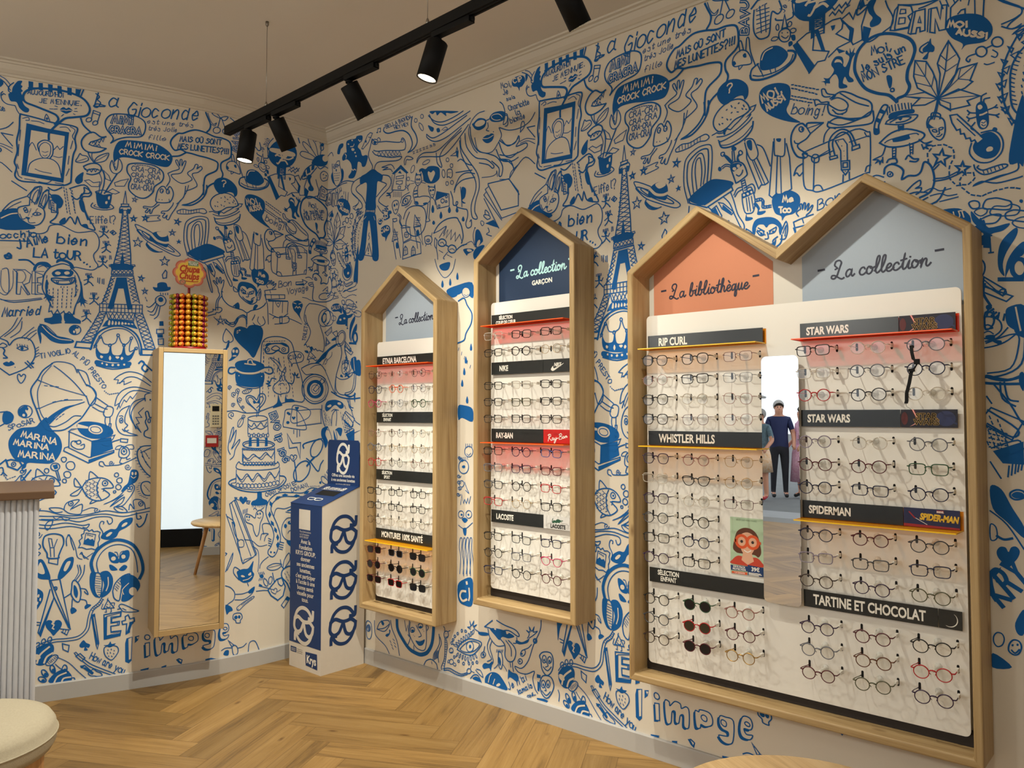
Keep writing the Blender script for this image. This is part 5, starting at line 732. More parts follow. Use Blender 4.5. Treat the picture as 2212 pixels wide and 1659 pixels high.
(1118,833,-5,1,-3,-2,-1,-6,6,-1,3,2),(917,727,-4,-3,2,-4,4,-1,3,3,-1,5),(1108,708,-6,-5,-11,1,-7,6,1,7,9,2,10,-3),(1528,1533,-1,-5,-3,0,-2,4,0,5,3,3,2,-2),
(1554,1530,-3,-3,-4,1,-1,4,2,4,3,1,3,-3),(1562,1518,0,-4,-5,-2,-4,2,-2,4,2,3,5,0),(1526,1512,-2,-3,-5,-1,-6,2,-1,3,4,3,6,-1),(1573,1356,-6,-1,-2,-6,4,-5,6,2,2,6),
(36,1251,-2,0,-3,1,-2,2,0,2,3,0,3,-2),(46,1256,-1,-2,-3,-1,-2,1,-1,2,2,1,3,0),(114,1246,-3,-6,-5,0,-4,5,0,7,4,4,6,-3),(1623,1167,-7,-5,0,-7,7,-1,6,5,0,6),(1647,1147,-5,-5,0,-6,5,-2,5,5,0,6),
(1589,1104,10,-18,7,20),(91,1098,7,5,11,-2,0,-7,-9,-4),(114,1093,7,10,16,-3,9,2,11,-7,-4,-11,-16,0,-14,3),(146,1071,12,7,16,-3,11,-8,-7,-9,-22,3),(29,1066,7,7,17,-6,-4,-11,-15,2),
(1615,865,-1,-7,-4,-2,-3,5,0,8,3,5,3,-2),(1624,866,-2,-7,-3,-2,-3,5,-1,8,3,5,4,-2),(1687,1001,3,-4,4,0,5,3,-4,4,-4,0),(1779,836,-16,-33,-37,-8,-29,21,-1,35,29,23,37,-6),
(1750,835,-5,-12,-13,-3,-10,8,0,12,10,8,13,-2),(1485,821,14,7,16,0,-10,-10,-14,-3),(1472,717,2,16,12,10,3,-13,-8,-13),(1511,691,-1,-4,-3,-1,-2,3,0,4,2,3,3,-1),
(1519,687,-1,-4,-3,-1,-3,3,0,5,3,3,3,-1),(1526,690,-1,-4,-3,-1,-2,3,0,5,2,3,3,-1),(1534,687,-2,-4,-2,-1,-3,3,0,5,2,2,3,-1),(1541,690,-1,-4,-3,-1,-2,3,-1,5,3,3,3,-1),
(1549,687,-2,-4,-3,-1,-2,3,0,4,2,3,3,-1),(1556,690,-1,-4,-3,-1,-2,3,0,4,2,3,3,-1),(1564,687,-1,-5,-3,-1,-3,3,0,5,3,3,3,-1),(1572,690,-1,-5,-3,-1,-3,3,0,5,2,3,4,-1),
(1587,658,-18,-8,-41,-1,-32,7,0,9,32,4,41,-3),(1492,649,-1,-2,-2,0,-2,1,0,2,2,2,2,-1),(1498,649,-1,-2,-2,-1,-2,2,0,2,2,1,2,-1),(1504,648,0,-2,-3,0,-1,1,0,2,1,1,2,0),
(1511,647,-1,-1,-2,-1,-2,2,0,2,2,1,2,-1),(1517,647,0,-2,-3,0,-1,1,0,2,1,1,2,0),(1524,646,-1,-1,-2,-1,-2,2,0,2,2,1,2,-1),(1530,646,0,-2,-3,0,-1,1,0,2,1,2,3,-1),
(1537,646,-1,-2,-2,-1,-2,2,0,2,2,1,2,0),(1544,646,-1,-2,-2,-1,-2,2,0,2,1,1,3,-1),(1550,645,-1,-2,-2,0,-2,1,0,3,2,1,2,-1),(1557,645,-1,-2,-2,0,-2,1,0,3,2,1,2,-1),
(1564,645,-1,-2,-2,0,-2,1,0,3,2,1,2,-1),(1571,645,-1,-2,-2,0,-2,1,0,3,2,1,2,-1),(1578,646,-1,-2,-2,-1,-2,2,0,2,2,1,2,-1),(1585,646,-1,-2,-2,-1,-2,2,0,2,2,1,2,0),
(1592,646,-1,-2,-2,0,-2,1,0,2,2,1,2,0),(1499,605,-2,-4,-3,-1,-3,3,0,5,3,3,3,-2),(1508,605,-1,-4,-4,-1,-3,3,0,4,3,3,3,-1),(1517,604,-1,-4,-4,0,-3,3,0,4,3,3,4,-1),
(1527,604,-2,-4,-3,-1,-3,3,0,5,2,2,4,-1),(1536,604,-1,-4,-4,-1,-3,3,0,4,3,3,3,-1),(1546,603,-2,-4,-4,-1,-3,3,0,5,3,3,4,-2),(1555,603,-1,-4,-4,-1,-3,3,0,5,3,2,4,-1),
(1565,602,-1,-4,-4,-1,-3,3,0,5,3,3,3,-1),(1575,602,-2,-4,-3,-1,-3,3,0,5,3,2,3,-1),(1585,602,-2,-5,-3,0,-3,3,-1,4,3,3,4,-1),(1595,601,-2,-4,-3,-1,-4,3,0,5,3,3,4,-2),
(1480,542,-2,-5,-4,-1,-4,4,0,5,4,4,4,-2),(1491,541,-2,-5,-4,-1,-4,4,0,5,4,3,4,-1),(1503,539,-2,-4,-5,-1,-4,3,0,6,4,3,5,-1),(1514,538,-2,-5,-5,-1,-3,4,0,6,3,3,5,-2),
(1526,538,-2,-5,-5,-1,-4,3,0,6,4,3,4,-1),(1537,537,-2,-5,-5,-1,-3,4,-1,6,4,3,5,-2),(1549,537,-2,-5,-5,-1,-4,4,0,6,4,3,4,-2),(1561,537,-2,-5,-5,0,-4,3,0,6,4,3,4,-1),
(1573,538,-2,-5,-5,-1,-4,4,0,6,4,3,5,-2),(1585,539,-2,-5,-5,-1,-4,4,0,6,4,3,5,-2),(1597,541,-2,-5,-5,-1,-4,3,0,6,4,3,5,-1),(1610,542,-3,-5,-5,-1,-4,4,0,6,4,3,5,-2),
(1565,515,-2,-5,1,-4,6,-3,2,5,-2,4),(1626,533,-2,-5,2,-4,6,-3,2,6,-2,4),(1664,526,-3,-5,2,-4,6,-3,2,5,-1,4),(1596,215,1,4,4,1,4,-3,1,-5,-3,-5,-2,-4,-5,2,-6,4,-4,5,2,4,4,0),
(1477,182,19,12,29,13,4,-4,-29,-17,-17,-13),(380,1567,-2,-3,-5,0,-3,3,-1,4,4,2,5,-2),(374,1637,-2,-4,2,-3,6,-4,3,4,-3,4),(440,1614,-2,-4,-5,0,-5,4,0,5,4,3,6,-3),
(467,1619,-2,-4,-5,0,-5,4,0,6,5,2,5,-3),(574,1468,-2,-4,-5,0,-4,4,0,5,4,2,5,-2),(590,1448,-2,-4,-5,0,-4,4,0,5,4,2,5,-2),(573,1401,-3,-4,-5,0,-3,4,0,5,3,2,5,-2),
(592,1400,-2,-4,-5,0,-4,4,0,5,4,2,5,-2),(408,1447,-2,-4,-6,0,-4,4,0,5,4,2,6,-2),(464,1592,3,-11,-4,-3,-8,7,-7,11,1,8,6,-3),(428,1470,-7,-6,-7,0,-1,8,5,9,8,3,4,-5),
(483,1476,-13,0,-6,3,5,5,14,3,10,-2,0,-5),(559,1432,-2,-9,-5,-1,-5,7,-1,10,3,6,6,-3),(697,1270,5,4,8,-7,-6,-7),(608,127,5,-2,1,-3,-6,0,-7,1,-4,3,3,1),(616,133,5,-3,0,-3,-5,0,-7,3,-2,3,3,1),
(625,139,4,-4,-1,-3,-5,1,-5,4,-2,3,3,1),(634,144,2,-4,-1,-2,-5,1,-4,4,0,4,3,1),(642,150,2,-5,-2,-2,-4,2,-3,5,0,4,3,0),(650,156,1,-6,-3,-2,-3,3,-1,6,1,4,3,-1),
(659,161,-2,-5,-2,-2,-2,3,0,6,2,4,2,-1),(667,167,-3,-6,-3,-1,-1,3,2,6,2,4,3,-1),(675,172,-4,-5,-3,-1,0,4,2,6,4,3,2,-1),(615,101,-5,-5,-2,-1,1,4,3,5,4,3,1,-1),
(625,100,-3,-5,-3,-1,0,3,3,6,3,3,2,-1),(635,99,-2,-5,-3,-1,0,3,2,6,3,3,1,-1),(646,98,-2,-5,-2,-1,-2,3,1,5,2,4,2,-1),(656,97,-1,-5,-2,-1,-2,3,0,5,1,4,3,-1),
(666,103,0,-5,-2,-2,-2,3,-2,5,1,3,3,0),(675,108,2,-5,-2,-1,-3,2,-2,4,0,4,2,0),(685,113,2,-4,-1,-2,-3,2,-4,4,0,3,2,0),(606,76,2,-3,-2,-3,-5,-1,-4,3,0,4,4,1),
(582,76,-3,-3,-3,-1,-1,2,2,4,3,3,2,-1),(864,51,-3,-3,1,-3,3,0,2,3,0,3),(104,567,8,-4,1,-18,-9,-3),(120,380,-3,-10,-7,-4,-5,6,0,10,5,7,7,-1),(658,1085,-6,-10,-12,-2,-11,9,0,12,10,6,13,-4),
(670,653,-6,-12,-13,-3,-11,8,0,12,11,8,13,-2),(637,564,-4,-7,-8,-2,-6,5,0,7,6,5,8,-1),(636,482,-4,-8,-9,-3,-7,5,0,8,7,6,9,-1),(666,484,-4,-8,-9,-3,-8,5,0,9,7,6,10,-1),
(788,1626,-5,-2,1,-6,6,-3,5,2,-1,5),(841,1559,-3,-2,2,-5,5,-3,2,3,-1,4),(820,1526,-2,-3,2,-5,5,-2,2,2,-2,5),]),
(4,3,[(995,1575,10,2,4,-1,7,3,7,-1),(1125,1550,-5,3,-2,-3,-3,-6,2,-6,3,-3,5,4),(1129,1553,5,1,2,-3,0,-3,-3,-3,-5,0),(1165,1554,-5,2,-2,-3,-3,-6,2,-5,3,-3,5,3),
(1169,1557,5,1,2,-3,0,-3,-2,-3,-6,-1),(1446,1545,0,7,3,3,3,-1,2,-8),(1454,1546,0,7,3,3,3,-1,3,-4,-1,-11),(1447,1599,11,-4,5,5,-5,10,-11,4),]),
(0,7,[(1133,1628,-11,5,-10,-14,4,-12,14,8),(1135,1635,-5,-20,5,-6),(1182,1624,-8,6,-6,-8,-8,-14,2,-13,4,-6,11,8,3,14,-10,-2),(1238,1618,-9,5,-8,-14,3,-13,11,8),(1274,1615,13,16,4,-7,-5,-21),
(1318,1628,-9,6,-9,-15,3,-13,12,8),(1328,1623,15,2,-2,13,-7,-8,-6,-7,2,-14,12,9),(1118,1505,6,15,-17,23,-3,22,14,20,29,7,33,0,22,-12,2,-23,-11,-21,-36,-8,-23,-10,-16,-13),
(1053,1430,16,10,17,2,10,-9,-4,-14,-17,-9,-14,1),(1135,1421,-14,-27,-16,-32),(877,926,5,-7,-2,-10,8,-9,-8,-1),
(990,888,-21,-19,-11,-22,-15,-28,4,-28,9,-25,11,-31,14,-22,22,-4,21,4,25,19,13,12,19,32,14,26,-6,19,-17,12),(1227,475,-7,-24,-12,-11,-7,9),(1466,1452,4,12,14,7),
(1613,1316,-29,7,-4,-6,-8,8,-13,-3,-9,-16,1,-23,10,-21,15,-7),(1722,1194,2,11,11,4,13,-7,7,-10,-3,-14,11,4,13,-2,8,6,5,15,8,-4,6,-13,2,-21,-7,-17,-17,-7),
(1395,1329,6,-13,20,-3,27,8,19,16,4,17),(1594,862,-14,2,-6,-11,-9,2,8,-6,-11,-2,9,-4,-4,-4,9,3),(1636,852,16,-2,6,20,-7,11,7,-6,1,9,5,-9,7,6,-4,-11,9,0),
(-34,920,29,18,26,25,38,15,19,-4,8,-29,-16,-39,-14,-34,-4,-43,10,-9),(1468,563,-16,-6,-2,-11,37,-20,59,-8,63,10,23,19,-5,13,-16,3),(513,1269,18,20,33,12,39,-2,11,-11,10,-16,7,-29,-7,-19),
(563,1228,10,-6),(603,1207,21,10,21,2),(1021,1364,35,15,14,-20,-23,-12,19,-63),(971,1360,14,-6,18,11),(974,1344,13,-10,6,7),
(1026,1345,14,-8,16,22,0,13,17,-11,-5,-12,-17,-7,12,-44,21,-38,-15,0,-19,8,-9,21,-5,-20,-12,18,-16,-21,-30,0,11,14,6,15),]),
(1,7,[(1208,1621,-11,-8,-3,-14,9,-6,11,8,3,14),(1261,1627,-12,-8,-3,-14,9,-5,11,8,3,14),(1167,1454,27,6,36,-2,22,-15,-1,-24,-20,-20,-4,-17,-19,-19,-21,0,-20,16,-2,18,5,17,-9,15,-1,15),
(979,423,6,10,18,3,19,-7,4,-19,-6,-18,-5,-15,-1,-6,-23,2,-3,13,-9,19),(1791,835,-24,-37,-42,-10,-34,25,-1,41,34,27,42,-8),(564,1234,-6,-7,-14,0,-11,7,0,9,11,5,14,-5),
(604,1211,-6,-8,-14,0,-11,8,0,9,11,5,14,-5),]),
(0,6,[(1079,1637,9,-7,-5,-9,8,-8,-8,-14,-9,2,9,8,20,-2),(1177,1594,-9,-10,-11,6),(1330,1556,-4,3,-2,-3,0,-3,4,-2,2,-2,-3,-3,-4,-3,-2,2),(1350,1561,0,-11,4,-4,4,5,1,11),
(1377,1561,-4,2,-3,-3,0,-2,4,-2,2,-2,-2,-3,-5,-3,-2,2),(1318,1533,-4,2,-2,-2,0,-3,4,-3,1,-2,-2,-3,-4,-3,-2,3),(1336,1537,-1,-11,4,-5,4,5,1,11),
(1407,1540,-4,2,-3,-3,0,-2,4,-3,2,-2,-3,-3,-4,-3,-2,2),(1409,1540,2,3,4,1,2,-6,-5,-6,0,-2),(948,1455,-3,19,15,13,18,-7,2,-26,-6,-14),(1063,1470,5,-12,9,-13),(1053,1430,6,-9,19,6,13,-2),
(1097,1430,7,-19,-1,-26,-7,-27),(1235,1366,4,21,9,14,9,1,6,-8,8,11,8,-12,1,-14,-8,-18,-19,-6,-17,1,-1,10),(1094,886,40,-9,42,7),(1327,1225,-8,33,1,35,8,14,20,13,18,1,4,-11,-1,-32,-3,-29),
(890,1223,-6,2,-3,-6,4,-5,5,4),(905,1226,-6,2,-3,-6,4,-6,5,4),(912,1224,5,7,3,-2,1,-9),(980,1146,-13,-20,-4,-32,2,-13,9,-18,8,-15,3,-9),(1027,1150,17,-18,9,-31,-2,-26,-11,-33,-2,-19),
(980,1146,14,7,16,5,17,-5),(898,1021,-5,4,-4,-9,2,-7,6,5),(899,1025,-2,-11,2,-4),(904,1018,4,8,5,-3),(916,1020,4,8,5,-3),(934,1022,9,1,-2,7,-3,-4,-4,-4,2,-8,6,5),
(959,1028,-5,4,-4,-9,1,-7,7,5),(894,855,-21,17),(894,855,36,19,18,25,2,25,-11,25,-21,5,-16,-7,-10,-14,-5,10,-16,7),(875,758,16,2),(876,722,15,10),(1113,671,13,-4,11,10,17,6),
(1115,672,5,-4,9,4),(1234,685,-17,7,0,13,8,7,-7,19,3,10,-3,16,6,4,5,-17,4,0),(1234,665,-23,-2,-12,-16,6,-30,16,-26,15,-14),(878,614,6,0,2,-12,-5,-6),
(1066,555,11,18,22,7,20,-2,15,-10,7,-16,-24,-2,16,-17,-19,-14,-19,1,-17,12,-12,23),(943,566,10,18,21,7,19,-2,14,-10,7,-16,-23,-2,15,-16,-17,-13,-19,1,-16,11,-11,22),
(1200,480,2,-17,10,1,-3,7),(1103,324,10,-3,6,-20,-1,-27,-4,-17,-10,11,-4,25,3,31),(1145,270,6,21,18,18,18,3,-18,-26,-4,-23,-4,-20,-12,8,-4,19),(1046,275,-17,-11),
(1476,1586,-2,-26,2,-22,11,-16,17,-1,5,11,2,24,4,14,11,-9,8,8,-5,18),(1535,1545,-12,4,-2,4),(1545,1542,12,3,0,9),(160,1384,-15,-28,-8,-30,0,-40,7,-28,9,-20),
(1627,1360,19,8,17,-7,16,-12,18,-12,6,-11,-3,-14,-12,-4,-26,4,-21,9,-15,9,-4,14,2,10),(1623,1314,18,5,33,-13,27,10,4,-5,-3,-17,-33,2,-38,6,-10,6,2,8),(1588,1301,-9,-9,-16,-7,3,-10,15,-12),
(1554,1225,6,14,12,6),(1625,1250,-2,24,8,15,17,6,16,-11,9,-24),(1634,1248,-4,24,8,13,12,4,11,-9,6,-21),(1706,1281,2,12,7,17,7,11,6,0,2,-5,-9,-15,-7,-15,0,-14,-7,0,-1,9),
(1715,1253,21,14,26,1,28,-15,-7,-11,-26,-4,-26,4,-16,11),(1727,1214,4,5,11,-1,2,-8,-9,0),(1759,1213,5,6,8,-8,8,-2,-4,-4,-10,3),(1421,1266,1,10,10,3,16,-8,8,-19,-2,-8,-20,-10,-4,5,-9,27),
(1473,1130,-3,-16,11,-14,25,-14,19,8,3,16),(1482,1106,7,-7,19,-5,2,8,9,6),(1418,1116,4,-21,16,-17,22,-8,22,-4,14,-7,14,8,23,7,17,12,6,9),(1496,1059,0,-34),(1454,1075,14,11,3,-15,-11,1),
(1726,1165,-3,-17,0,-24,17,-6,34,3,34,6,14,22),(1498,907,3,11,12,1,5,-8,8,-8),(1540,762,0,54,1,49,2,77,5,33,21,15,37,4,28,-7,16,-16,14,-50,20,-51,10,-73,-48,-2,-56,-16,-50,-17),
(1614,885,-6,-23,-21,-20,-2,-14,8,-8,15,-5,10,3,18,3,6,12,-3,13,-16,22,0,14,-8,3),(1683,899,23,12,23,6,27,-3,28,-34,24,-36,19,-24),(56,872,1,-37,24,-18,42,-1,31,19,6,45),
(1530,765,-16,13,-14,11,-3,16,11,5,14,-5,9,-8,8,17,15,1,6,-12,-6,-16,-17,-20,-1,-18),(1761,783,1,-32,10,-34,19,-15),(114,802,23,-34,18,-33,27,-14),(35,717,4,34,19,16,5,-18,-4,-32),
(1759,511,-35,7,-30,-13,-38,3,-47,3,-27,-14,-13,-19,-4,-24,9,-26,14,-25,5,-25,-9,-28,-9,-11,0,-12,14,-10,13,10,9,24,5,24,-10,34,-14,30,-10,25,9,20,28,14,37,-2,39,-3),
(1608,245,3,-13,11,-8,7,10),(-19,1499,30,-9,38,-1,29,12,28,0,33,-9),(231,1608,22,-15,47,-9,62,-17,9,9,8,-1,8,-11,2,-17,-14,-7,-75,16,-42,7,-18,7),
(231,1608,-8,-23,-9,-21,5,-18,15,-23,-2,-10),(234,1568,15,-14,35,-13,42,-12,45,-7,-16,-8,-46,7,-42,7,-17,-5,-7,-13),(175,1498,-32,-7,-13,-15,4,-21,37,-29,14,-17,-4,-10,-27,-1),
(175,1476,-20,-7,2,-12,28,-22,18,-26),(284,1484,30,-10,10,-19,-10,-17,-29,-14,-17,-10,0,-11,30,-19,13,0),(276,1465,26,-13,-17,-11,-30,-19),(190,1377,-27,-21,-13,-26,-2,-37,3,-29,14,-21),
(333,1426,-12,-5,-17,3,15,-7,-17,-1,19,-2,-2,-7),(374,1373,6,18,16,7,16,-3,-2,-12,-14,-11,-22,1),(381,1332,12,22,23,9,31,-3,24,-12,9,-25,-5,-30,-19,-18,-31,-1,-28,20,-4,28,15,26),
(581,1377,9,-22,2,-18,14,-3,4,7,-7,2,3,-14,25,-10,15,-6,2,-18,-7,-19,7,-13,14,3,0,17,-5,-4),(716,1544,9,1,6,1),(488,1616,26,-22,34,-11,43,2,39,8),(492,1618,19,-28,37,-17,47,1,62,12),
(481,1563,26,-17,41,4,54,15,42,12),(481,1563,3,-11,31,-18,44,0,57,17,42,15),(439,1488,15,13,38,-6,56,-10,40,17,32,23,31,25),(439,1488,4,13,26,10,53,-7,51,19,50,24),
(522,1499,4,-29,15,-16,4,4,-8,30,33,28,53,23),(620,1520,3,-31,28,-39,34,-44,7,-38,-13,-34,-4,-29,10,-19,-6,-4,-14,10,-3,33,17,38,-4,31,-31,43,-21,37,-7,39),
(637,1528,7,-39,34,-37,40,-14,27,-22,-4,-7,-16,13,-33,12),(658,1541,3,-31,24,-40,40,-18,32,-17,20,-28,-4,-24,-9,2,0,20,-26,24),(764,1474,16,-35,25,-15,25,9),(773,1479,22,-22,25,4,12,9),
(754,1457,19,-33,35,-10,24,5),(596,1372,7,16,27,12,45,-2),(595,1379,21,31,28,7,31,-9),(602,1426,21,-2,42,-4),(609,1457,14,2,21,-17,21,-9),(480,47,9,13,21,8,20,-8,5,-13),
(612,115,16,21,26,15,21,3,28,-4,-12,-20,-22,-18,-28,-3,-29,6),(714,194,16,0,33,-3,35,8,31,-9,5,5,-14,10,-34,5,-20,5,-9,3),(714,194,13,10,15,11),
(769,173,17,-14,0,-26,12,-12,17,5,8,19,-5,16,-20,13),(663,49,13,12,15,1,12,-15),(905,147,-4,9,12,11,23,2,8,-17,-4,-25,-16,-15,-15,12,-4,23),
(902,92,10,17,24,2,10,-19,-10,-23,-14,-12,-16,11,-4,24),(123,805,3,-27,18,-13),(129,805,5,-27,14,-5),(104,759,42,-32,-8,-13,-35,22),(1719,1565,-26,-22,-13,-26,2,-11,24,17,26,33),
(1732,1564,14,-9,17,12,14,-4),(862,1490,26,-2),(767,1478,25,-18,28,-1,13,16,2,-13,-10,-13,32,2,5,-10,-21,-8,-41,-3,-33,10),(767,1425,25,-6,20,-17,4,-13),
(929,1307,-24,-9,-2,-16,8,-15,24,-13,19,6,10,20,-2,19,-12,8),]),
(0,3,[(1209,1581,7,1,-1,4,-3,-2,-3,-3,2,-4,5,3),(1229,1585,-4,2,-1,-2,4,-2,-1,-5,-4,0,-2,2),(1238,1592,-3,-11,2,-2,2,3),(1250,1589,-2,-7,4,-1,4,4),(1261,1586,5,4,2,-2,-1,-6),
(1273,1587,7,0,-1,4,-3,-2,-3,-2,1,-5,5,3),(1297,1597,-3,-11,2,-2,3,3),(1301,1589,3,5,5,-2),(1310,1590,8,1,-2,4,-3,-2,-3,-3,2,-4,5,3),(1331,1594,-5,2,0,-2,4,-2,-1,-5,-5,0,-2,2),
(1216,1571,-2,-11,1,-2,3,2),(1220,1562,2,5,4,-2),(1227,1563,6,1,-1,4,-3,-2,-2,-3,1,-4,4,3),(1243,1567,-4,2,0,-2,3,-2,-1,-5,-3,0,-2,2),(1259,1575,-2,-9,-2,-4,-4,2),(1275,1577,-2,-11,1,-2),
(1281,1569,5,1,-1,4,-2,-3,-2,-2,1,-4,4,2),(1224,1544,-3,2,-4,-3,-3,-11),(1237,1547,-3,-12,3,-2),(1245,1548,-3,-12,3,-2),(1248,1539,10,0,-3,5,-3,-3,-4,-2,2,-5,7,3),(955,1456,7,-2,7,4),
(957,1446,5,-2,5,4),(1035,1440,25,13),(1080,1447,30,25),(870,1128,0,-40,13,-19,13,20,0,40),(904,1130,13,1,7,-10,0,-10,-7,-11,-13,0),(1074,575,6,-5,-6,-4),(1074,563,6,-4,-6,-4),
(1075,552,5,-5,-5,-4),(1075,541,5,-5,-5,-4),(1083,569,5,-4,-5,-4),(1083,558,5,-5,-5,-4),(1083,547,6,-5,-6,-4),(1083,535,6,-4,-6,-5),(1091,574,6,-5,-6,-4),(1091,563,6,-5,-6,-4),
(1091,551,6,-4,-6,-5),(1092,540,5,-5,-5,-4),(1099,569,6,-5,-5,-4),(1100,557,5,-4,-5,-5),(1100,546,6,-5,-6,-4),(1100,534,6,-4,-6,-4),(950,586,6,-5,-5,-4),(951,575,5,-5,-5,-4),
(951,564,5,-5,-5,-4),(951,552,6,-4,-6,-4),(958,580,6,-4,-5,-4),(959,569,5,-4,-5,-4),(959,558,5,-4,-5,-4),(959,547,6,-4,-6,-4),(966,585,6,-4,-5,-5),(967,574,5,-5,-5,-4),(967,563,5,-5,-5,-4),
(967,552,5,-5,-5,-4),(974,580,6,-5,-5,-4),(975,569,5,-5,-5,-4),(975,558,5,-5,-5,-4),(975,546,6,-4,-6,-4),(105,1251,3,-2,3,2),(105,1247,3,-3,3,1),(1505,439,4,-3,4,2),(1538,442,7,-3,4,4),
(501,1527,-6,1,1,-1,6,-2,2,-3,-6,0,-3,1),(515,1527,-6,2,1,-2,6,-1,2,-4,-6,0,-3,2),(435,1433,-23,8),(435,1431,-21,0),(457,1429,19,2),(457,1427,21,-7),(436,1328,3,-4,3,3),(338,1301,3,-4,4,3),
(442,1327,3,-4,3,3),(344,1300,3,-4,3,3),(448,1326,4,-4,3,3),(350,1299,3,-4,3,3),(435,1321,4,-4,3,3),(337,1294,4,-4,4,3),(441,1320,4,-4,4,3),(343,1293,4,-4,3,3),(447,1319,5,-4,3,3),
(349,1292,4,-4,3,3),(434,1314,5,-4,3,3),(336,1287,5,-4,4,3),(440,1313,6,-4,3,3),(342,1286,5,-4,3,3),(433,1308,6,-4,3,2),(335,1280,6,-4,4,3),(439,1307,7,-4,3,2),(341,1279,6,-4,3,3),
(566,142,4,-2,4,4),(586,104,4,-1,3,3),(635,1081,9,-4,8,3),(647,646,7,-4,8,6),(1530,1570,8,-4,3,-4,-3,-2),(1540,1569,2,5,-5,0,1,-2,2,-3,4,-1,0,4),(1546,1587,-4,-2,2,-1,4,2,4,-2,-1,-3,-3,-1),
(1545,1591,7,-3,3,2,-3,4),(1556,1607,-4,-2,2,-1,4,2,4,-3,-2,-3,-2,0),]),
(2,3,[(1234,1588,7,0),(1257,1590,-2,-9),(1262,1590,-2,-9),(1293,1593,7,0),(1302,1594,-2,-9),(1317,1600,-2,-3),(1214,1566,5,1),(1221,1567,-2,-9),(1233,1572,-3,-2),(1279,1573,-2,-9),
(1279,1575,1,3),(1213,1538,6,1),(1228,1542,-2,-9),(1229,1544,0,2),(1300,1342,0,-10),(1307,1343,1,-10),(1315,1344,0,-11),(1322,1344,0,-10),(1329,1346,0,-10),(1336,1347,1,-10),
(1344,1349,0,-11),(1351,1350,0,-10),(904,1070,0,60),(917,1100,14,-29),(966,1133,-27,-1,0,-61,27,1),(939,1101,20,1),(910,930,-1,7),(916,930,-1,7),(922,929,-2,7),(927,929,-1,7),(933,928,-1,7),
(1212,663,-7,0),(1206,656,-6,0),(1200,650,-6,0),(1198,642,-6,0),(1200,633,-6,0),(1202,624,-7,0),(1205,615,-6,0),(1210,607,-6,0),(1215,599,-7,0),(1220,591,-7,1),(1226,584,-7,1),
(1231,577,-6,0),(1209,562,-5,-1),(1207,556,-5,-1),(1204,551,-5,-1),(1205,545,-5,-1),(1207,539,-5,-1),(1210,533,-6,-1),(1213,528,-6,-1),(1218,525,-6,-1),(1223,522,-6,-1),(1228,519,-5,-1),
(1218,555,2,-3),(1222,550,2,-3),(1226,545,2,-3),(1230,540,2,-3),(1104,315,13,-3),(1104,309,12,-3),(1103,303,12,-3),(1102,297,13,-3),(1102,290,13,-3),(1104,284,13,-3),(1106,278,13,-3),
(1108,272,12,-3),(1110,265,12,-3),(1150,278,6,-8),(1152,283,7,-8),(1154,288,7,-8),(1157,294,7,-8),(1161,297,7,-8),(1166,300,6,-8),(1170,304,7,-8),(1175,307,6,-8),(1118,253,6,-4),
(1115,249,5,-4),(1112,245,5,-4),(1108,241,6,-4),(1105,237,5,-4),(1101,233,6,-4),(1098,230,5,-4),(1094,226,6,-4),(996,100,4,-5),(999,103,4,-5),(1002,106,4,-6),(1005,108,5,-5),(1009,111,4,-5),
(1012,114,4,-5),(54,1373,-10,14),(54,1373,14,7),(53,1355,-12,15),(53,1355,17,8),(38,1312,-19,43,-15,32),(19,1355,2,25),(19,1355,-18,10),(29,1334,-25,14),(29,1334,4,19),(40,1311,31,25,28,19),
(71,1336,4,17),(71,1336,18,-7),(38,1310,-56,19),(40,1309,62,-11),(105,1168,2,-6),(111,1169,2,-7),(116,1170,2,-7),(122,1171,2,-7),(128,1171,2,-6),(133,1172,2,-6),(4,1020,26,12),(8,1016,22,8),
(1491,823,3,-5),(1496,825,3,-6),(1502,826,3,-6),(1508,827,2,-6),(1473,717,13,24),(-1,547,3,13),(4,545,3,13),(9,543,3,13),(14,541,3,13),(20,539,3,13),(1640,265,3,-5),(1645,256,3,-5),
(1650,247,2,-5),(1655,238,2,-5),(1631,262,3,-6),(1637,251,3,-6),(1642,241,4,-6),(1648,230,3,-6),(1654,219,3,-6),(1576,286,41,3),(1491,191,3,-4),(1496,193,2,-5),(1500,195,2,-5),
(1504,197,2,-5),(1508,198,3,-4),(1512,200,3,-4),(1516,202,3,-4),(1520,204,3,-4),(175,1498,-5,0),(175,1493,-4,1),(176,1489,-5,1),(176,1485,-4,1),(177,1481,-5,1),(177,1477,-4,0),
(282,1482,4,-2),(281,1478,4,-2),(280,1475,4,-2),(278,1472,5,-2),(277,1468,5,-2),(276,1465,4,-2),(419,1525,9,0,-5,-7,8,1),(434,1526,9,0,-5,-7,8,0),(449,1526,8,1,-5,-7,9,0),
(463,1527,9,0,-5,-7,8,1),(478,1527,8,1,-5,-7,8,0),(331,1473,-5,-1),(330,1468,-5,-1),(330,1464,-5,-2),(330,1459,-5,-1),(330,1454,-5,-1),(330,1449,-5,-1),(329,1444,-5,-1),(329,1440,-5,-2),
(329,1435,-5,-2),(329,1430,-5,-1),(335,1423,-1,-16),(341,1422,-1,-16),(347,1420,-1,-16),(354,1419,-1,-16),(360,1418,-1,-16),(366,1416,-1,-16),(372,1415,-1,-16),(395,1291,0,-17),
(386,1284,18,-2),(391,1250,1,-27),(384,1238,16,-1),(425,1245,0,-26),(417,1233,17,-1),(448,108,1,-4),(455,109,1,-4),(462,111,1,-4),(468,112,1,-4),(475,114,1,-4),(563,132,8,1),(563,126,8,0),
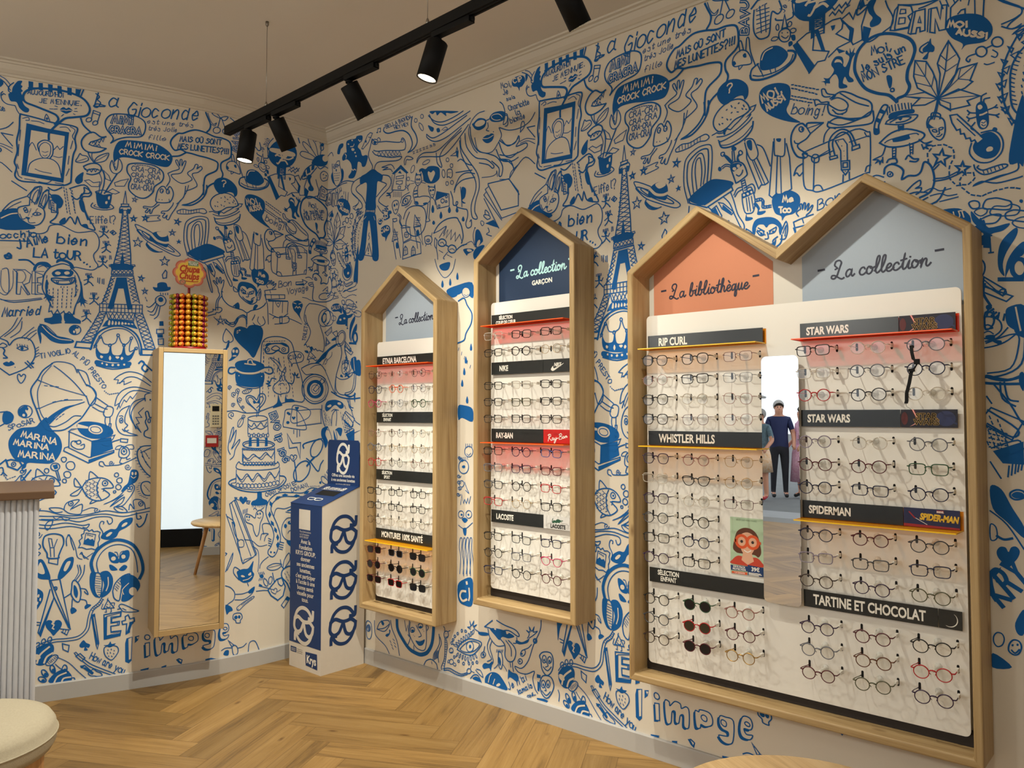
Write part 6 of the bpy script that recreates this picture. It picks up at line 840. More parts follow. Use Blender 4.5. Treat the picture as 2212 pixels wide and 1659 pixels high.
(563,119,8,1),(563,113,8,1),(563,106,8,1),(563,100,8,1),(563,93,8,1),(562,87,8,0),(561,80,8,1),(559,73,8,1),(558,67,8,0),(556,60,8,1),(554,53,8,1),(564,54,-1,-6),(570,56,-1,-7),
(577,57,-1,-6),(583,59,-1,-6),(589,58,-1,-6),(595,57,-1,-6),(600,56,-1,-6),(606,55,-1,-6),(612,54,-1,-6),(618,54,-1,-6),(624,53,-1,-6),(629,53,0,-6),(636,55,-1,-6),(642,58,-1,-6),
(648,60,-1,-6),(613,928,3,8),(625,915,2,9),(636,903,2,8),(647,890,2,9),(658,878,3,8),(643,663,0,10),(650,663,0,10),(658,663,0,10),(666,664,0,9),(619,626,-2,8),(626,627,-3,8),(632,628,-2,7),
(638,628,-2,8),(644,629,-2,8),(651,630,-3,8),(1548,1596,8,-4),(1550,1601,9,-4),(1548,1602,-2,1),(933,1298,-1,-2),(932,1294,-1,-3),(930,1290,0,-3),(929,1285,0,-2),(928,1281,-1,-2),
(948,1300,-2,-2),(945,1296,-1,-3),(943,1291,-1,-2),(940,1287,-1,-2),(938,1283,-1,-2),(936,1279,-2,-3),]),
(1,3,[(1266,1572,-4,-3,-1,-4,3,-2,4,3,1,4),]),
(1,5,[(1070,1565,-1,-6,-5,-4,-6,0,-1,5,3,5,6,2),(1085,1558,-1,-5,-5,-4,-5,0,-1,5,3,5,5,2),(1408,1596,-4,-8,-9,-4,-7,3,0,8,7,7,9,0),(1433,1599,-4,-8,-8,-3,-6,3,0,7,6,6,8,0),
(1407,1632,-17,4,-7,6,14,1),(1409,1633,12,7,9,0,-11,-13),(966,1547,0,-2,-2,-1,-1,1,0,2,1,1,2,0),(1034,1440,5,13,5,11,5,-4,12,-1,3,-10,-15,-9),(1079,1446,9,17,25,13,-6,-20,-15,-9),
(1122,1457,-5,-18,6,-15,12,-2,11,12,1,16,-8,14,-3,-22,-4,-11,-5,10),(1254,1390,-2,-5,-3,-2,-3,3,0,5,3,4,3,-1),(1270,1390,-1,-5,-4,-2,-3,3,0,5,3,4,3,-1),
(1105,964,-1,-2,-3,-1,-2,2,0,3,2,2,3,-1),(1149,971,-1,-3,-3,0,-2,1,0,4,2,2,3,-1),(1182,965,-1,-3,-3,-1,-2,2,0,3,2,2,3,0),(1094,940,-1,-3,-3,-1,-2,2,0,3,2,2,3,-1),
(1130,943,-2,-3,-3,-1,-2,2,0,3,2,2,3,0),(1164,944,-1,-3,-3,0,-2,1,0,4,2,2,3,-1),(1195,937,-1,-3,-3,-1,-3,2,0,3,3,2,3,0),(1055,981,-5,-10,-12,-3,-9,6,0,11,9,8,12,-2),
(912,855,4,3,4,-6,5,6,5,-4,-3,-11,-7,-9,-7,10),(1116,764,8,11,13,-5,-1,-16,-6,-8,-11,0,-5,8),(947,760,-6,-13,-13,-3,-11,9,0,14,10,9,14,-3),(1130,703,-1,-2,-2,-1,-1,2,0,2,1,1,2,0),
(1162,736,-1,-5,-4,-2,-3,4,0,6,3,4,3,-1),(1231,734,-1,-4,-3,-1,-2,3,0,5,2,3,3,-1),(1154,651,7,13,14,-4,5,-16,-10,-11,-15,3),(1173,650,-2,-6,-6,-2,-5,5,0,7,4,5,6,-2),
(1028,632,-2,-5,-5,-2,-4,4,-1,6,4,3,6,-1),(1048,615,-3,-9,-9,-2,-7,6,-1,10,7,6,9,-2),(1039,591,-3,-7,-7,-1,-5,5,-1,8,6,4,7,-2),(1029,575,-1,-5,-5,0,-3,3,0,4,3,3,4,-1),
(988,603,-2,-5,-4,-1,-4,4,0,5,3,3,5,-1),(1154,586,-2,-4,-4,-1,-4,3,0,5,4,3,4,-1),(1163,571,-2,-6,-6,-1,-5,4,0,6,5,4,6,-1),(1161,552,-3,-5,-5,-1,-5,4,0,6,4,4,6,-2),
(1148,540,-1,-2,-3,-1,-2,2,0,3,2,1,3,0),(1013,613,-4,-8,-9,-2,-7,6,0,9,7,5,9,-2),(913,622,-2,-4,-4,-1,-3,3,0,5,3,3,4,-1),(932,603,-2,-3,-3,-1,-3,2,0,4,3,2,3,-1),
(1128,564,-3,-5,-6,-1,-4,4,0,6,4,4,6,-2),(1001,576,-2,-6,-6,-1,-4,4,0,6,4,4,6,-2),(1025,501,6,15,19,7,10,-2,-18,-21,24,11,1,-16,-5,-11,-22,3,-11,7),(1046,513,-2,-4,-4,-1,-4,3,0,6,3,3,5,-2),
(1216,504,-2,-5,-5,-1,-3,4,-1,5,4,3,5,-2),(1182,550,-1,-4,-3,0,-2,2,0,4,2,3,2,-1),(1189,549,-1,-3,-3,-1,-2,2,0,4,2,3,3,-1),(1145,499,19,0,13,-15,-19,0,-10,7),
(999,471,-10,-2,-7,-12,6,-10,9,12),(1013,291,-1,-3,-3,-1,-3,3,0,4,2,2,4,-1),(1161,228,6,5,15,-7,15,-10,13,-7,-15,-1,-22,4,-7,8),(1240,133,-3,-5,-6,0,-4,4,0,6,4,3,6,-2),
(1253,128,11,1,2,-8,12,12,13,-2,3,-9,11,6,7,-8,-1,-34,-11,0,-1,22,-8,-2,-4,-17,-8,2,0,20,-8,-2,-3,-24,-11,0),(1326,124,9,1,3,5,20,-1,8,-10,-1,-14,-14,-7,-11,2,-2,-8,-9,1),
(1354,114,-2,-5,-6,0,-5,4,0,5,5,3,6,-2),(1383,128,12,1,18,-4,-1,-39,-9,-10,-14,2,-9,10,12,2,9,2,0,8,-12,3,-7,9),(1398,115,-2,-5,-5,0,-5,4,0,6,4,2,6,-2),
(1427,115,6,24,15,1,6,-12,-4,-11,-14,-1,5,-10,13,1,-6,-10,-16,2),(1449,126,-2,-3,-5,0,-4,3,0,3,4,2,5,-2),(1127,119,12,5,18,-4,5,-13,-8,-15,-10,-7,-14,14),
(1095,61,7,6,9,-8,9,-5,3,-8,-12,0,-6,2,-9,2,-6,7),(1109,99,-5,-1,-2,-5,2,-5,5,1,2,5),(1169,60,-5,-1,-2,-5,2,-5,5,0,2,6),(975,145,-3,-4,-4,1,-2,6,3,5,4,2,3,-3),
(989,153,-4,-4,-4,1,-1,5,2,6,4,2,3,-4),(1003,156,-4,-4,-4,1,-1,5,2,6,4,2,3,-4),(991,99,15,17,10,0,2,-8,-11,-14,-11,-2),(1529,1523,-1,-12,7,-10,11,-2,5,9,-1,11,-9,7),
(1720,1432,-5,-2,1,-6,6,-3,4,3,-1,5),(1697,1394,-2,-6,2,-5,5,-5,2,6,-2,6),(1742,1345,-1,-2,-3,0,-2,2,0,3,3,1,2,-1),(139,1383,-1,-7,-6,-2,-7,4,-2,8,4,5,7,-1),
(115,1374,-1,-7,-6,-3,-7,5,-2,8,4,5,7,-1),(1575,1313,-2,-4,-4,0,-3,4,0,4,3,2,4,-2),(1604,1248,-2,-6,-7,0,-5,5,0,7,5,4,7,-3),(1582,1259,-2,-3,-3,0,-3,3,0,4,3,2,3,-2),
(22,1268,8,12,12,-5,6,-8,1,-17,-4,-12,-7,-2,-11,13),(1737,1190,-2,-3,-4,0,-3,3,0,4,3,2,4,-2),(1407,1300,-1,-3,-4,0,-3,3,0,4,3,1,4,-1),(1447,1294,-2,-3,-3,0,-3,3,0,4,3,2,3,-2),
(1798,1062,-21,-19,-20,-3,-12,17,6,25,19,15,23,-10),(1571,952,-2,-5,-6,-2,-5,3,0,6,5,3,5,-1),(1626,955,-3,-5,-6,-1,-4,3,0,5,4,4,6,-1),
(1635,928,3,14,19,9,22,-1,12,-12,-5,-16,-22,-7,-12,-2,-4,-9,-2,10),(1675,945,-5,-5,1,-5,7,-3,4,5,-1,5),(42,1063,-12,-18,-28,-3,-15,13,-1,22,16,15,28,-8),
(103,991,-17,-17,-21,-1,-10,17,9,21,22,10,17,-10),(98,993,-12,-12,-14,-1,-7,12,7,16,15,7,11,-6),(87,900,2,11,18,6,17,-8,2,-17,-18,-12,-17,5),(1567,740,-13,-7,-27,-2,-21,6,0,7,21,5,27,-1),
(1631,768,-6,-22,-5,-28,15,-6,60,-8,7,13,-30,46),(1659,782,-9,-22,-3,-28,19,-6,45,17,3,25),(1669,763,6,2,76,5,5,-7,2,-35,-6,-4,-76,-7,-6,6),
(1658,620,3,5,5,0,4,-4,-2,-6,-5,-5,-5,-4,-5,4,-5,6,-2,5,3,5,6,-1),(1471,592,6,20,17,-9,96,-2,13,6,5,-15,-27,-7,-62,0),(-14,548,8,4,28,-17,-13,-8,-18,6),
(1498,445,4,10,15,-5,13,-9,4,15,10,7,12,-9,-2,-16,-7,-15,-4,-28,-8,-9,-9,19,-4,16,-19,10),(1571,287,23,9,27,-6,-13,-12,-23,-1),(1626,275,4,28,16,19,3,-21,-14,-19),
(1573,244,2,-10,-4,-3,-7,6,-4,10,2,7,5,-1),(1589,245,-4,-8,-5,-1,-3,8,1,9,6,5,5,-4),(1466,152,3,13,19,-1,6,-13,-6,-9,0,-6,-12,2,-2,7),(1465,70,8,3,8,-10,0,-15,-12,-2),
(45,1558,-2,-3,-6,1,-4,3,-1,3,5,2,6,-2),(60,1560,-3,-3,-5,0,-5,4,0,3,5,1,5,-2),(261,1592,-5,-6,-13,1,-10,7,0,8,10,2,13,-5),(399,1378,-8,-3,-9,3,-3,7,6,6,10,0,6,-6),
(435,1452,8,0,13,-4,3,-19,-16,-9,-10,14),(445,1438,-2,-1,-3,0,-2,2,0,1,2,1,3,-1),(454,1436,-1,-1,-3,0,-2,2,0,1,2,1,3,-1),(502,1394,-1,-1,-3,1,-2,1,0,1,2,1,3,-1),
(513,1394,-1,-1,-3,0,-2,1,0,1,2,1,3,-1),(556,1355,-3,-4,-6,-1,-5,5,0,5,5,2,6,-2),(569,1364,-1,-2,-4,0,-3,2,0,3,3,1,4,-1),(538,1343,-1,-3,-4,0,-2,2,0,4,2,1,4,-1),
(567,1350,-1,-1,-3,0,-3,1,0,3,3,1,3,-1),(404,1281,-3,-6,-8,0,-6,5,0,8,6,3,8,-3),(496,1251,-2,-3,-6,0,-5,3,0,3,5,2,6,-2),(715,1543,-4,-8,-16,-3,-17,5,-5,9,12,6,18,-1),
(775,1546,-3,-8,-15,-3,-15,3,-4,8,10,6,16,0),(506,1574,-1,-1,-2,0,-3,1,0,2,2,1,3,-1),(1427,1488,4,15,16,8,15,-10,7,-24,-23,2,-13,1),(240,107,-3,-8,-8,-3,-6,4,0,9,6,6,7,0),
(237,107,-2,-5,-4,-2,-3,3,-1,5,4,4,4,-1),(440,137,-4,-6,-8,-3,-6,2,0,7,6,5,8,0),(474,154,-4,-5,-8,-3,-7,2,0,6,7,5,8,0),(578,149,-3,-8,-8,-4,-6,4,0,9,6,6,8,0),
(665,69,-3,-6,-7,-3,-5,2,0,6,5,5,7,0),(674,135,-5,-12,-12,-5,-9,6,0,12,9,9,11,0),(595,129,-1,-3,-3,-1,-3,1,0,3,2,3,4,0),(600,139,-2,-3,-3,-1,-2,1,0,3,2,2,3,0),
(607,149,-2,-2,-3,-2,-2,2,0,3,2,2,3,0),(617,159,-1,-3,-3,-1,-2,1,0,3,2,2,3,0),(633,170,-1,-3,-3,-2,-2,2,0,3,2,2,3,0),(648,171,-2,-3,-3,-1,-2,1,0,3,2,2,3,0),
(605,94,-2,-3,-3,-2,-2,2,0,3,2,2,3,0),(621,86,-1,-3,-3,-1,-3,1,0,3,3,2,3,0),(640,83,-1,-3,-3,-1,-3,1,0,3,3,3,3,0),(660,87,-1,-2,-3,-2,-2,2,0,3,2,2,3,0),(674,91,-1,-2,-3,-2,-2,2,0,3,2,2,3,0),
(690,97,-1,-3,-3,-1,-3,1,0,3,3,3,3,-1),(597,109,-3,-6,-7,-2,-5,2,0,6,5,5,7,0),(598,79,-3,-6,-7,-2,-5,2,0,6,5,5,7,0),(763,133,3,7,9,-5,3,-20,-6,-19,-9,11),
(845,130,-3,-5,-6,-3,-5,3,0,5,5,5,6,0),(853,150,-6,-6,-7,0,-1,5,5,8,7,3,4,-3),(717,120,-6,-6,-7,-2,-3,5,3,7,7,4,6,-2),(922,151,-2,-7,-6,-3,-4,4,0,8,4,6,6,-1),
(939,153,-3,-7,-5,-3,-4,4,0,7,4,5,5,0),(919,91,-3,-8,-5,-3,-4,4,0,8,4,6,5,-1),(934,94,-3,-8,-5,-2,-4,3,0,8,4,6,5,0),(104,1106,5,10,10,1,7,-1,11,-5,8,-5,-1,-11,-11,0,-15,4,-11,2),
(83,1115,7,3,8,-4,0,-9,-10,0),(135,955,-2,-3,-4,-1,-3,3,0,5,3,2,4,-1),(144,371,-4,-11,-7,-3,-7,5,1,11,6,8,8,-1),(654,611,-7,-15,-16,-4,-13,9,0,17,13,10,16,-3),
(1748,1540,13,11,16,-8,-2,-16,-18,-10,-9,8),(1745,1631,9,4,4,-10,-9,-8),(1266,1076,-5,-12,-12,-4,-9,7,-1,13,10,9,11,-2),]),
(2,5,[(1069,1564,5,25,17,-4,-7,-28),(1073,1582,17,-4),(1400,1602,7,30),(1422,1605,-11,27),(1127,1151,-1,-12,54,5,-1,11),(1126,1133,-8,-34,-13,-41),(1181,1139,7,-34,10,-42),
(1099,1033,-16,-36,-27,-48),(1115,1033,-9,-28,-25,-56),(1206,1035,14,-37,20,-60),(1186,1034,10,-37,19,-59),(1116,1033,5,-18,63,-1,2,20),(1094,1256,7,-2,4,3,8,-3,4,7),
(1101,1209,7,4,4,3,7,6,4,-3),(1093,1173,7,-2,4,3,7,-4,4,7),(1060,1117,7,3,4,3,7,6,4,-3),(1074,1069,6,-1,4,3,8,-4,4,7),(1056,1017,7,3,4,3,7,6,4,-3),
(982,1051,-3,-25,6,3,5,-12,9,16,6,-12,9,9,4,-11,8,10,9,-8,4,15),(995,1109,3,-7,2,7),(1026,1113,3,-8,2,9),(1115,817,1,-1),(1119,813,1,-1),(1123,810,1,-1),(1127,807,2,1),(1132,808,2,1),
(1137,809,2,1),(1142,810,2,1),(1147,811,2,1),(1031,707,58,-28,54,17,-6,-13,-48,-4),(1033,705,0,-42),(1033,663,48,-27,60,18),(1021,655,2,8,9,3),(1088,679,-2,-43),(1008,603,7,-26),
(1004,601,7,-24,4,0),(993,373,-1,-12,21,-7,1,17),(998,314,48,-134),(964,209,13,-3,-1,-6,-10,1),(1023,184,20,-5,-5,-13,-13,10),(1158,220,8,1),(1095,213,17,-82),
(1102,214,12,-80,-3,-15,-3,10,-13,82),(1092,96,7,16),(1099,91,7,17),(1096,104,6,-4),(1114,95,-3,-12,5,7,-1,-9,6,10),(1136,81,-5,-11),(1157,68,-1,-11),(1163,63,-12,-13),(1179,53,-4,-11),
(1564,1491,13,7,7,4,15,1,-4,-38,31,-12,-8,-15,-14,1,-17,-18),(1599,1501,15,5,20,6,15,-1,4,-11,-2,-11,-11,-6,27,-23,-10,-2,-14,-3,-18,-13),
(1651,1508,14,8,7,-15,6,16,21,3,-12,-37,1,-27,-17,-4,-4,9,5,21,-19,19),(1627,1534,7,3,4,-7,9,8,4,-8,8,8,3,-7,6,8),(1628,1522,6,6,5,-8,7,8,6,-9,6,8,8,3),(1704,1422,0,16,4,-11,1,11,5,-16),
(1730,1431,2,-10),(1730,1434,-1,3),(1738,1423,-2,-5),(1721,1412,4,-9),(1727,1414,4,-10),(1726,1416,-1,2),(1750,1419,3,-9),(1753,1420,4,-9),(1689,1376,-4,16,6,-10,-2,11,8,-16),
(1709,1379,-6,16,13,-14,-5,16),(1729,1400,7,2),(1733,1401,5,-16),(1744,1386,-5,16),(1745,1395,7,-7),(1756,1405,-8,-1,6,-16,7,1),(1751,1396,6,1),(1737,1458,9,35,6,6),(1737,1458,8,-3,23,-3),
(61,1448,1,18,12,10),(73,1451,5,5,6,0,0,-9),(113,1462,-2,-28),(114,1377,9,2),(1552,1408,4,-1),(1559,1405,4,-2),(1566,1402,4,-2),(1573,1398,4,-1),(1580,1395,4,-2),(1587,1392,4,-2),
(1594,1389,4,-2),(1601,1385,4,-1),(1552,1401,4,-2),(1559,1398,4,-2),(1566,1394,3,-2),(1572,1391,4,-2),(1579,1387,4,-1),(1586,1384,3,-2),(1592,1381,4,-2),(1599,1377,3,-2),(1552,1386,3,-2),
(1558,1383,3,-2),(1564,1380,4,-1),(1570,1377,4,-1),(1576,1375,4,-2),(1582,1372,3,-2),(1588,1369,3,-1),(1594,1367,3,-2),(1549,1380,4,-1),(1555,1377,3,-1),(1561,1375,3,-2),(1567,1372,3,-1),
(1572,1370,3,-2),(1578,1367,3,-1),(1584,1364,3,-1),(1589,1362,3,-1),(1613,1316,-25,-15,-8,16),(1595,1252,-3,-62),(1576,1264,20,-14,34,7),(1635,1276,10,-22,0,-18),(1657,1264,0,-30),
(1649,1207,-1,-13),(1660,1210,0,-13),(21,1199,0,6),(20,1210,0,6),(23,1219,3,4),(28,1227,5,0),(37,1227,5,-1),(46,1226,5,-3),(54,1220,5,-3),(61,1213,1,-5),(62,1203,0,-5),(59,1194,-2,-4),
(55,1186,-1,-5),(54,1176,0,-5),(54,1166,2,-5),(59,1157,3,-4),(65,1149,5,0),(74,1149,5,-1),(83,1148,4,3),(90,1153,3,4),(92,1161,-1,6),(87,1167,-5,1),(79,1168,-4,-3),(72,1162,-2,-4),
(70,1153,1,-5),(73,1144,4,-4),(80,1136,4,-4),(87,1129,5,-2),(96,1126,5,-2),(104,1124,5,2),(112,1127,5,1),(120,1129,5,1),(129,1130,4,0),(137,1131,4,0),(145,1130,5,-1),(153,1128,5,-2),
(1425,1282,-1,20,2,2),(1430,1281,-2,22),(1477,1192,0,-5),(1483,1192,-1,-5),(1487,1190,0,-4),(1491,1186,-1,-5),(1491,1181,0,-5),(1492,1176,-1,-5),(1497,1175,0,-4),(1503,1175,-1,-4),
(1456,1299,0,-19,25,-68),(1481,1212,5,7,9,-1,7,4,-24,55),(1513,1302,-10,-107,6,-6,10,7),(1540,1292,6,-30,3,-63,-7,-3),(1521,1270,-4,-76),(1479,1132,13,-9),(1502,1122,15,6),
(1552,1132,3,-15,2,-12),(1552,1120,69,7,0,-12,-65,-9),(1552,1120,10,-30,4,-60),(1633,1106,-2,-34),(1395,1368,2,-3),(1402,1380,2,-1),(1412,1393,2,1),(1423,1400,2,-4),(1431,1393,2,-1),
(1439,1400,2,1),(1447,1388,2,-3),(1436,1383,3,-1),(1423,1384,2,1),(1413,1374,2,-3),(1402,1367,2,-1),(1421,1370,2,1),(1450,1394,2,-4),(1455,1384,2,-1),
(1379,1347,11,3,5,-3,13,-1,5,7,8,-4,10,8,8,5,16,13,11,6,-3,4,14,2,-4,-9,-17,-11,10,4),(1653,936,2,-9),(1653,938,-1,2),(1659,928,2,14,8,-12),(1661,933,5,1),
(1692,973,7,4,5,-9,6,4,5,-7,7,3,7,-8,6,5,7,-7,7,3,14,-5),(1708,929,5,-6,-4,-6),(1726,932,10,-6,5,4),(1531,766,0,-20),(1504,739,0,-44),(1567,739,3,-45),(1488,650,0,-37),(1592,652,1,-33),
(1658,704,0,-12),(1670,703,0,-22),(1679,703,0,-19),(1490,635,0,-32),(1592,632,1,-29),(1470,588,-1,-37),(1610,588,0,-40),(1465,499,6,-2,65,-163,-2,-6),(1584,370,-9,5),(1584,364,-9,4),
(1584,357,-9,4),(1584,350,-9,4),(1616,359,12,-4),(1614,352,12,-4),(1613,345,12,-4),(1611,339,12,-4),(1509,249,3,-8),(1441,347,4,-3,-4,-5),(257,1622,2,11,13,-1,0,-11),
(341,1475,-12,-46,51,-11,10,3,4,45),(428,1300,17,-65),(335,1272,14,-56),(355,1274,15,-56),(714,1357,60,-88,58,7),(714,1357,11,5),(709,1343,65,-79),(709,1343,8,6),(710,1333,54,-89),
(825,78,4,-10),(837,91,2,-4),(855,96,4,-9),(854,99,-2,2),(829,55,-1,2),(843,62,3,-8),(865,75,3,-7),(864,77,-1,2),(110,1054,6,0),(113,1054,1,-29),(111,1025,7,0),(105,727,3,-1),(111,725,3,-1),
(117,723,3,0),(123,722,3,-1),(129,720,2,-1),(105,719,3,0),(111,718,3,-1),(117,716,3,0),(123,715,2,-1),(129,713,2,0),(105,712,3,0),(111,711,2,-1),(117,709,2,0),(123,708,2,-1),(128,707,3,-1),
(105,705,2,-1),(111,704,2,-1),(117,702,2,0),(122,701,3,0),(128,700,3,0),(105,697,2,0),(111,696,2,0),(116,696,3,-1),(122,695,3,-1),(128,694,3,-1),(133,666,-2,-18),(138,669,-2,-18),
(143,672,-2,-18),(148,675,-3,-18),(153,678,-3,-18),(800,1368,35,-47),]),
(2,14,[(1119,1562,5,20,3,-13,4,14,3,-19),(1142,1577,0,-13),(1143,1580,0,4),(1147,1565,5,19,3,-12,5,13,3,-19),(1171,1580,-1,-13),(1171,1583,0,3),(1128,1536,1,17),(1133,1545,5,-8),
(1141,1537,6,18,4,-17),(1144,1543,5,1),(1168,1540,1,17),(1174,1549,4,-8),(1181,1541,7,18,4,-17),(1184,1547,6,0),(119,433,-30,37),(101,483,3,-32,26,-5),(134,450,-30,37),(125,475,20,-12),
(119,503,21,-12,-9,25),(140,491,14,-18),]),
(6,3,[(1119,1562,5,20,3,-13,4,14,3,-19),(1142,1577,0,-13),(1143,1580,0,4),(1147,1565,5,19,3,-12,5,13,3,-19),(1171,1580,-1,-13),(1171,1583,0,3),(1128,1536,1,17),(1133,1545,5,-8),
(1141,1537,6,18,4,-17),(1144,1543,5,1),(1168,1540,1,17),(1174,1549,4,-8),(1181,1541,7,18,4,-17),(1184,1547,6,0),(1462,1540,-16,5),(1463,1557,-17,13,17,2),(1457,1563,0,7),
(1447,1581,16,2,-16,13),]),
(0,14,[(1125,1550,-5,3,-2,-3,-3,-6,2,-6,3,-3,5,4),(1129,1553,5,1,2,-3,0,-3,-3,-3,-5,0),(1165,1554,-5,2,-2,-3,-3,-6,2,-5,3,-3,5,3),(1169,1557,5,1,2,-3,0,-3,-2,-3,-6,-1),
(104,487,6,6,8,-3,5,-6,2,-9,-6,-7),]),
(6,6,[(1155,1501,5,14,2,-10,5,10,2,-14),(1178,1510,-1,-9),(1178,1513,0,2),(1182,1501,5,14,3,-9,5,9,2,-14),(1206,1511,-1,-10),(1206,1513,0,2),(1210,1501,6,15,2,-10,5,10,3,-14),
(1234,1511,-1,-9),(1235,1514,0,2),(1152,1479,1,14),(1157,1486,4,-7),(1188,1479,1,14),(1199,1493,-10,-7,8,-7),(1220,1479,1,14),(1225,1486,4,-7),(1257,1480,1,14),(1268,1494,-10,-7,9,-7),
(1420,1431,-1,-3),(1007,207,-4,-7,5,-4,-4,-8,4,-3),(1658,1089,5,6,5,-5,5,5,5,-4),(131,1534,7,-6,7,3,7,-5),(95,1591,8,-8,-3,-8),(164,1621,7,-7,5,2),(281,1349,7,-7),(279,1350,-2,2),
(291,1343,-6,12,16,-9),(290,1347,5,2),(289,1314,5,-8),(287,1316,-1,2),(297,1307,-3,12,12,-11),(297,1311,4,1),(831,1626,3,-9),(830,1628,-1,2),(838,1617,-5,13),]),
(4,6,[(1150,1490,-4,2,-3,-2,-3,-5,2,-4,2,-3,5,3),(1153,1493,5,0,2,-3,-1,-2,-2,-2,-5,0),(1186,1491,-4,2,-3,-2,-3,-5,2,-5,2,-2,5,2),(1218,1491,-5,2,-2,-2,-3,-5,2,-5,2,-2,5,3),
(1221,1493,5,1,2,-3,0,-2,-3,-3,-5,0),(1255,1492,-4,2,-3,-2,-3,-5,2,-5,2,-2,5,2),(1415,1444,3,3,6,0,2,-5,-6,-6,0,-3),(103,1264,4,0,6,2),(123,1608,14,-2,5,6),
(274,1348,-7,0,-1,-2,2,-5,6,-2,4,-1,3,3),(282,1316,-5,1,-1,-2,0,-5,5,-3,3,-2,4,3),(824,1629,-6,2,-2,-2,-2,-4,4,-5,4,-2,5,2),(833,1630,6,0,3,-3,1,-2,-2,-2,-6,0),(867,1265,20,13,15,4),]),
(5,6,[(1170,1493,-5,-5,-1,-5,4,-4,5,4,1,5),(1238,1494,-5,-5,-1,-5,5,-4,5,4,1,5),(298,1359,-2,-5,4,-3,8,-2,1,5,-3,4),(306,1321,-2,-5,2,-4,7,-3,2,4,-2,4),]),
(0,9,[(1276,1493,19,5,18,13),(1313,1511,-16,6,-15,-5,-11,16,4,17,15,17,13,3,19,11,19,6,26,-3,24,-6,24,0,21,-7,5,-22,-3,-24,-25,-20,-2,-19,6,-17,-10,-19,-31,-23,-9,-26),
(1313,1511,16,-1,20,-3,26,-2,24,-6,3,-13,-6,-15,-27,-19,-6,-22,-1,-35),(1365,1639,7,-16,7,-16,-2,-14,-8,-11),(1044,1561,7,-18,19,-17),(1079,929,8,26,13,24,29,16,32,0,29,-18,13,-29,3,-27),
(909,1159,20,1,14,-11),(1466,1452,4,-10,24,-6,33,4,26,13,8,13,-4,9,-11,4),(1461,892,-15,-1,-4,-13,10,-5,11,6),(1554,896,23,1,6,-14,-12,-6,-15,5),(33,826,48,-18,55,-6,45,2),
(1199,895,7,7,7,-7,-6,-13,9,-10,6,7),]),
(1,6,[(1344,1560,-5,-5,0,-6,4,-4,4,5,1,5),(1384,1565,-4,-6,-1,-5,4,-5,5,6,0,5),(872,1223,-6,-4,0,-5,6,-2,6,4,0,5),(940,1235,-6,-4,0,-6,6,-2,6,4,0,6),(1210,549,4,14,16,1,9,-17,-2,-19,-18,1),
(1047,288,1,16,6,5,10,-13,5,-23,-4,-22,-10,4,-9,17),(993,76,4,-9,-3,-4,-6,2,-5,8,-1,8,5,1),(1012,82,1,-9,-4,-3,-5,5,-3,9,2,7,5,-1),(1040,75,-4,-8,-5,0,-3,7,2,9,4,5,5,-4),
(986,63,6,-6,0,-6,-6,-1,-7,4,-4,7,3,4),(1383,1366,1,17,13,16,23,11,24,-2,15,-14,4,-14,-12,-7,-20,-5,-18,-13,-18,-4),(1577,955,14,10,15,-8,-15,-7),
(1592,660,-20,-9,-45,-1,-34,7,-1,12,35,6,44,-4),(104,924,11,-3,1,-15,-7,-10,-6,2),(155,620,-4,-6,-10,-3,-7,4,0,7,8,5,9,-1),]),
(1,8,[(903,1544,7,3,35,-4,30,-5,33,0,22,-2,7,-7,-6,-25,3,-25,-6,-21,-3,-33,-1,-38,-4,-9,-14,-7,-30,-2,-35,1,-32,-1,-14,12,3,22,-5,15,6,29,-2,28,5,32),(1008,1187,-7,-4,0,-8,6,-4,8,4,0,8),
(1775,1067,-5,-11,-8,-3,-5,9,3,12,7,8,7,-3),(1760,637,-18,-19,-18,1,-4,21,13,24,21,10,12,-12),(1711,561,-24,-19,-23,5,-4,24,18,26,26,8,15,-16),(892,190,-2,-4,-4,-2,-4,2,0,5,4,3,4,0),]),
(10,1,[(929,1509,78,-3,-7,-116,-79,4),(1052,727,26,-8,-1,-5,-26,2),(1186,136,8,3,-1,-58,-5,-2),(1206,138,6,1,-3,-7),(1228,118,11,1,1,-36,-10,-2),(1315,61,8,-4,-2,-5),(70,1267,36,-45,-8,-5),
(1466,1003,8,4,4,-3,-12,-11,-2,5),(1607,887,9,15,10,-17,15,-53,-8,-16,-34,-1,-14,19),(1669,763,82,7,7,-42,-85,-11),]),
(0,8,[(1106,1521,-13,-3,-17,10,-17,-8,-12,-20,3,-19,15,-10,26,5,16,12),(1361,1423,1,-21,-15,-23,-25,-17,-16,-6,26,4,25,20,13,23,1,21),(909,1213,3,-15,-1,-9,-7,2),
(962,1218,9,3,-4,6,-2,-5,-3,-4,5,-7,5,6),(995,1226,9,4,8,-8,-5,-9,-13,0),(1028,1221,13,0,-4,9,-5,-5,-4,-4,3,-9,9,5),(1050,1221,10,8,4,-4,-1,-13),(992,1195,-1,-20,3,-4,4,4),
(1020,1195,-1,-16,7,-8,7,8,1,16),(1038,1195,7,0,4,-4,0,-4,-4,-4,-7,0),(984,1116,11,2,21,-1,20,5,2,-6,-10,-11,-28,-3,-15,8,-1,6),(928,579,19,27),(878,623,13,12),(1470,1591,13,12,5,1),
(1555,951,15,17,36,5,28,-6,1,-20,-19,-4,-16,8,-18,-10,-21,-1,-6,11),(104,973,-2,-17,10,-21),(1705,613,15,-12,28,-31,10,21,10,13),(1662,604,8,-55,-5,-8),
(1666,274,-21,7,-21,-10,-2,-20,19,-23,14,-32,12,-6),(291,1630,-4,-10,21,-13,42,-3,32,-7,25,-19,12,-27,-8,-17,-10,-6,22,4,17,17,-6,25,-20,29,4,28),(113,549,10,-5,12,3),
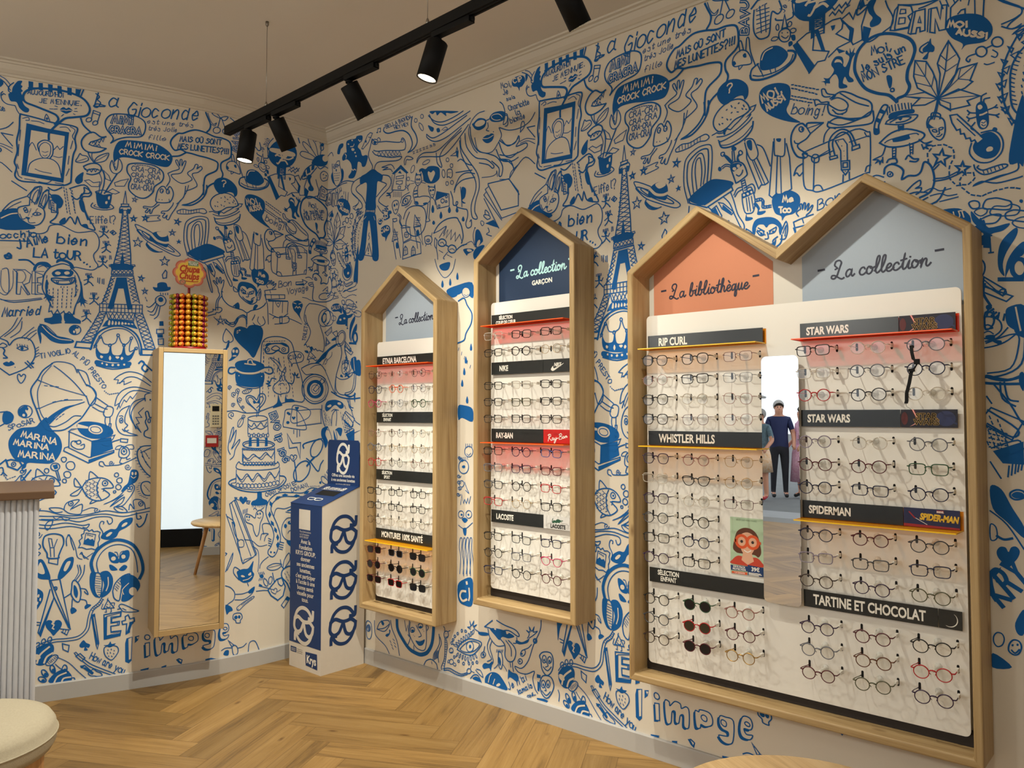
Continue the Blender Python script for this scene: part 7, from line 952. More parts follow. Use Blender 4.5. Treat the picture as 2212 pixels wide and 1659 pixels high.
(613,1065,22,6,12,-20,18,-25,-3,-27,-19,-25,-7,-18,-24,-7),]),
(3,4,[(1056,1391,11,4,11,-7,16,5,-3,-14,-18,-2),(1129,1395,16,9,19,7,-10,-22,-22,-3),(1102,1426,13,-13,5,-14,-13,4),(1109,1366,16,12,17,-8,-10,-6),(1182,1364,2,-16,-10,10,14,-1,-13,-9),
(1120,1165,64,6,1,-4,-64,-7),(897,1133,26,1,14,-11,-4,-22,-12,-7,14,-24,-5,-2,-15,22,-2,-22,-8,0,1,56),(946,1130,17,-6,1,-5,-13,-4,1,-13,8,-1,0,-4,-8,-1,0,-20,11,-3,-16,-3),
(1078,433,23,-6,-4,-30,-24,7),(1132,204,34,6,-2,-9,-22,0,0,-17,17,1,-1,-8,-16,-1,1,-17,23,-1,-34,-7),(1056,116,4,2,6,-8,-4,-3),(1756,1491,8,-3,0,-7,-10,2),(1753,1476,10,-3,-1,-10,-11,2),
(9,1457,3,10,2,-12),(39,1309,3,-11,16,-15,0,13),(4,997,-1,-15,14,4),(11,568,24,26,10,-6,-20,-29),(1504,495,10,-2,-3,-9,-8,3),(1466,507,7,-1,-4,-7),(176,1374,-10,-3,7,-8),
(161,1357,-11,-3,7,-9),(148,1336,-11,-3,7,-9),(143,1314,-11,-3,8,-9),(144,1291,-11,-3,7,-9),(146,1268,-11,-3,8,-9),(347,1466,35,-3,-1,-8,-35,4),(348,1452,28,-4,-1,-9,-11,0,-2,-2,-5,5,-9,1),
(356,1434,12,-1,-1,-8,-12,3),]),
(9,1,[(1115,1357,4,1,-1,-11,-4,1),(1108,1340,5,1,-1,-7,-4,0),(1123,1012,3,-4,-1,-9,-5,1),(1131,1011,3,-4,-1,-7,-4,1),(1139,1010,3,-4,-1,-6,-4,1),(1147,1010,3,-4,-1,-5,-4,1),
(1155,1009,4,-4,-2,-4,-4,1),(1163,1008,4,-3,-2,-3,-4,1),(1171,1007,4,-3,-2,-2,-4,1),(1180,1006,3,-2,-1,-2,-5,2),(1110,892,0,-2,-2,0,-2,1,0,2,2,2,2,-1),
(1122,889,-1,-2,-2,-1,-2,2,0,2,1,2,3,-1),(1137,888,-1,-2,-3,-1,-2,2,0,2,2,2,3,0),(1151,889,-1,-2,-3,-1,-2,2,0,2,2,2,3,-1),(1165,891,-1,-3,-2,0,-2,1,0,3,2,1,2,0),(1124,907,3,7,3,-7,-3,-6),
(1153,907,3,5,4,-4,-4,-5),(1104,914,6,-3,-3,-5,-4,3),(1140,911,6,3,4,-4,-5,-4),(1239,1269,19,3,8,-10,-17,-5),(1005,1132,-3,-4,-5,-1,-5,2,0,4,5,3,5,-1),
(1026,1134,-2,-3,-6,-2,-4,2,-1,4,5,3,5,0),(1042,976,-1,-3,-2,-1,-2,2,0,3,1,2,3,-1),(931,750,-1,-3,-3,0,-2,2,0,3,2,2,3,-1),(1113,707,-8,-8,-15,1,-11,9,2,11,12,4,15,-5),
(1191,588,-1,-3,-2,-1,-2,3,0,4,1,2,3,-1),(1199,588,-1,-3,-2,-1,-2,2,0,4,2,3,2,-1),(1141,430,-2,-4,-5,-5,-6,-2,-2,3,4,5,6,4),(1178,454,-1,-4,-6,-5,-6,-2,-1,3,3,5,7,4),
(1151,358,-2,-4,-5,-1,-4,3,0,5,4,3,5,-1),(1175,361,-2,-4,-5,-1,-3,4,0,5,3,2,5,-1),(1205,264,-4,-9,-8,-1,-7,7,0,10,7,5,8,-3),(966,341,5,19,5,1,8,-25,-7,-4),(1027,339,7,19,9,2,-4,-14,-7,-11),
(970,280,3,-1,-1,-7,-4,2),(974,270,3,-1,-1,-7,-3,2),(967,261,4,-1,-2,-7,-3,2),(1253,128,11,1,2,-8,12,12,13,-2,3,-9,11,6,7,-8,-1,-34,-11,0,-1,22,-8,-2,-4,-17,-8,2,0,20,-8,-2,-3,-24,-11,0),
(1326,124,9,1,3,5,20,-1,8,-10,-1,-14,-14,-7,-11,2,-2,-8,-9,1),(1383,128,12,1,18,-4,-1,-39,-9,-10,-14,2,-9,10,12,2,9,2,0,8,-12,3,-7,9),
(1427,115,6,24,15,1,6,-12,-4,-11,-14,-1,5,-10,13,1,-6,-10,-16,2),(963,124,10,0,6,-10,-9,-4,-8,6),(1636,1428,4,5,8,-4,3,-8,-4,4,-5,2),(1733,1252,3,4,2,-7),(1766,1256,6,0,-3,-8),
(121,1203,-1,-4,-4,-1,-4,1,-1,4,3,3,4,0),(107,1277,-2,-3,-3,0,-2,3,0,4,3,1,2,-1),(103,1251,4,4,5,-4,0,-9,-8,-2),(1433,1264,-2,-3,-3,0,-3,3,0,3,3,1,3,-1),
(1441,1268,-1,-3,-4,0,-2,3,0,3,2,1,4,-1),(1452,1205,-1,-2,-3,0,-1,1,0,3,1,1,3,-1),(1460,1206,-1,-2,-2,0,-2,2,0,2,2,1,2,-1),(1468,1208,-1,-2,-2,0,-2,2,0,2,2,1,2,-1),
(83,1056,-2,-3,-5,0,-4,2,0,3,4,2,5,-1),(104,1058,-2,-2,-5,0,-4,2,0,3,4,1,5,-1),(1460,941,-1,-4,-4,-1,-2,3,0,4,2,3,4,-1),(1470,941,-1,-4,-3,-1,-3,2,0,5,3,3,3,-1),
(1466,927,-3,-2,-5,0,-4,0,0,2,4,2,5,0),(1475,869,0,-2,-2,0,-1,1,0,1,1,1,1,0),(1547,868,0,-1,-2,0,-1,1,0,1,1,1,2,0),(1756,835,-8,-16,-17,-5,-14,11,0,17,13,12,18,-4),
(33,783,0,-4,-8,-3,-8,0,-7,3,9,4,8,2),(85,785,-5,-2,-9,1,-5,3,2,4,8,0,7,-2),(1653,417,-1,-2,-2,0,-2,1,0,2,2,1,2,-1),(1488,274,6,1,7,-6,-9,0),(1511,275,8,5,1,-8,-7,-1),
(116,1618,-2,-2,-3,1,-3,2,0,2,2,1,4,-2),(135,1626,-1,-2,-4,0,-2,2,-1,3,3,0,4,-1),(151,1583,-2,-2,-3,0,-3,2,0,3,3,0,3,-1),(155,1570,-1,-2,-4,1,-2,2,0,2,2,1,4,-1),
(128,1601,9,-1,7,-6,-7,-3,-8,4),(500,1421,-13,23,2,9,11,-6,10,4,7,-8,-4,-9),(694,1213,-5,-6,-6,0,0,6,3,7,6,4,4,-4),(665,1197,-4,-1,-9,1,-6,4,1,3,7,0,8,-3),
(713,1543,-4,-7,-15,-2,-15,4,-4,7,11,6,17,-1),(748,195,7,1,-2,-7),(790,197,9,-4,-7,-4),(770,57,-1,-3,-6,-4,-6,-1,-1,3,4,4,6,3),(632,1078,-4,-3,-10,0,-9,3,0,4,9,1,10,-1),
(658,1085,-6,-10,-12,-2,-11,9,0,12,10,6,13,-4),(1572,1581,73,4,-1,-15,-74,-2),(1624,1568,-3,-6,-7,-3,-5,3,0,6,5,5,7,0),(1777,1597,-4,-9,-10,-5,-8,4,0,10,8,7,10,1),]),
(3,7,[(1179,1309,4,-15,-12,8,15,2,-12,-11),(1209,1315,4,-17,-12,11,16,0,-14,-11),(1295,1315,1,-18,-11,13,17,-3,-16,-8),(1297,1253,3,-8,-7,4,8,1,-7,-6),
(44,1218,2,-11,10,-4,-9,-4,1,-11,-7,9,-9,-3,4,9,-6,9,9,-3),(75,1189,2,-8,8,-3,-7,-4,1,-8,-5,6,-7,-3,3,8,-6,7,8,-2),]),
(3,5,[(1279,1282,6,-17,-14,9,17,2,-14,-12),(1191,1249,3,-10,8,0,-7,-6,2,-10,-7,6,-8,-6,3,10,-6,6,9,0),(1210,1108,6,-17,-13,10,15,1,-12,-12),
(1260,1202,4,-9,9,0,-7,-7,2,-9,-7,5,-8,-6,3,9,-8,6,9,1),(1147,1338,19,2,-1,-8,-17,-2),(1143,1324,3,7,22,3,4,-6,-4,-14,-7,0,0,8,-9,-1,0,-9,-9,1),(1099,1056,106,3,0,-23,-106,-2),
(1377,1188,10,6,12,-23,-2,-14,-10,10),(1392,1200,11,-4,23,-22,-5,-5,-21,16),(1121,1256,7,6,8,-7,-7,-6),(1128,727,5,0,-1,-15,-4,1),(1031,707,7,6,14,1),(1157,686,18,-2,-1,-9,-17,2),
(1074,441,7,1,4,-5,7,4,4,-6,9,1,7,-4,-3,-9,2,-10,-4,-9,1,-9,-7,-9,-9,4,-12,-1,-11,6,-8,0,4,9,-3,10,7,6,-2,9,6,3),(1124,226,10,22,15,-23),(1228,118,11,1,1,-36,-10,-2),
(1028,145,8,-4,8,-3,-2,-17,-12,8),(1060,107,10,6,12,-14,-8,-7),(1072,79,9,1,21,-23,-3,-3),(1745,1461,7,40,21,-10,3,-13,-8,-4,4,-10,-4,-10,-23,2),
(-3,1440,8,39,16,-1,-1,-39,-8,0,0,8,-5,1,-2,-10),(28,1433,3,42,9,-1,5,-23,3,24,8,-2,-3,-43,-10,1,-6,23,-1,-25),(158,1388,9,-6,-4,-6),(146,1370,8,-6,-3,-6),(136,1351,9,-6,-4,-6),
(131,1330,9,-6,-4,-6),(128,1311,9,-5,-4,-7),(130,1288,9,-5,-4,-6),(134,1270,9,-6,-3,-6),(144,1248,9,-6,-4,-6),(39,1310,4,43,-4,20,5,14,13,21,13,-27,4,-10,-7,-25),
(39,1310,-33,28,-6,23,3,28,18,-7,10,-21,6,-20),(39,1310,20,20,13,24,28,1,-11,-27,4,-3,-12,-8),(39,1310,-21,17,-38,3,29,-12,-12,-10,21,-4),(39,1310,32,8,33,-21,-20,-3,4,-9,-30,0,-16,13),
(1624,1247,14,0,1,-5,-14,-1),(1666,1257,13,2,1,-7,-14,-2),(1645,1234,16,-2,0,-17,-15,2),(1649,1230,8,-1,0,-9,-8,1),(1646,1217,14,-2,-7,-9),
(57,1275,11,-1,40,-52,-10,-7,-4,8,-5,-2,-2,7,-6,0,-3,10,-5,0,-1,9,-5,-1,-7,15),(1416,1043,9,-25,-22,14,27,2,-22,-18),(1660,1172,26,4,-3,7,18,-5,-13,-13,0,6,-28,-7),
(1604,1057,9,2,0,-21,-8,-1),(1714,955,-10,-27,32,8),(-5,1020,35,17,2,-16,-24,-12),(1,1004,-3,-28,25,9),(37,1017,22,5,7,-18,-12,-1),(100,970,44,-22,-9,-8,-33,19),
(1727,832,33,37,11,-7,-34,-36),(91,740,18,23,46,-23,-17,-31),(120,678,36,18,27,8),(1451,489,14,10,68,-167,-6,-7,-33,-16,-4,8),(1621,165,20,23,10,-7,-21,-26),(1452,92,19,-19,-8,-2),
(180,1589,29,36,13,5,11,-5,-19,-24,-27,-15),(26,1573,17,-6,10,9,12,-1,1,-10,-3,-5),(202,1391,47,-8,-1,-10,-47,9),(220,1283,15,-43,-37,9),(330,1479,37,16,33,-28,-6,0,-27,20,-30,-11),
(525,1387,49,-16,2,-34,-49,0,-8,26),(432,1336,26,-35,-31,-1),(428,1300,28,-2,12,-56),(340,1309,17,-33,-27,-4),(332,1340,18,-1,2,-8,-12,-1,-6,4),(373,1306,36,-3,6,-33,-34,-8),
(369,1308,14,5,32,-11),(381,1259,32,6,43,-14,4,-32,-82,-7),(383,1222,1,21,7,7,8,-9,2,-16),(417,1217,1,21,7,7,8,-9,2,-16),(103,985,31,-25,-4,-10,-28,22),(924,1331,17,26,11,4,0,-26,-11,-22),
(952,1317,8,28,13,9,-2,-29,-8,-22),(974,1336,18,-7,0,-32,-18,7),(977,1326,16,7,2,-38,-15,-1),(1243,993,18,1,0,-12,-18,-1),(1247,966,14,1,0,-17,-13,0),(1255,1149,8,14,4,-5,-1,-17,-9,-2),]),
(3,6,[(1202,1143,3,-17,-11,12,15,-2,-14,-9),(995,314,24,1,27,-134,-4,4,-36,85),(1125,209,42,4,-1,-13,-22,-3,0,-11,19,1,-1,-10,-20,-1,1,-15,24,0,-2,-13,-38,-5),
(1177,198,7,4,5,-12,10,2,1,-10,-11,-2,-1,-26,-8,-4,1,28,-10,-1,-2,9,9,2),(1534,1528,6,27,5,-28),(1635,693,19,-31,29,2,-1,-51,-12,37,-27,-3),(581,1478,21,6,4,12,5,-14,-2,-15,-3,6),
(725,1371,74,-2,33,-39,0,-38,-60,-1,-47,76),]),
(3,8,[(1046,949,38,-2,-3,-15,-39,2),(1204,935,43,0,1,-15,-45,-1),(892,632,10,3,19,-5,6,-11,-10,-12,-21,10),(1575,218,29,28,18,3,12,-29,-7,-27,-18,-11,-23,18),]),
(4,12,[(1226,1260,14,-14,18,-5,12,2),(644,276,-15,-2,-6,-14,10,-11,15,6),]),
(2,8,[(918,1216,2,-7),(926,1195,1,25,11,-20),(927,1204,6,2),(941,1217,4,-14),(940,1221,0,4),(949,1204,-2,24,6,-14,0,16,8,-21),(996,1239,-2,-26),(1022,1230,-1,-17),(1023,1234,0,4),
(1051,1229,-1,-17),(942,1194,-1,-24,14,0),(959,1170,8,24,6,-23),(963,1178,6,0),(988,1187,10,0),(1037,1171,1,24),(1045,1183,6,-12),(971,1000,15,-5,22,4),(1018,999,35,1),(1219,46,17,2,-2,-6),
(1272,46,9,2,-1,-5),(1389,47,14,1,12,-4),(1586,774,29,8),(1627,792,33,2),(1663,1635,5,-14),(1206,902,26,-26),]),
(0,10,[(877,1167,14,0,-5,7,-4,-4,-5,-3,4,-7,10,3),]),
(4,4,[(965,987,16,-18,22,-14,30,-3),(1185,581,6,-5,6,4),(1172,259,-3,13,15,16),(39,1102,-5,2,-1,-2,0,-2,5,-2,2,-2,-1,-2,-3,-2,-3,2),(59,1104,2,-8,5,-4,3,4,-2,8),
(1612,682,3,-7,-2,-4,-3,-1,-5,2,-3,7),(1628,630,1,7,-4,2,-8,2,-5,-5,-2,-4,6,-6,6,2,-2,6),(1640,610,1,7,-5,2,-8,2,-5,-5,-2,-4,6,-6,6,2,-2,6),(194,1362,11,7),(243,1363,6,-12),
(776,1539,-4,5,-8,6,-12,3,-10,0,-5,-3,2,-5,8,-6,11,-4,11,-1),(705,1498,20,-4,19,4),]),
(6,7,[(923,694,5,14,1,-11,5,9,0,-15),(937,690,9,13,3,-16),(941,694,6,-2),(953,686,2,14),(960,691,5,-8),(973,690,-2,-9),(973,693,1,2),(976,680,2,14,10,-18,2,15),(991,675,9,13,3,-16),
(995,679,6,-1),(907,674,4,12,2,-9,4,8,1,-14),(921,671,7,12,4,-15),(924,675,6,-2),(936,668,2,13),(942,673,5,-8),(955,673,-1,-9),(955,675,0,2),(958,663,2,13,10,-15,1,13),(973,660,8,12,4,-14),
(977,664,5,-1),(918,642,4,15,2,-11,4,10,2,-16),(933,640,7,14,5,-16),(936,645,6,-1),(949,638,1,15),(955,645,6,-9),(968,645,0,-10),(968,648,0,3),(972,635,1,15,11,-17,1,15),
(988,632,7,15,5,-16),(991,637,6,-1),(57,1432,3,10,2,-8,3,6,3,-11),(86,1429,0,-6),(86,1431,0,2),(70,1416,5,7,3,-11),(72,1418,5,-2),(116,1400,-1,-7),(116,1401,0,2),
(1492,1387,-4,17,8,-10,-2,12,10,-16),(1520,1406,5,-10),(1519,1409,-1,2),(1532,1397,-1,3),(1502,1368,-4,14,10,-12),(1501,1373,3,1),(1534,1390,5,-9),(1533,1392,-2,3),
(1531,1176,2,11,3,-8,2,7,3,-12),(1523,1167,7,-1),(1527,1166,0,-11),]),
(4,7,[(955,700,6,-1,3,-4,-1,-2,-3,-2,-6,2),(938,681,5,-1,3,-3,0,-2,-4,-2,-5,1),(950,653,6,-1,3,-3,-1,-2,-3,-2,-6,0),(82,1420,-1,-7,4,-5,5,1,0,7),
(101,1409,-4,3,-2,0,0,-2,3,-3,2,-3,-2,-1,-4,1,-2,2),(112,1403,-4,4,-3,-1,0,-1,4,-4,2,-2,-2,-1,-5,1,-2,2),(1503,1384,5,-9,6,-3,1,6,-5,9),(1520,1388,-5,1,0,-3,1,-2,5,-1,3,-2,-1,-3,-2,-3,-3,1),
(1529,1391,-5,1,0,-3,1,-2,5,-1,3,-2,-1,-2,-2,-4,-3,2),(1544,1178,7,-1,-2,4,-3,-1,-2,-2,2,-4,6,1),(1501,906,1,9,10,2,4,-9,8,-5,-33,2),]),
(0,16,[(1097,326,-5,27,13,31,26,20,30,4,33,-17,19,-36,6,-34,-8,-23),(1612,682,3,-7,-2,-4,-3,-1,-5,2,-3,7),(1628,630,1,7,-4,2,-8,2,-5,-5,-2,-4,6,-6,6,2,-2,6),
(1640,610,1,7,-5,2,-8,2,-5,-5,-2,-4,6,-6,6,2,-2,6),]),
(4,5,[(1133,309,1,-20,-5,-16),(1491,1477,7,14,16,4),(1652,1105,9,-2),(1671,1103,10,4),(1495,259,16,2,11,7),(728,53,5,16,6,8),(745,52,6,14),(148,929,3,-21,3,-18),]),
(4,9,[(971,102,7,21,20,17),(987,100,6,15,13,8),(1604,1558,25,0,16,10),(1600,1547,-8,-11,-4,1),]),
(4,8,[(1011,45,8,15,19,7),(1028,43,5,10,16,1),(1588,1562,12,-1,8,0),]),
(2,13,[(1462,1540,-16,5),(1463,1557,-17,13,17,2),(1457,1563,0,7),(1447,1581,16,2,-16,13),]),
(0,13,[(1446,1545,0,7,3,3,3,-1,2,-8),(1454,1546,0,7,3,3,3,-1,3,-4,-1,-11),(1447,1599,11,-4,5,5,-5,10,-11,4),]),
(5,7,[(76,1436,-6,-1,0,-4,5,-5,6,2,0,3),(1505,1408,-3,-6,3,-6,8,-4,3,7,-2,6),(1535,1162,-3,-2,0,-4,4,-2,3,2,-1,4),(1543,1161,-3,-2,0,-4,4,-2,3,2,-1,4),]),
(6,4,[(43,1092,1,12,7,-12),(44,1096,4,0),(50,1104,3,-12,7,0),(69,1104,7,0),(72,1104,3,-12),(1600,747,-6,14,-20,-7,6,-14),(1584,758,5,-11),(1600,745,-17,-14,23,0),(1607,689,-13,-4),
(1610,690,4,2),(1592,676,20,6),(1617,645,-13,-3),(1620,646,3,1),]),
(4,10,[(1462,887,22,-10,40,1,29,12),(657,286,2,-21,-3,-11),(1583,1559,13,10,12,-10,-8,-11,16,3,9,-9),]),
(2,16,[(1600,747,-6,14,-20,-7,6,-14),(1584,758,5,-11),(1600,745,-17,-14,23,0),(1607,689,-13,-4),(1610,690,4,2),(1592,676,20,6),(1617,645,-13,-3),(1620,646,3,1),]),
(1,16,[(1610,718,-10,5,-7,-2,-3,-10,10,-4,6,2),]),
(5,4,[(1610,718,-10,5,-7,-2,-3,-10,10,-4,6,2),]),
(0,12,[(1733,614,-13,-11,-13,-14),]),
(0,22,[(362,151,4,-26,23,-25,29,-21,36,-7,21,3,21,12,17,29,6,45),]),
(1,14,[(165,992,-4,-11,-9,-2,-7,9,0,13,7,8,9,-4),]),
(4,14,[(648,301,1,-4),]),
]

# ------------------------------------------------------------------ the room
ZT, ZC, PER, YC = 3.36, 3.285, 3.55, 4.313
FPL = [(0, YC), (-.25, 4.318), (-.46, 4.325), (-.60, 4.338), (-.70, 4.352), (-.83, 4.377), (-.97, 4.42), (-1.11, 4.468), (-1.5, 4.613), (-1.775, 4.715), (-2.9, 5.132), (-8.0, 7.022)]
FPR = [(0, YC), (0, -.30)]
FPS = [(0, -.30), (-1.42, -.30)]

def plan_prism(bm, pts, z0, z1, mi=0):
    prism(bm, [(p[0], p[1], z0) for p in pts], (0, 0, z1 - z0), mi)

def offset_line(P, d_):
    """open polyline moved d_ to its left-hand side (mitred)"""
    out = []
    for i, p in enumerate(P):
        e1 = (Vector(P[i]) - Vector(P[i - 1])).normalized() if i > 0 else None
        e2 = (Vector(P[i + 1]) - Vector(P[i])).normalized() if i < len(P) - 1 else None
        e1 = e1 or e2; e2 = e2 or e1
        n1 = Vector((-e1.y, e1.x)); n2 = Vector((-e2.y, e2.x)); s = (n1 + n2).normalized()
        out.append(Vector(p) + s * (d_ / max(0.3, s.dot(n1))))
    return out

def cum_u(FP, start=0.0, sgn=1):
    out = [(start, *FP[0])]; u = start
    for a, b in zip(FP, FP[1:]):
        u += sgn * math.dist(a, b); out.append((u, *b))
    return out

def sweep_profile(name, P, prof, m, label=None):
    """profile of (distance from wall, z) carried along the wall polyline P (room on its left)"""
    bm = NB(); rows = []
    lines = {}
    for (d_, z) in prof:
        if d_ not in lines: lines[d_] = offset_line(P, d_)
        rows.append([bm.verts.new((q.x, q.y, z)) for q in lines[d_]])
    for A, B in zip(rows, rows[1:]):
        for i in range(len(P) - 1): bm.faces.new([A[i], A[i + 1], B[i + 1], B[i]])
    o = finish(bm, name, m); return tag(o, kind='structure')

# floor: herringbone planks, clipped to the room
def build_floor():
    PW, PN = 0.145, 5; th = R(28.0)
    bm = NB(); uv = bm.loops.layers.uv.new('UVMap'); tl = bm.faces.layers.float.new('tone'); sl = bm.verts.layers.float.new('seam')
    c, s = math.cos(th), math.sin(th); ox, oy = -1.185, 3.705
    def plank(x0, y0, w_, h_, rnd):
        g = 0.0032; xs = [x0, x0 + g, x0 + w_ - g, x0 + w_]; ys = [y0, y0 + g, y0 + h_ - g, y0 + h_]
        cxm, cym = (x0 + w_ / 2) * c - (y0 + h_ / 2) * s + ox, (x0 + w_ / 2) * s + (y0 + h_ / 2) * c + oy
        if not (-8.5 < cxm < 0.6 and -1.7 < cym < 8): return
        t = rnd.random(); u0, v0 = rnd.random() * 40, rnd.random() * 40
        V = {}
        for i, x in enumerate(xs):
            for j, y in enumerate(ys):
                v = bm.verts.new((x * c - y * s + ox, x * s + y * c + oy, 0)); V[i, j] = v
                v[sl] = 1.0 if i in (0, 3) or j in (0, 3) else 0.0
        for i in range(3):
            for j in range(3):
                f = bm.faces.new([V[i, j], V[i + 1, j], V[i + 1, j + 1], V[i, j + 1]]); f[tl] = t
                for l, (a, b) in zip(f.loops, ((i, j), (i + 1, j), (i + 1, j + 1), (i, j + 1))):
                    dx, dy = xs[a] - x0, ys[b] - y0
                    l[uv].uv = (u0 + dx, v0 + dy) if w_ > h_ else (u0 + dy, v0 + dx)
    rnd = random.Random(3)
    for k in range(-75, 76):
        for m_ in range(-8, 9):
            x = k + 2 * PN * m_
            plank(x * PW, k * PW, PN * PW, PW, rnd); plank((x + PN) * PW, (k + 1 - PN) * PW, PW, PN * PW, rnd)
    for co, no in (((0.05, 0, 0), (1, 0, 0)), ((0, -1.0, 0), (0, -1, 0)), ((-8.0, 0, 0), (-1, 0, 0)), ((-8.0, 7.12, 0), (.33, .944, 0))):
        bmesh.ops.bisect_plane(bm, geom=bm.verts[:] + bm.edges[:] + bm.faces[:], plane_co=co, plane_no=no, clear_outer=True)
    o = finish(bm, 'floor', M['floor'], recalc=False)
    return tag(o, kind='structure')
build_floor()

bm = NB(); prism(bm, [(0.12, -1.1, ZT), (-8.1, -1.1, ZT), (-8.1, 7.3, ZT), (-2.9, 5.3, ZT), (-.6, 4.5, ZT), (0.12, 4.45, ZT)], (0, 0, 0.1)); tag(finish(bm, 'ceiling', M['ceiling']), kind='structure')

CROWN = [(0.0, ZC), (0.010, ZC), (0.012, 3.296), (0.020, 3.300), (0.034, 3.313), (0.044, 3.331), (0.047, 3.338), (0.056, 3.340), (0.058, 3.349), (0.072, 3.352), (0.075, ZT)]
SKIRT = [(0.0, 0.090), (0.010, 0.090), (0.014, 0.085), (0.014, 0.0)]
LOOP = [(-8.0, 7.022)] + FPL[::-1][1:] + FPR[1:] + FPS[1:]     # room on the right-hand side going this way
sweep_profile('trim_1', LOOP, [(-a, b) for a, b in CROWN], M['moulding'])
sweep_profile('baseboard_left', FPL[::-1], [(-a, b) for a, b in SKIRT], M['skirt'])
sweep_profile('baseboard_right', FPR, [(-a, b) for a, b in SKIRT], M['skirt'])
sweep_profile('baseboard_back', FPS, [(-a, b) for a, b in SKIRT], M['skirt'])

# --- wallpaper ink: one flat drawing in pattern metres, wrapped onto the walls
def build_pattern():
    bm = NB()
    for kind, wmm, row in ((k_, w_, r_) for k_, w_, rs in DOODLES for r_ in rs):
        kind = 'oclpOCLFPWV'[kind]; w_ = wmm / 1000.0; P = []; a = b = 0
        for i in range(0, len(row), 2):
            a += row[i]; b += row[i + 1]; P.append((a / 500.0, b / 500.0))
        # smooth open/closed line, straight open/closed line, the same in paper colour, smooth/straight fill, the same in paper colour
        if kind in 'ocOC': Q = catmull(P, kind in 'cC', 4)
        elif kind in 'FW': Q = catmull(P, True, 4)
        else: Q = P
        ink = kind in 'oclpFP'
        if kind in 'FPWV': ZS[0] += 1; fillpoly(bm, Q, (0 if ink else 1) + ZS[0] % 12 * .06, 1 if ink else 0)
        else: ribbon(bm, Q, w_, kind in 'cpC', 2 if ink else 3, 1 if ink else 0, 0.04)
    return bm

def ink_wall(bm, pat, FPu, u0, u1, z0, z1):
    """wrap the pattern on a wall whose plan is given as (u, x, y) rows with the room on the left when u grows"""
    us = sorted(FPu)
    me = bpy.data.meshes.new('t'); pat.to_mesh(me)
    k0 = math.floor(u0 / PER) - 1; k1 = math.ceil(u1 / PER) + 1
    for k in range(k0, k1):
        t = NB(); t.from_mesh(me); bmesh.ops.translate(t, verts=t.verts[:], vec=(k * PER, 0, 0))
        if max((v.co.x for v in t.verts), default=-9) < u0 or min((v.co.x for v in t.verts), default=9) > u1: t.free(); continue
        G = lambda: t.verts[:] + t.edges[:] + t.faces[:]
        for co, no in (((u0, 0, 0), (-1, 0, 0)), ((u1, 0, 0), (1, 0, 0)), ((0, z0, 0), (0, -1, 0)), ((0, z1, 0), (0, 1, 0))):
            bmesh.ops.bisect_plane(t, geom=G(), plane_co=co, plane_no=no, clear_outer=True)
        for (u, x, y) in us[1:-1]:
            bmesh.ops.bisect_plane(t, geom=G(), plane_co=(u, 0, 0), plane_no=(1, 0, 0))
        vm = {}
        for v in t.verts:
            u = min(max(v.co.x, us[0][0]), us[-1][0])
            for a, b in zip(us, us[1:]):
                if a[0] - 1e-6 <= u <= b[0] + 1e-6: break
            f_ = (u - a[0]) / (b[0] - a[0]); e = Vector((b[1] - a[1], b[2] - a[2])).normalized()
            off = 0.0008 + 0.0005 * v.co.z
            nx, ny = e.y, -e.x
            vm[v] = bm.verts.new((a[1] + (b[1] - a[1]) * f_ + nx * off, a[2] + (b[2] - a[2]) * f_ + ny * off, v.co.y))
        for f in t.faces:
            try: g = bm.faces.new([vm[v] for v in f.verts]); g.material_index = f.material_index
            except ValueError: pass
        t.free()
    bpy.data.meshes.remove(me)

PAT = build_pattern()
def wall(name, FP, thick_pts, z1, u=None, ink=None):
    bm = NB(); plan_prism(bm, FP + thick_pts, 0, z1)
    bmesh.ops.recalc_face_normals(bm, faces=bm.faces[:])
    if ink: ink_wall(bm, PAT, u, ink[0], ink[1], 0.085, ZC + 0.004)
    return tag(finish(bm, name, [M['paper'], M['ink']], recalc=False), kind='structure')
UL = cum_u(FPL, 0.0, -1); UR = cum_u(FPR, 0.0, 1); US = cum_u(FPS, UR[-1][0], 1)
wall('wall_left', FPL, [(-8.0, 7.15), (-2.9, 5.26), (-.6, 4.45), (0, 4.44)], ZT, UL, (-3.4, 0.0))
wall('wall_right', FPR, [(0.12, -.30), (0.12, 4.44), (0, 4.44)], ZT, UR, (0.0, UR[-1][0]))
wall('wall_back', FPS, [(-1.42, -.95), (-1.42, -1.07), (0.12, -1.07), (0.12, -.30)], ZT, US, (US[0][0], US[-1][0]))
PAT.free()

# --- back and street side of the shop, seen only in the mirrors
bm = NB(); box(bm, (-8.0, -1.07, 0), (-2.55, -.95, ZT)); box(bm, (-2.55, -1.07, 2.75), (-1.42, -.95, ZT)); tag(finish(bm, 'wall_street_side', M['plain']), kind='structure')
g = empty('window_1', (-1.985, -.95, 0)); tag(g, kind='structure')
bm = NB(); box(bm, (-2.52, -.99, 0.20), (-1.45, -.96, 2.72)); finish(bm, 'glazing', M['glow'], g)
bm = NB(); box(bm, (-2.55, -1.02, 0.0), (-1.42, -.93, 0.20)); finish(bm, 'bottom_rail', M['black'], g)
bm = NB(); box(bm, (-2.55, -1.02, 2.72), (-1.42, -.94, 2.75)); box(bm, (-2.55, -1.02, .2), (-2.52, -.94, 2.72)); box(bm, (-1.45, -1.02, .2), (-1.42, -.94, 2.72)); finish(bm, 'frame', M['white'], g)
bm = NB(); box(bm, (-8.1, -1.0, 2.75), (-8.0, 7.1, ZT)); box(bm, (-8.1, -1.07, 0), (-8.0, 2.3, 2.75)); box(bm, (-8.1, 6.9, 0), (-8.0, 7.1, 2.75)); tag(finish(bm, 'wall_front', M['plain']), kind='structure')
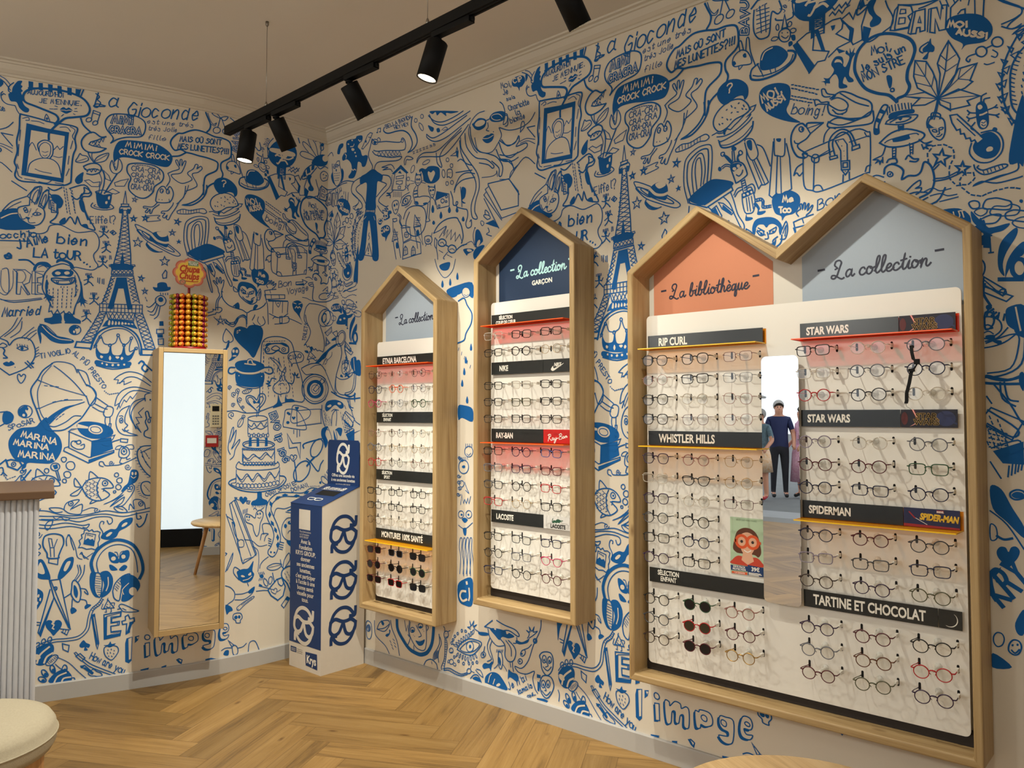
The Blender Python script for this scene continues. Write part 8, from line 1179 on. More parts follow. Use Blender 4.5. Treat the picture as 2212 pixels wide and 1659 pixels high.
bm = NB(); box(bm, (-8.5, -6, -0.12), (-8.0, 14, -0.004)); tag(finish(bm, 'threshold_slab', M['thresh']), kind='structure')
bm = NB(); box(bm, (-9.3, -6, -0.12), (-8.5, 14, -0.008)); tag(finish(bm, 'pale_paving', M['pavelight']), kind='structure')
bm = NB(); box(bm, (-60, -40, -0.14), (-9.3, 60, -0.014)); tag(finish(bm, 'ground', M['pave']), kind='structure')

# ------------------------------------------------------------------ display cabinets on the right wall
DEP = 0.161
def ring_frame(name, outer, inner, parent, m):
    """wooden frame: outline loops of (s, z) on the right wall, as deep as the cabinet; grain runs along each board"""
    bm = NB(); uv = bm.loops.layers.uv.new('UVMap')
    P = lambda q, off: (-off, q[0], q[1])
    n_ = len(outer)
    vo0 = [bm.verts.new(P(q, 0.0)) for q in outer]; vo1 = [bm.verts.new(P(q, DEP)) for q in outer]
    vi0 = [bm.verts.new(P(q, 0.0)) for q in inner]; vi1 = [bm.verts.new(P(q, DEP)) for q in inner]
    u0 = 0.0
    for i in range(n_):
        j = (i + 1) % n_; ln = math.dist(outer[i], outer[j])
        for a, b, w_ in ((vo1, vi1, .03), (vi0, vo0, .03), (vo0, vo1, DEP), (vi1, vi0, DEP)):
            f = bm.faces.new([a[i], a[j], b[j], b[i]]); vv = random.random() * 5
            for l, q in zip(f.loops, ((u0, vv), (u0 + ln, vv), (u0 + ln, vv + w_), (u0, vv + w_))): l[uv].uv = q
        u0 += ln + 1.7
    o = finish(bm, name, m, parent)
    return bevel_mod(o, 0.006, 3, 30)

def flatR(name, parent, m, s, z, off, draw):
    """flat printed drawing on a plane of the right wall"""
    bm = NB(); draw(bm); place2d(bm, MR(s, z, off)); return finish(bm, name, m, parent, recalc=False)

def roundrect(x0, y0, x1, y1, r, n=6):
    out = []
    for cx_, cy_, a0 in ((x1 - r, y1 - r, 0), (x0 + r, y1 - r, 90), (x0 + r, y0 + r, 180), (x1 - r, y0 + r, 270)):
        for k in range(n + 1):
            a = R(a0 + 90 * k / n); out.append((cx_ + r * math.cos(a), cy_ + r * math.sin(a)))
    return out

def plate(bm, pts2, s, z, off0, off1, mi=0, sidemi=None):
    """solid sheet with a 2D outline on the right wall, between two distances from the wall"""
    m_ = MR(s, z, off0); prism(bm, [m_ @ Vector((p[0], p[1], 0)) for p in pts2], (off0 - off1, 0, 0), mi, sidemi)

def strokes(bm, data, w, ox, oy, sc, mi=0, z=0.0):
    for st in data:
        Q = catmull([(ox + x * sc, oy + y * sc) for x, y in st], False, 8); ribbon(bm, Q, w, False, z, mi)

# hand-drawn script lettering: strokes on a 100-unit grid, baseline at 0
SCR = {
 'L': (70, [[(24, 64), (14, 78), (22, 98), (42, 102), (52, 88), (44, 64), (34, 36), (24, 12), (8, -2), (-6, 4), (-2, 17), (14, 16), (34, 2), (52, -8), (66, -2)], [(16, 52), (30, 58)]]),
 'a': (40, [[(34, 34), (24, 42), (10, 36), (2, 18), (6, 2), (16, 2), (28, 16), (36, 38), (32, 14), (38, 1), (50, 12)]]),
 'c': (34, [[(32, 32), (26, 42), (12, 38), (2, 20), (6, 4), (18, 0), (30, 6), (42, 16)]]),
 'o': (38, [[(28, 38), (14, 42), (2, 24), (4, 6), (16, 0), (30, 12), (34, 30), (26, 40), (22, 34), (30, 30), (46, 36)]]),
 'l': (26, [[(2, 12), (18, 40), (30, 72), (32, 92), (24, 94), (16, 76), (10, 40), (8, 14), (14, 0), (24, 4), (34, 14)]]),
 'e': (32, [[(2, 16), (20, 22), (30, 34), (24, 43), (12, 38), (4, 20), (8, 3), (20, 0), (32, 8), (42, 18)]]),
 't': (26, [[(6, 14), (18, 48), (26, 84), (18, 48), (12, 14), (16, 0), (26, 4), (36, 14)], [(4, 50), (34, 56)]]),
 'i': (22, [[(4, 16), (16, 42), (10, 14), (14, 0), (24, 4), (32, 14)], [(21, 62), (22, 65)]]),
 'n': (44, [[(2, 20), (12, 42), (8, 18), (4, 0), (12, 24), (26, 42), (34, 36), (30, 12), (36, 0), (46, 6), (54, 16)]]),
 'b': (36, [[(4, 14), (20, 46), (30, 80), (28, 94), (20, 88), (10, 50), (6, 14), (12, 0), (24, 4), (32, 22), (28, 36), (36, 34), (46, 38)]]),
 'h': (42, [[(4, 14), (18, 46), (28, 80), (26, 94), (18, 86), (10, 44), (4, 0), (12, 24), (24, 42), (32, 34), (28, 10), (34, 0), (46, 12)]]),
 'q': (38, [[(34, 36), (22, 42), (8, 34), (2, 16), (8, 2), (20, 8), (34, 40), (28, 0), (22, -34), (30, -40), (36, -24), (36, -6), (48, 12)]]),
 'u': (42, [[(2, 18), (12, 42), (8, 14), (14, 0), (26, 12), (34, 42), (30, 14), (36, 0), (48, 14)]]),
 ' ': (26, []), '-': (46, [[(2, 32), (38, 34)]]),
 'è': (32, [[(2, 16), (20, 22), (30, 34), (24, 43), (12, 38), (4, 20), (8, 3), (20, 0), (32, 8), (42, 18)], [(16, 72), (26, 58)]]),
}
GAP = 5
def script(bm, s, x0, x1, y, tilt, w, mi=0):
    adv = sum(SCR[c][0] + GAP for c in s); sc = (x1 - x0) / adv; x = x0
    for c in s:
        for st in SCR[c][1]:
            Q = [(x + px * sc, y + py * sc + (x + px * sc - x0) * tilt) for px, py in st]
            ribbon(bm, catmull(Q, False, 7), w, False, 0, mi)
        x += (SCR[c][0] + GAP) * sc

def house(sL, sR, zb, zs, za, gables=1, zv=None):
    if gables == 1: return [(sL, zb), (sR, zb), (sR, zs), ((sL + sR) / 2, za), (sL, zs)]
    sm = 1.2145; return [(sL, zb), (sR, zb), (sR, zs), ((sm + sR) / 2, za), (sm, zv), ((sL + sm) / 2, za), (sL, zs)]

def pegboard(parent, sL, sR, z0, z1, cols, zrows, skip):
    bm = NB(); sc_, zc_ = (sL + sR) / 2, (z0 + z1) / 2; w_, h_ = sL - sR, z1 - z0
    plate(bm, roundrect(-w_ / 2, -h_ / 2, w_ / 2, h_ / 2, 0.018), sc_, zc_, 0.068, 0.075)
    for r_, z in enumerate(zrows):
        for c_, s in enumerate(cols):
            if (r_, c_) in skip: continue
            for ds in (0.0595, -0.0595):
                t = NB(); fillpoly(t, roundrect(-.0042, -.008, .0042, .020, .0041, 4), 0, 1); place2d(t, MR(s + ds, z, 0.0753))
                vm = {v: bm.verts.new(v.co) for v in t.verts}
                for f in t.faces: g = bm.faces.new([vm[v] for v in f.verts]); g.material_index = 1
                t.free()
    pb = finish(bm, 'pegboard', [M['white'], M['hole']], parent)
    for r_, z in enumerate(zrows):
        for c_, s in enumerate(cols):
            if (r_, c_) in skip: continue
            if 'peg' not in CACHE:
                t = NB(); ax = Matrix(((0, 0, -1), (0, 1, 0), (1, 0, 0)))
                lathe(t, [(0.0, 0.0), (0.012, 0.0), (0.012, 0.004), (0.006, 0.007), (0.0045, 0.012), (0.0045, 0.058), (0.006, 0.062), (0.0, 0.063)], (0, 0, 0), 10, 0, ax)
                q = local(t, 'nose_peg', M['peg'], None, True); CACHE['peg'] = q.data; bpy.data.objects.remove(q)
            q = bpy.data.objects.new('nose_peg', CACHE['peg']); COL.objects.link(q); q.parent = pb
            q.location = Vector((-0.0752, s, z + 0.003)) - Vector(parent.location)
    return pb
CACHE = {}
M['shadestrip'] = mat('painted_shade', (36, 28, 24), .6)  # dark brown that paints in the shade under the pegboards

def pediment(parent, s0, s1, pts, m, txt, tm, sub=None):
    bm = NB(); plate(bm, [((s0 + s1) / 2 - s, z) for s, z in pts], (s0 + s1) / 2, 0, 0.020, 0.0215); o = finish(bm, 'pediment_panel', m, parent)
    def draw(b): txt(b)
    flatR('lettering', o, tm, (s0 + s1) / 2, 0, 0.0222, draw)
    return o

Z12 = [1.738, 1.655, 1.570]
def rows(*tops): return [t - 0.0832 * k for t, n_ in tops for k in range(n_)]
ZA = rows((1.736, 3), (1.402, 3), (1.070, 3), (0.732, 3))
ZB = rows((1.900, 2), (1.651, 3), (1.324, 4), (0.902, 3))
ZCc = rows((1.736, 4), (1.321, 6), (0.734, 3))
ZD = rows((1.742, 3), (1.405, 3), (1.066, 3), (0.731, 3))
CA, CB, CC, CD = (3.617, 3.430, 3.243), (2.686, 2.501, 2.316), (1.753, 1.566, 1.381), (1.083, 0.893, 0.705)
SKC = {(7, 2), (8, 2), (9, 2)}

def cabinet(sL, sR, zb, zs, za, t, label, zv=None, gables=1):
    root = empty('display_cabinet', (0, (sL + sR) / 2, zb), 0, label, 'cabinet', 'gabled oak display cabinets on the wall')
    out = house(sL, sR, zb, zs, za, gables, zv)
    k = t * 1.03
    if gables == 1: inn = house(sL - t, sR + t, zb + t + .002, zs - .015, za - .033)
    else:
        inn = house(sL - t, sR + t, zb + t + .002, zs - .016, za - .030, 2, zv - .041)
    ring_frame('frame', out, inn, root, M['oak'])
    bm = NB(); c = (sL + sR) / 2
    plate(bm, [(c - s, z) for s, z in inn[::-1]], c, 0, 0.002, 0.020); finish(bm, 'back_panel', M['board'], root)
    bm = NB(); box(bm, (-.064, sR + t + .004, zb + t + .003), (-.021, sL - t - .004, zb + .072)); finish(bm, 'shade_strip', M['shadestrip'], root)  # dark strip standing in for the shade below the pegboard
    return root, inn

# leftmost
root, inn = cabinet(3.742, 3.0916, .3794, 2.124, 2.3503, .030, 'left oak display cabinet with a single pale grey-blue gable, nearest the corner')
pediment(root, 3.681, 3.153, [(3.681, 1.88), (3.153, 1.88), (3.153, 2.138), (3.417, 2.318), (3.681, 2.138)], M['greyblue'],
         lambda b: (script(b, '-', -.178, -.148, 2.058, .0, .007), script(b, 'La collection', -.140, .152, 2.034, .03, .0055), script(b, '-', .160, .190, 2.062, .0, .007)), M['script'])
pegboard(root, 3.693, 3.140, .443, 1.932, CA, ZA, set())
# tall navy
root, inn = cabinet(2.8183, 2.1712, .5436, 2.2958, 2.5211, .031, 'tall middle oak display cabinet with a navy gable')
def _navy(b):
    script(b, '-', -.190, -.158, 2.228, .0, .009); script(b, 'La collection', -.145, .170, 2.203, .035, .0072); script(b, '-', .186, .222, 2.236, .0, .009)
    text2d(b, 'GARÇON', -.046, 2.155, .032, 1, 0, .95, 'LEFT', .0012, 0, .03)
pediment(root, 2.765, 2.224, [(2.765, 2.03), (2.224, 2.03), (2.224, 2.305), (2.4945, 2.489), (2.765, 2.305)], M['navy'], _navy, [M['mint'], M['letter']])
pegboard(root, 2.772, 2.219, .620, 2.080, CB, ZB, set())
# widest
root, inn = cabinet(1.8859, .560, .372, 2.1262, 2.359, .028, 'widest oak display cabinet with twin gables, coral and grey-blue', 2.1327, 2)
pediment(root, 1.834, 1.287, [(1.834, 1.88), (1.287, 1.88), (1.287, 2.115), (1.553, 2.331), (1.834, 2.137)], M['coral'],
         lambda b: (script(b, '-', -.235, -.205, 2.028, .0, .008), script(b, 'La bibliothèque', -.190, .172, 2.010, .02, .0062), script(b, '-', .190, .222, 2.045, .0, .008)), M['script'])
pediment(root, 1.170, .602, [(1.170, 1.88), (.602, 1.88), (.602, 2.137), (.888, 2.331), (1.170, 2.115)], M['greyblue'],
         lambda b: (script(b, '-', -.222, -.190, 2.035, .0, .008), script(b, 'La collection', -.168, .168, 2.018, .025, .0062), script(b, '-', .186, .220, 2.055, .0, .008)), M['script'])
pegboard(root, 1.840, .612, .437, 1.934, CC + CD, [0], {(0, i) for i in range(6)})
pb = [c for c in root.children if c.name.startswith('pegboard')][0]
def more_slots(cols, zr, skip):
    bm = NB(); bm.from_mesh(pb.data)
    for r_, z in enumerate(zr):
        for c_, s in enumerate(cols):
            if (r_, c_) in skip: continue
            for ds in (0.0595, -0.0595):
                t = NB(); fillpoly(t, roundrect(-.0042, -.008, .0042, .020, .0041, 4), 0, 1); place2d(t, MR(s + ds, z, 0.0753))
                vm = {v: bm.verts.new(v.co - Vector(root.location)) for v in t.verts}
                for f in t.faces: g = bm.faces.new([vm[v] for v in f.verts]); g.material_index = 1
                t.free()
            q = bpy.data.objects.new('nose_peg', CACHE['peg']); COL.objects.link(q); q.parent = pb
            q.location = Vector((-0.0752, s, z + 0.003)) - Vector(root.location)
    bm.to_mesh(pb.data); bm.free()
more_slots(CC, ZCc, SKC); more_slots(CD, ZD, set())

# ------------------------------------------------------------------ header signs and coloured ledges
def header(sL, sR, z0, z1, txt, label, group, ledge=None, logo=None, tsize=.040, tx=.034, two=None, sx=.72):
    c = (sL + sR) / 2; w_ = sL - sR; h_ = z1 - z0
    root = empty('header_sign', (-.075, c, z0), 0, label, 'sign', group)
    bm = NB(); lw = (sL - logo[0]) if logo else w_
    plate(bm, [(-w_ / 2, 0), (-w_ / 2 + lw, 0), (-w_ / 2 + lw, h_), (-w_ / 2, h_)], c, z0, 0.087, 0.090)
    for s in (sL - .04, sR + .04): box(bm, (-.087, s - .006, z0 + .02), (-.0755, s + .006, z0 + .035))
    finish(bm, 'plate', M['sign'], root)
    def draw(b):
        if two:
            cx_ = -w_ / 2 + two[2]
            text2d(b, two[0], cx_, h_ * .56, tsize * .62, 0, 0, sx, 'CENTER', .0009); text2d(b, two[1], cx_, h_ * .14, tsize * .62, 0, 0, sx, 'CENTER', .0009)
        else: text2d(b, txt, -w_ / 2 + tx, (h_ - tsize * .70) / 2, tsize, 0, 0, sx, 'LEFT', .0015)
    flatR('lettering', root, M['letter'], c, z0, 0.0906, draw)
    if logo:
        bm = NB()
        plate(bm, [(-w_ / 2 + lw + .002, 0), (w_ / 2, 0), (w_ / 2, h_), (-w_ / 2 + lw + .002, h_)], c, z0, 0.087, 0.0902)
        finish(bm, 'logo_plate', logo[1], root)
        b = NB(); logo[2](b, lw / 2, h_, w_ - lw); place2d(b, MR(c, z0, 0.0908)); finish(b, 'logo_print', logo[3], root, recalc=False)
    if ledge:
        mm_, ee = ledge; zt = z0 - .002
        bm = NB(); d0, d1 = .0765, .168; x0, x1 = sR - .008, sL + .003
        box(bm, (-d1, x0 + .004, zt - .003), (-d0, x1 - .0, zt), 0)
        box(bm, (-d0, x0, zt - .003), (-.0755, x1, zt + h_ * .98), 0)
        box(bm, (-d1 - .0016, x0 + .004, zt - .0036), (-d1, x1 + .0005, zt + .0006), 1)
        box(bm, (-d1, x0 + .0025, zt - .0036), (-d0, x0 + .004, zt + .0006), 1)
        box(bm, (-d1, x1, zt - .0036), (-d0, x1 + .0015, zt + .0006), 1)
        finish(bm, 'ledge', [mm_, ee], root)
    return root
OR = (M['orange'], M['orangeedge']); YE = (M['yellow'], M['yellowedge'])
GA, GB, GC, GD = 'header signs in the left cabinet', 'header signs in the tall navy-topped cabinet', 'header signs under the coral gable', 'header signs under the wide grey-blue gable'
a0, a1 = 3.678, 3.155
header(a0, a1, 1.790, 1.845, 'ETNIA BARCELONA', 'black header sign above an orange ledge at the top of the left cabinet', GA, OR, tx=.052, tsize=.046)
header(a0, a1, 1.458, 1.519, '', 'black header sign reading SÉLECTION ENFANT in the left cabinet', GA, two=('SÉLECTION', 'ENFANT', .098))
header(a0, a1, 1.125, 1.185, '', 'black header sign reading SÉLECTION SPORT in the left cabinet', GA, two=('SÉLECTION', 'SPORT', .098))
header(a0, a1, .780, .843, 'MONTURES 100% SANTÉ', 'black header sign above a yellow ledge and sunglasses in the left cabinet', GA, YE, tx=.052, tsize=.046, sx=.70)
b0, b1 = 2.755, 2.235
header(b0, b1, 1.955, 2.014, '', 'black header sign reading SÉLECTION COUP DE CŒUR in the navy-topped cabinet', GB, OR, two=('SÉLECTION', 'COUP DE CŒUR', .098))
def _swoosh(b, x, h_, w_):
    P = [(x - .040, .013), (x - .030, .006), (x - .012, .012), (x + .040, .042), (x - .010, .022), (x - .024, .020), (x - .027, .030), (x - .036, .022)]
    fillpoly(b, catmull(P, True, 5), 0, 0); text2d(b, 'NIKE', x - .022, .028, .024, 0, 0.0001, .8, 'LEFT', .0012, .25)
header(b0, b1, 1.707, 1.770, 'NIKE', 'black header sign with a white swoosh logo in the navy-topped cabinet', GB, None, (2.414, M['sign'], _swoosh, M['letter']), tx=.055, tsize=.038)
def _rb(b, x, h_, w_):
    S = [[(0, 0), (8, 40), (10, 60)], [(-2, 52), (8, 62), (24, 62), (26, 46), (10, 34), (30, 8), (38, 10)], [(56, 26), (46, 32), (40, 20), (46, 10), (56, 22), (58, 12), (64, 14)], [(66, 30), (68, 16), (78, 20), (82, 34), (76, 0), (66, -16), (62, -6), (90, 26)], [(92, 28), (104, 30)], [(112, 18), (120, 66)], [(110, 62), (130, 72), (138, 58), (120, 46), (140, 40), (138, 24), (114, 18)], [(162, 44), (152, 48), (148, 36), (154, 28), (164, 42), (166, 32)], [(172, 50), (172, 34), (180, 52), (186, 50), (186, 38), (194, 44)]]
    for st in S: ribbon(b, catmull([(x - .058 + p[0] * .0006, .010 + p[1] * .00052) for p in st], False, 5), .0035, False, 0, 0)
header(b0, b1, 1.366, 1.432, 'RAY-BAN', 'black header sign with a bright red logo plate in the navy-topped cabinet', GB, OR, (2.414, M['redsign'], _rb, M['letter']), tx=.032, tsize=.038)
def _croc(b, x, h_, w_):
    P = [(-.030, .036), (-.024, .041), (-.014, .040), (-.006, .046), (.006, .047), (.018, .043), (.030, .044), (.030, .041), (.014, .039), (.026, .037), (.012, .034), (.010, .029), (.004, .031), (-.006, .030), (-.010, .026), (-.014, .030), (-.022, .029), (-.030, .026), (-.034, .031), (-.028, .050), (-.033, .046), (-.037, .032)]
    fillpoly(b, catmull([(x + p[0], p[1] + .002) for p in P], True, 3), 0, 0); text2d(b, 'LACOSTE', x, .006, .025, 1, 0, .85, 'CENTER', .0010)
header(b0, b1, .958, 1.021, 'LACOSTE', 'black header sign with a white crocodile logo plate in the navy-topped cabinet', GB, None, (2.414, M['greylogo'], _croc, [mat('logo_green', (40, 84, 62), .5), M['blacksoft']]), tx=.034, tsize=.038)
c0, c1 = 1.824, 1.303
header(c0, c1, 1.787, 1.845, 'RIP CURL', 'black header sign above a yellow ledge at the top under the coral gable', GC, YE, tx=.052, tsize=.046)
header(c0, c1, 1.372, 1.433, 'WHISTLER HILLS', 'black header sign above a yellow ledge midway down under the coral gable', GC, YE, tx=.052, tsize=.049)
header(c0, c1, .786, .847, '', 'black header sign reading SÉLECTION ENFANT under the coral gable', GC, two=('SÉLECTION', 'ENFANT', .092), tsize=.045)
d0, d1 = 1.155, .627
M['space'] = noisy('space_print', (26, 12, 16), (18, 22, 46), 14, .4)
M['spidernavy'] = mat('navy_print', (22, 28, 72), .4); M['spiderred'] = mat('red_print', (150, 26, 30), .4); M['logoyellow'] = mat('yellow_print', (226, 182, 40), .5); M['logogold'] = mat('gold_print', (150, 120, 60), .5); M['lightred'] = mat('light_red_print', (250, 170, 160), .5)
def _space(b, x, h_, w_):
    fillpoly(b, [(x - w_ * .30, h_), (x - w_ * .24, h_), (x - w_ * .16, .026), (x - w_ * .20, .024)], 0, 1); fillpoly(b, [(x - w_ * .285, h_), (x - w_ * .262, h_), (x - w_ * .17, .026), (x - w_ * .187, .026)], .0002, 2)
    fillpoly(b, [(x - w_ * .33, .003), (x - w_ * .20, .018), (x - w_ * .21, .013)], .0002, 2); fillpoly(b, [(x + w_ * .16, h_ * .72), (x + w_ * .49, .016), (x + w_ * .49, .009)], .0002, 3)
    fillpoly(b, ellipse(x + w_ * .30, h_ * .5, w_ * .17, h_ * .42), 0, 3); fillpoly(b, ellipse(x - w_ * .42, h_ * .5, w_ * .06, h_ * .36), 0, 1)
    for dz, m_ in ((.0003, 0), (.0005, 4)):
        k = .0017 if m_ == 0 else 0.0
        text2d(b, 'STAR', x - .006, h_ * .50, .026, m_, dz, 1.1, 'CENTER', k); text2d(b, 'WARS', x - .006, h_ * .16, .026, m_, dz, 1.1, 'CENTER', k)
SPM = [M['logogold'], mat('dark_red_print', (84, 16, 18), .5), M['lightred'], mat('deep_blue_print', (30, 40, 84), .5), M['blacksoft']]
header(d0, d1, 1.787, 1.848, 'STAR WARS', 'black header sign above an orange ledge at top right in the widest cabinet', GD, OR, (.806, M['space'], _space, SPM), tx=.024, tsize=.040)
header(d0, d1, 1.458, 1.520, 'STAR WARS', 'black header sign without a ledge beside the small cabinet mirror, dark space picture', GD, None, (.806, M['space'], _space, SPM), tx=.024, tsize=.040)
def _spider(b, x, h_, w_):
    fillpoly(b, [(x - w_ / 2 + .002, 0), (x + w_ / 2 - .001, 0), (x + w_ / 2 - .001, .006), (x - w_ / 2 + .002, .010)], 0, 1)
    fillpoly(b, [(x + .018, h_ * .80), (x + .040, h_ * .80), (x + .040, h_ * .95), (x + .018, h_ * .95)], 0, 1); text2d(b, 'MARVEL', x + .029, h_ * .82, .0085, 2, .0002, .7, 'CENTER', .0004)
    text2d(b, 'SPIDER-MAN', x + .024, h_ * .38, .030, 0, .0002, .70, 'CENTER', .0016, .2, -.04)
    ribbon(b, [(x - .055, .034), (x - .012, .010)], .0016, False, .0002, 2); ribbon(b, [(x - .068, .050), (x - .050, .030)], .004, False, .0002, 1)
header(d0, d1, 1.117, 1.181, 'SPIDERMAN', 'black header sign with a navy picture plate and yellow lettering above a yellow ledge', GD, YE, (.803, M['spidernavy'], _spider, [M['logoyellow'], M['spiderred'], M['letter']]), tx=.024, tsize=.040)
def _moon(b, x, h_, w_):
    A = [(x + .024 * math.cos(R(a)), .031 + .024 * math.sin(R(a))) for a in range(-125, 61, 12)]; B = [(x - .002 + .0235 * math.cos(R(a)), .0325 + .0235 * math.sin(R(a))) for a in range(55, -122, -12)]
    fillpoly(b, A + B, 0, 0)
header(d0, d1, .785, .848, 'TARTINE ET CHOCOLAT', 'lowest black header sign at right with a white crescent in the widest cabinet', GD, None, (.700, M['sign'], _moon, M['letter']), tx=.036, tsize=.050, sx=.68)

# ------------------------------------------------------------------ small mirror and poster in the widest cabinet
root = empty('cabinet_mirror', (-.085, 1.229, .785), 0, 'small round-cornered strip mirror between the two halves of the widest cabinet', 'mirror')
bm = NB(); plate(bm, roundrect(-.073, -.473, .073, .473, .020), 1.229, 1.255, .106, .110); finish(bm, 'glass', M['mirror'], root)
bm = NB()
for z in (.86, 1.255, 1.65): box(bm, (-.106, 1.215, z - .015), (-.0755, 1.243, z + .015))
finish(bm, 'standoff', M['steel'], root)

root = empty('poster', (-.08, 1.385, .868), 0, 'small upright poster of a child in huge orange goggles, pinned under the coral gable', 'poster')
PX, PZ = 1.3855, .980
bm = NB(); plate(bm, [(-.069, -.112), (.069, -.112), (.069, .112), (-.069, .112)], PX, PZ, .0768, .0778); finish(bm, 'sheet', mat('mint_paper', (176, 200, 168), .5), root)
pm = [mat('hair_brown', (92, 48, 26), .6), mat('print_skin', (222, 170, 140), .6), mat('print_orange', (216, 84, 34), .5), M['cardnavy'], M['letter'], mat('print_dark', (50, 34, 30), .5), mat('print_red', (196, 64, 40), .5), mat('print_greygreen', (136, 158, 128), .6)]
bm = NB(); E_ = lambda *a, m, z=0.0: fillpoly(bm, ellipse(*a), z, m)
fillpoly(bm, catmull([(-.058, -.012), (-.052, .020), (-.040, .055), (-.012, .072), (.020, .070), (.044, .050), (.056, .014), (.060, -.020), (.048, -.038), (.030, -.030), (-.030, -.030), (-.046, -.026)], True, 4), 0, 0)
fillpoly(bm, catmull([(-.060, -.058), (-.036, -.040), (.0, -.044), (.040, -.040), (.062, -.056), (.064, -.075), (-.062, -.075)], True, 4), .0002, 6)
fillpoly(bm, [(-.014, -.020), (.020, -.020), (.030, -.056), (.004, -.072), (-.022, -.056)], .0003, 1)
fillpoly(bm, catmull([(-.028, .040), (.004, .056), (.034, .040), (.036, .004), (.022, -.026), (.004, -.034), (-.016, -.026), (-.028, .004)], True, 4), .0004, 1)
for x in (-.020, .026): k = .00006 * (x > 0); E_(x, .018, .029, .029, 0, m=2, z=.0006 + k); E_(x, .018, .017, .018, 0, m=1, z=.0008 + k); E_(x, .018, .006, .006, 0, m=5, z=.0010 + k)
fillpoly(bm, [(-.052, .022), (-.044, .026), (-.044, .014), (-.052, .012)], .0006, 2); fillpoly(bm, [(.060, .022), (.050, .026), (.050, .014), (.060, .012)], .0006, 2)
ribbon(bm, catmull([(-.010, -.016), (.004, -.022), (.018, -.015)], False, 4), .0035, False, .0006, 4)
fillpoly(bm, [(-.069, -.080), (.004, -.078), (.004, -.098), (-.067, -.100)], .0006, 3); fillpoly(bm, [(-.064, -.104), (.002, -.102), (.002, -.112), (-.064, -.112)], .0006, 2)
fillpoly(bm, [(.004, -.072), (.069, -.076), (.069, -.112), (.004, -.112)], .0007, 3)
text2d(bm, 'KRYS PACK', -.032, -.088, .0105, 4, .0009, .95, 'CENTER', .0004); text2d(bm, 'PROTECTION', -.032, -.097, .0095, 4, .0009, .95, 'CENTER', .0004)
text2d(bm, '39€', .036, -.094, .022, 4, .0009, .95, 'CENTER', .0007); text2d(bm, '+ LA GARANTIE', -.031, -.110, .0072, 4, .0009, .9, 'CENTER', .0002)
for k, w_ in enumerate((.024, .026, .020)): fillpoly(bm, [(.008, -.1005 - k * .004), (.010 + w_ * 2, -.1005 - k * .004), (.010 + w_ * 2, -.103 - k * .004), (.008, -.103 - k * .004)], .0009, 4)
text2d(bm, 'QUOI QUE VOUS FASSIEZ', 0, .100, .0088, 7, .0003, .85, 'CENTER', .0002); text2d(bm, 'ON EST LÀ', 0, .088, .0088, 7, .0003, .85, 'CENTER', .0002) if False else None
place2d(bm, MR(PX, PZ, .0782)); finish(bm, 'printed_picture', pm, root, recalc=False)

# ------------------------------------------------------------------ spectacles
def lens_outline(kind, n=26):
    W_, H_ = .0252, .0214
    if kind == 'R': P = [(W_ * .93 * math.cos(2 * math.pi * k / n), H_ * 1.0 * math.sin(2 * math.pi * k / n)) for k in range(n)]
    elif kind == 'S':
        P = []
        for k in range(n):
            a = 2 * math.pi * k / n; c, s = math.cos(a), math.sin(a); e = .52
            x = math.copysign(abs(c) ** e, c) * W_; y = math.copysign(abs(s) ** e, s) * H_ * .86
            P.append((x * (1 + .07 * (y / H_)), y))
    elif kind == 'H':
        base = [(1, .05), (.62, .86), (-.62, .86), (-1, .05), (-.58, -.92), (.58, -.92)]
        P = catmull([(x * W_ * .97, y * H_) for x, y in base], True, 5)
        P = [((p[0] * .5 + q[0] * .5), (p[1] * .5 + q[1] * .5)) for p, q in zip(P, P[1:] + P[:1])]
    else:
        P = catmull([(x * W_, y * H_) for x, y in [(1.10, .55), (.5, .82), (-.5, .72), (-.95, .35), (-.82, -.5), (-.2, -.92), (.5, -.80), (.95, -.15)]], True, 4)
    return P

def frame_mesh(kind, thin):
    bm = NB(); r = .00095 if thin else .0017; cx_ = .0343
    for sgn in (-1, 1):
        P = [(sgn * (x + cx_), 0.0, y - .003) for x, y in lens_outline(kind)]
        tube(bm, P, r, 6, True)
        if not thin:
            Pu = [p for p in P if p[2] > .006]; Pu.sort(key=lambda p: p[0]); tube(bm, Pu, .0021, 6)
        tube(bm, [(sgn * (.0343 + .0228), 0, .006), (sgn * .0645, .001, .0065), (sgn * .0665, .006, .0065)], r * 1.35, 6)
        tube(bm, [(sgn * .0095, 0, -.002), (sgn * .0085, .004, -.006), (sgn * .007, .006, -.009)], .0012, 5); 
    tube(bm, [(-.0115, 0, .003), (-.006, -.001, .0062), (0, -.0015, .0072), (.006, -.001, .0062), (.0115, 0, .003)], r * (1.0 if thin else 1.45), 6)
    return bm
def lens_mesh(kind, sgn):
    bm = NB(); P = [(sgn * (x * .97 + .0343), y * .97 - .003) for x, y in lens_outline(kind)]
    a = [bm.verts.new((p[0], -.0005, p[1])) for p in P]; b = [bm.verts.new((p[0], .0007, p[1])) for p in P]; n_ = len(P)
    bm.faces.new(a); bm.faces.new(b[::-1])
    for i in range(n_): bm.faces.new([a[i], b[i], b[(i + 1) % n_], a[(i + 1) % n_]])
    return bm
def temple_mesh(sgn, thin):
    bm = NB(); r = .0010 if thin else .0016
    tube(bm, [(sgn * .0665, .005, .0065), (sgn * .0655, .03, .0062), (sgn * .0615, .055, .0052), (sgn * .0595, .0742, .0046)], [r * 1.2, r, r, r * 1.3], 6)
    return bm
def tag_mesh():
    bm = NB(); box(bm, (.0595, .036, .0), (.0675, .064, .0125), 0); box(bm, (.0588, .042, .004), (.0597, .058, .009), 1); return bm
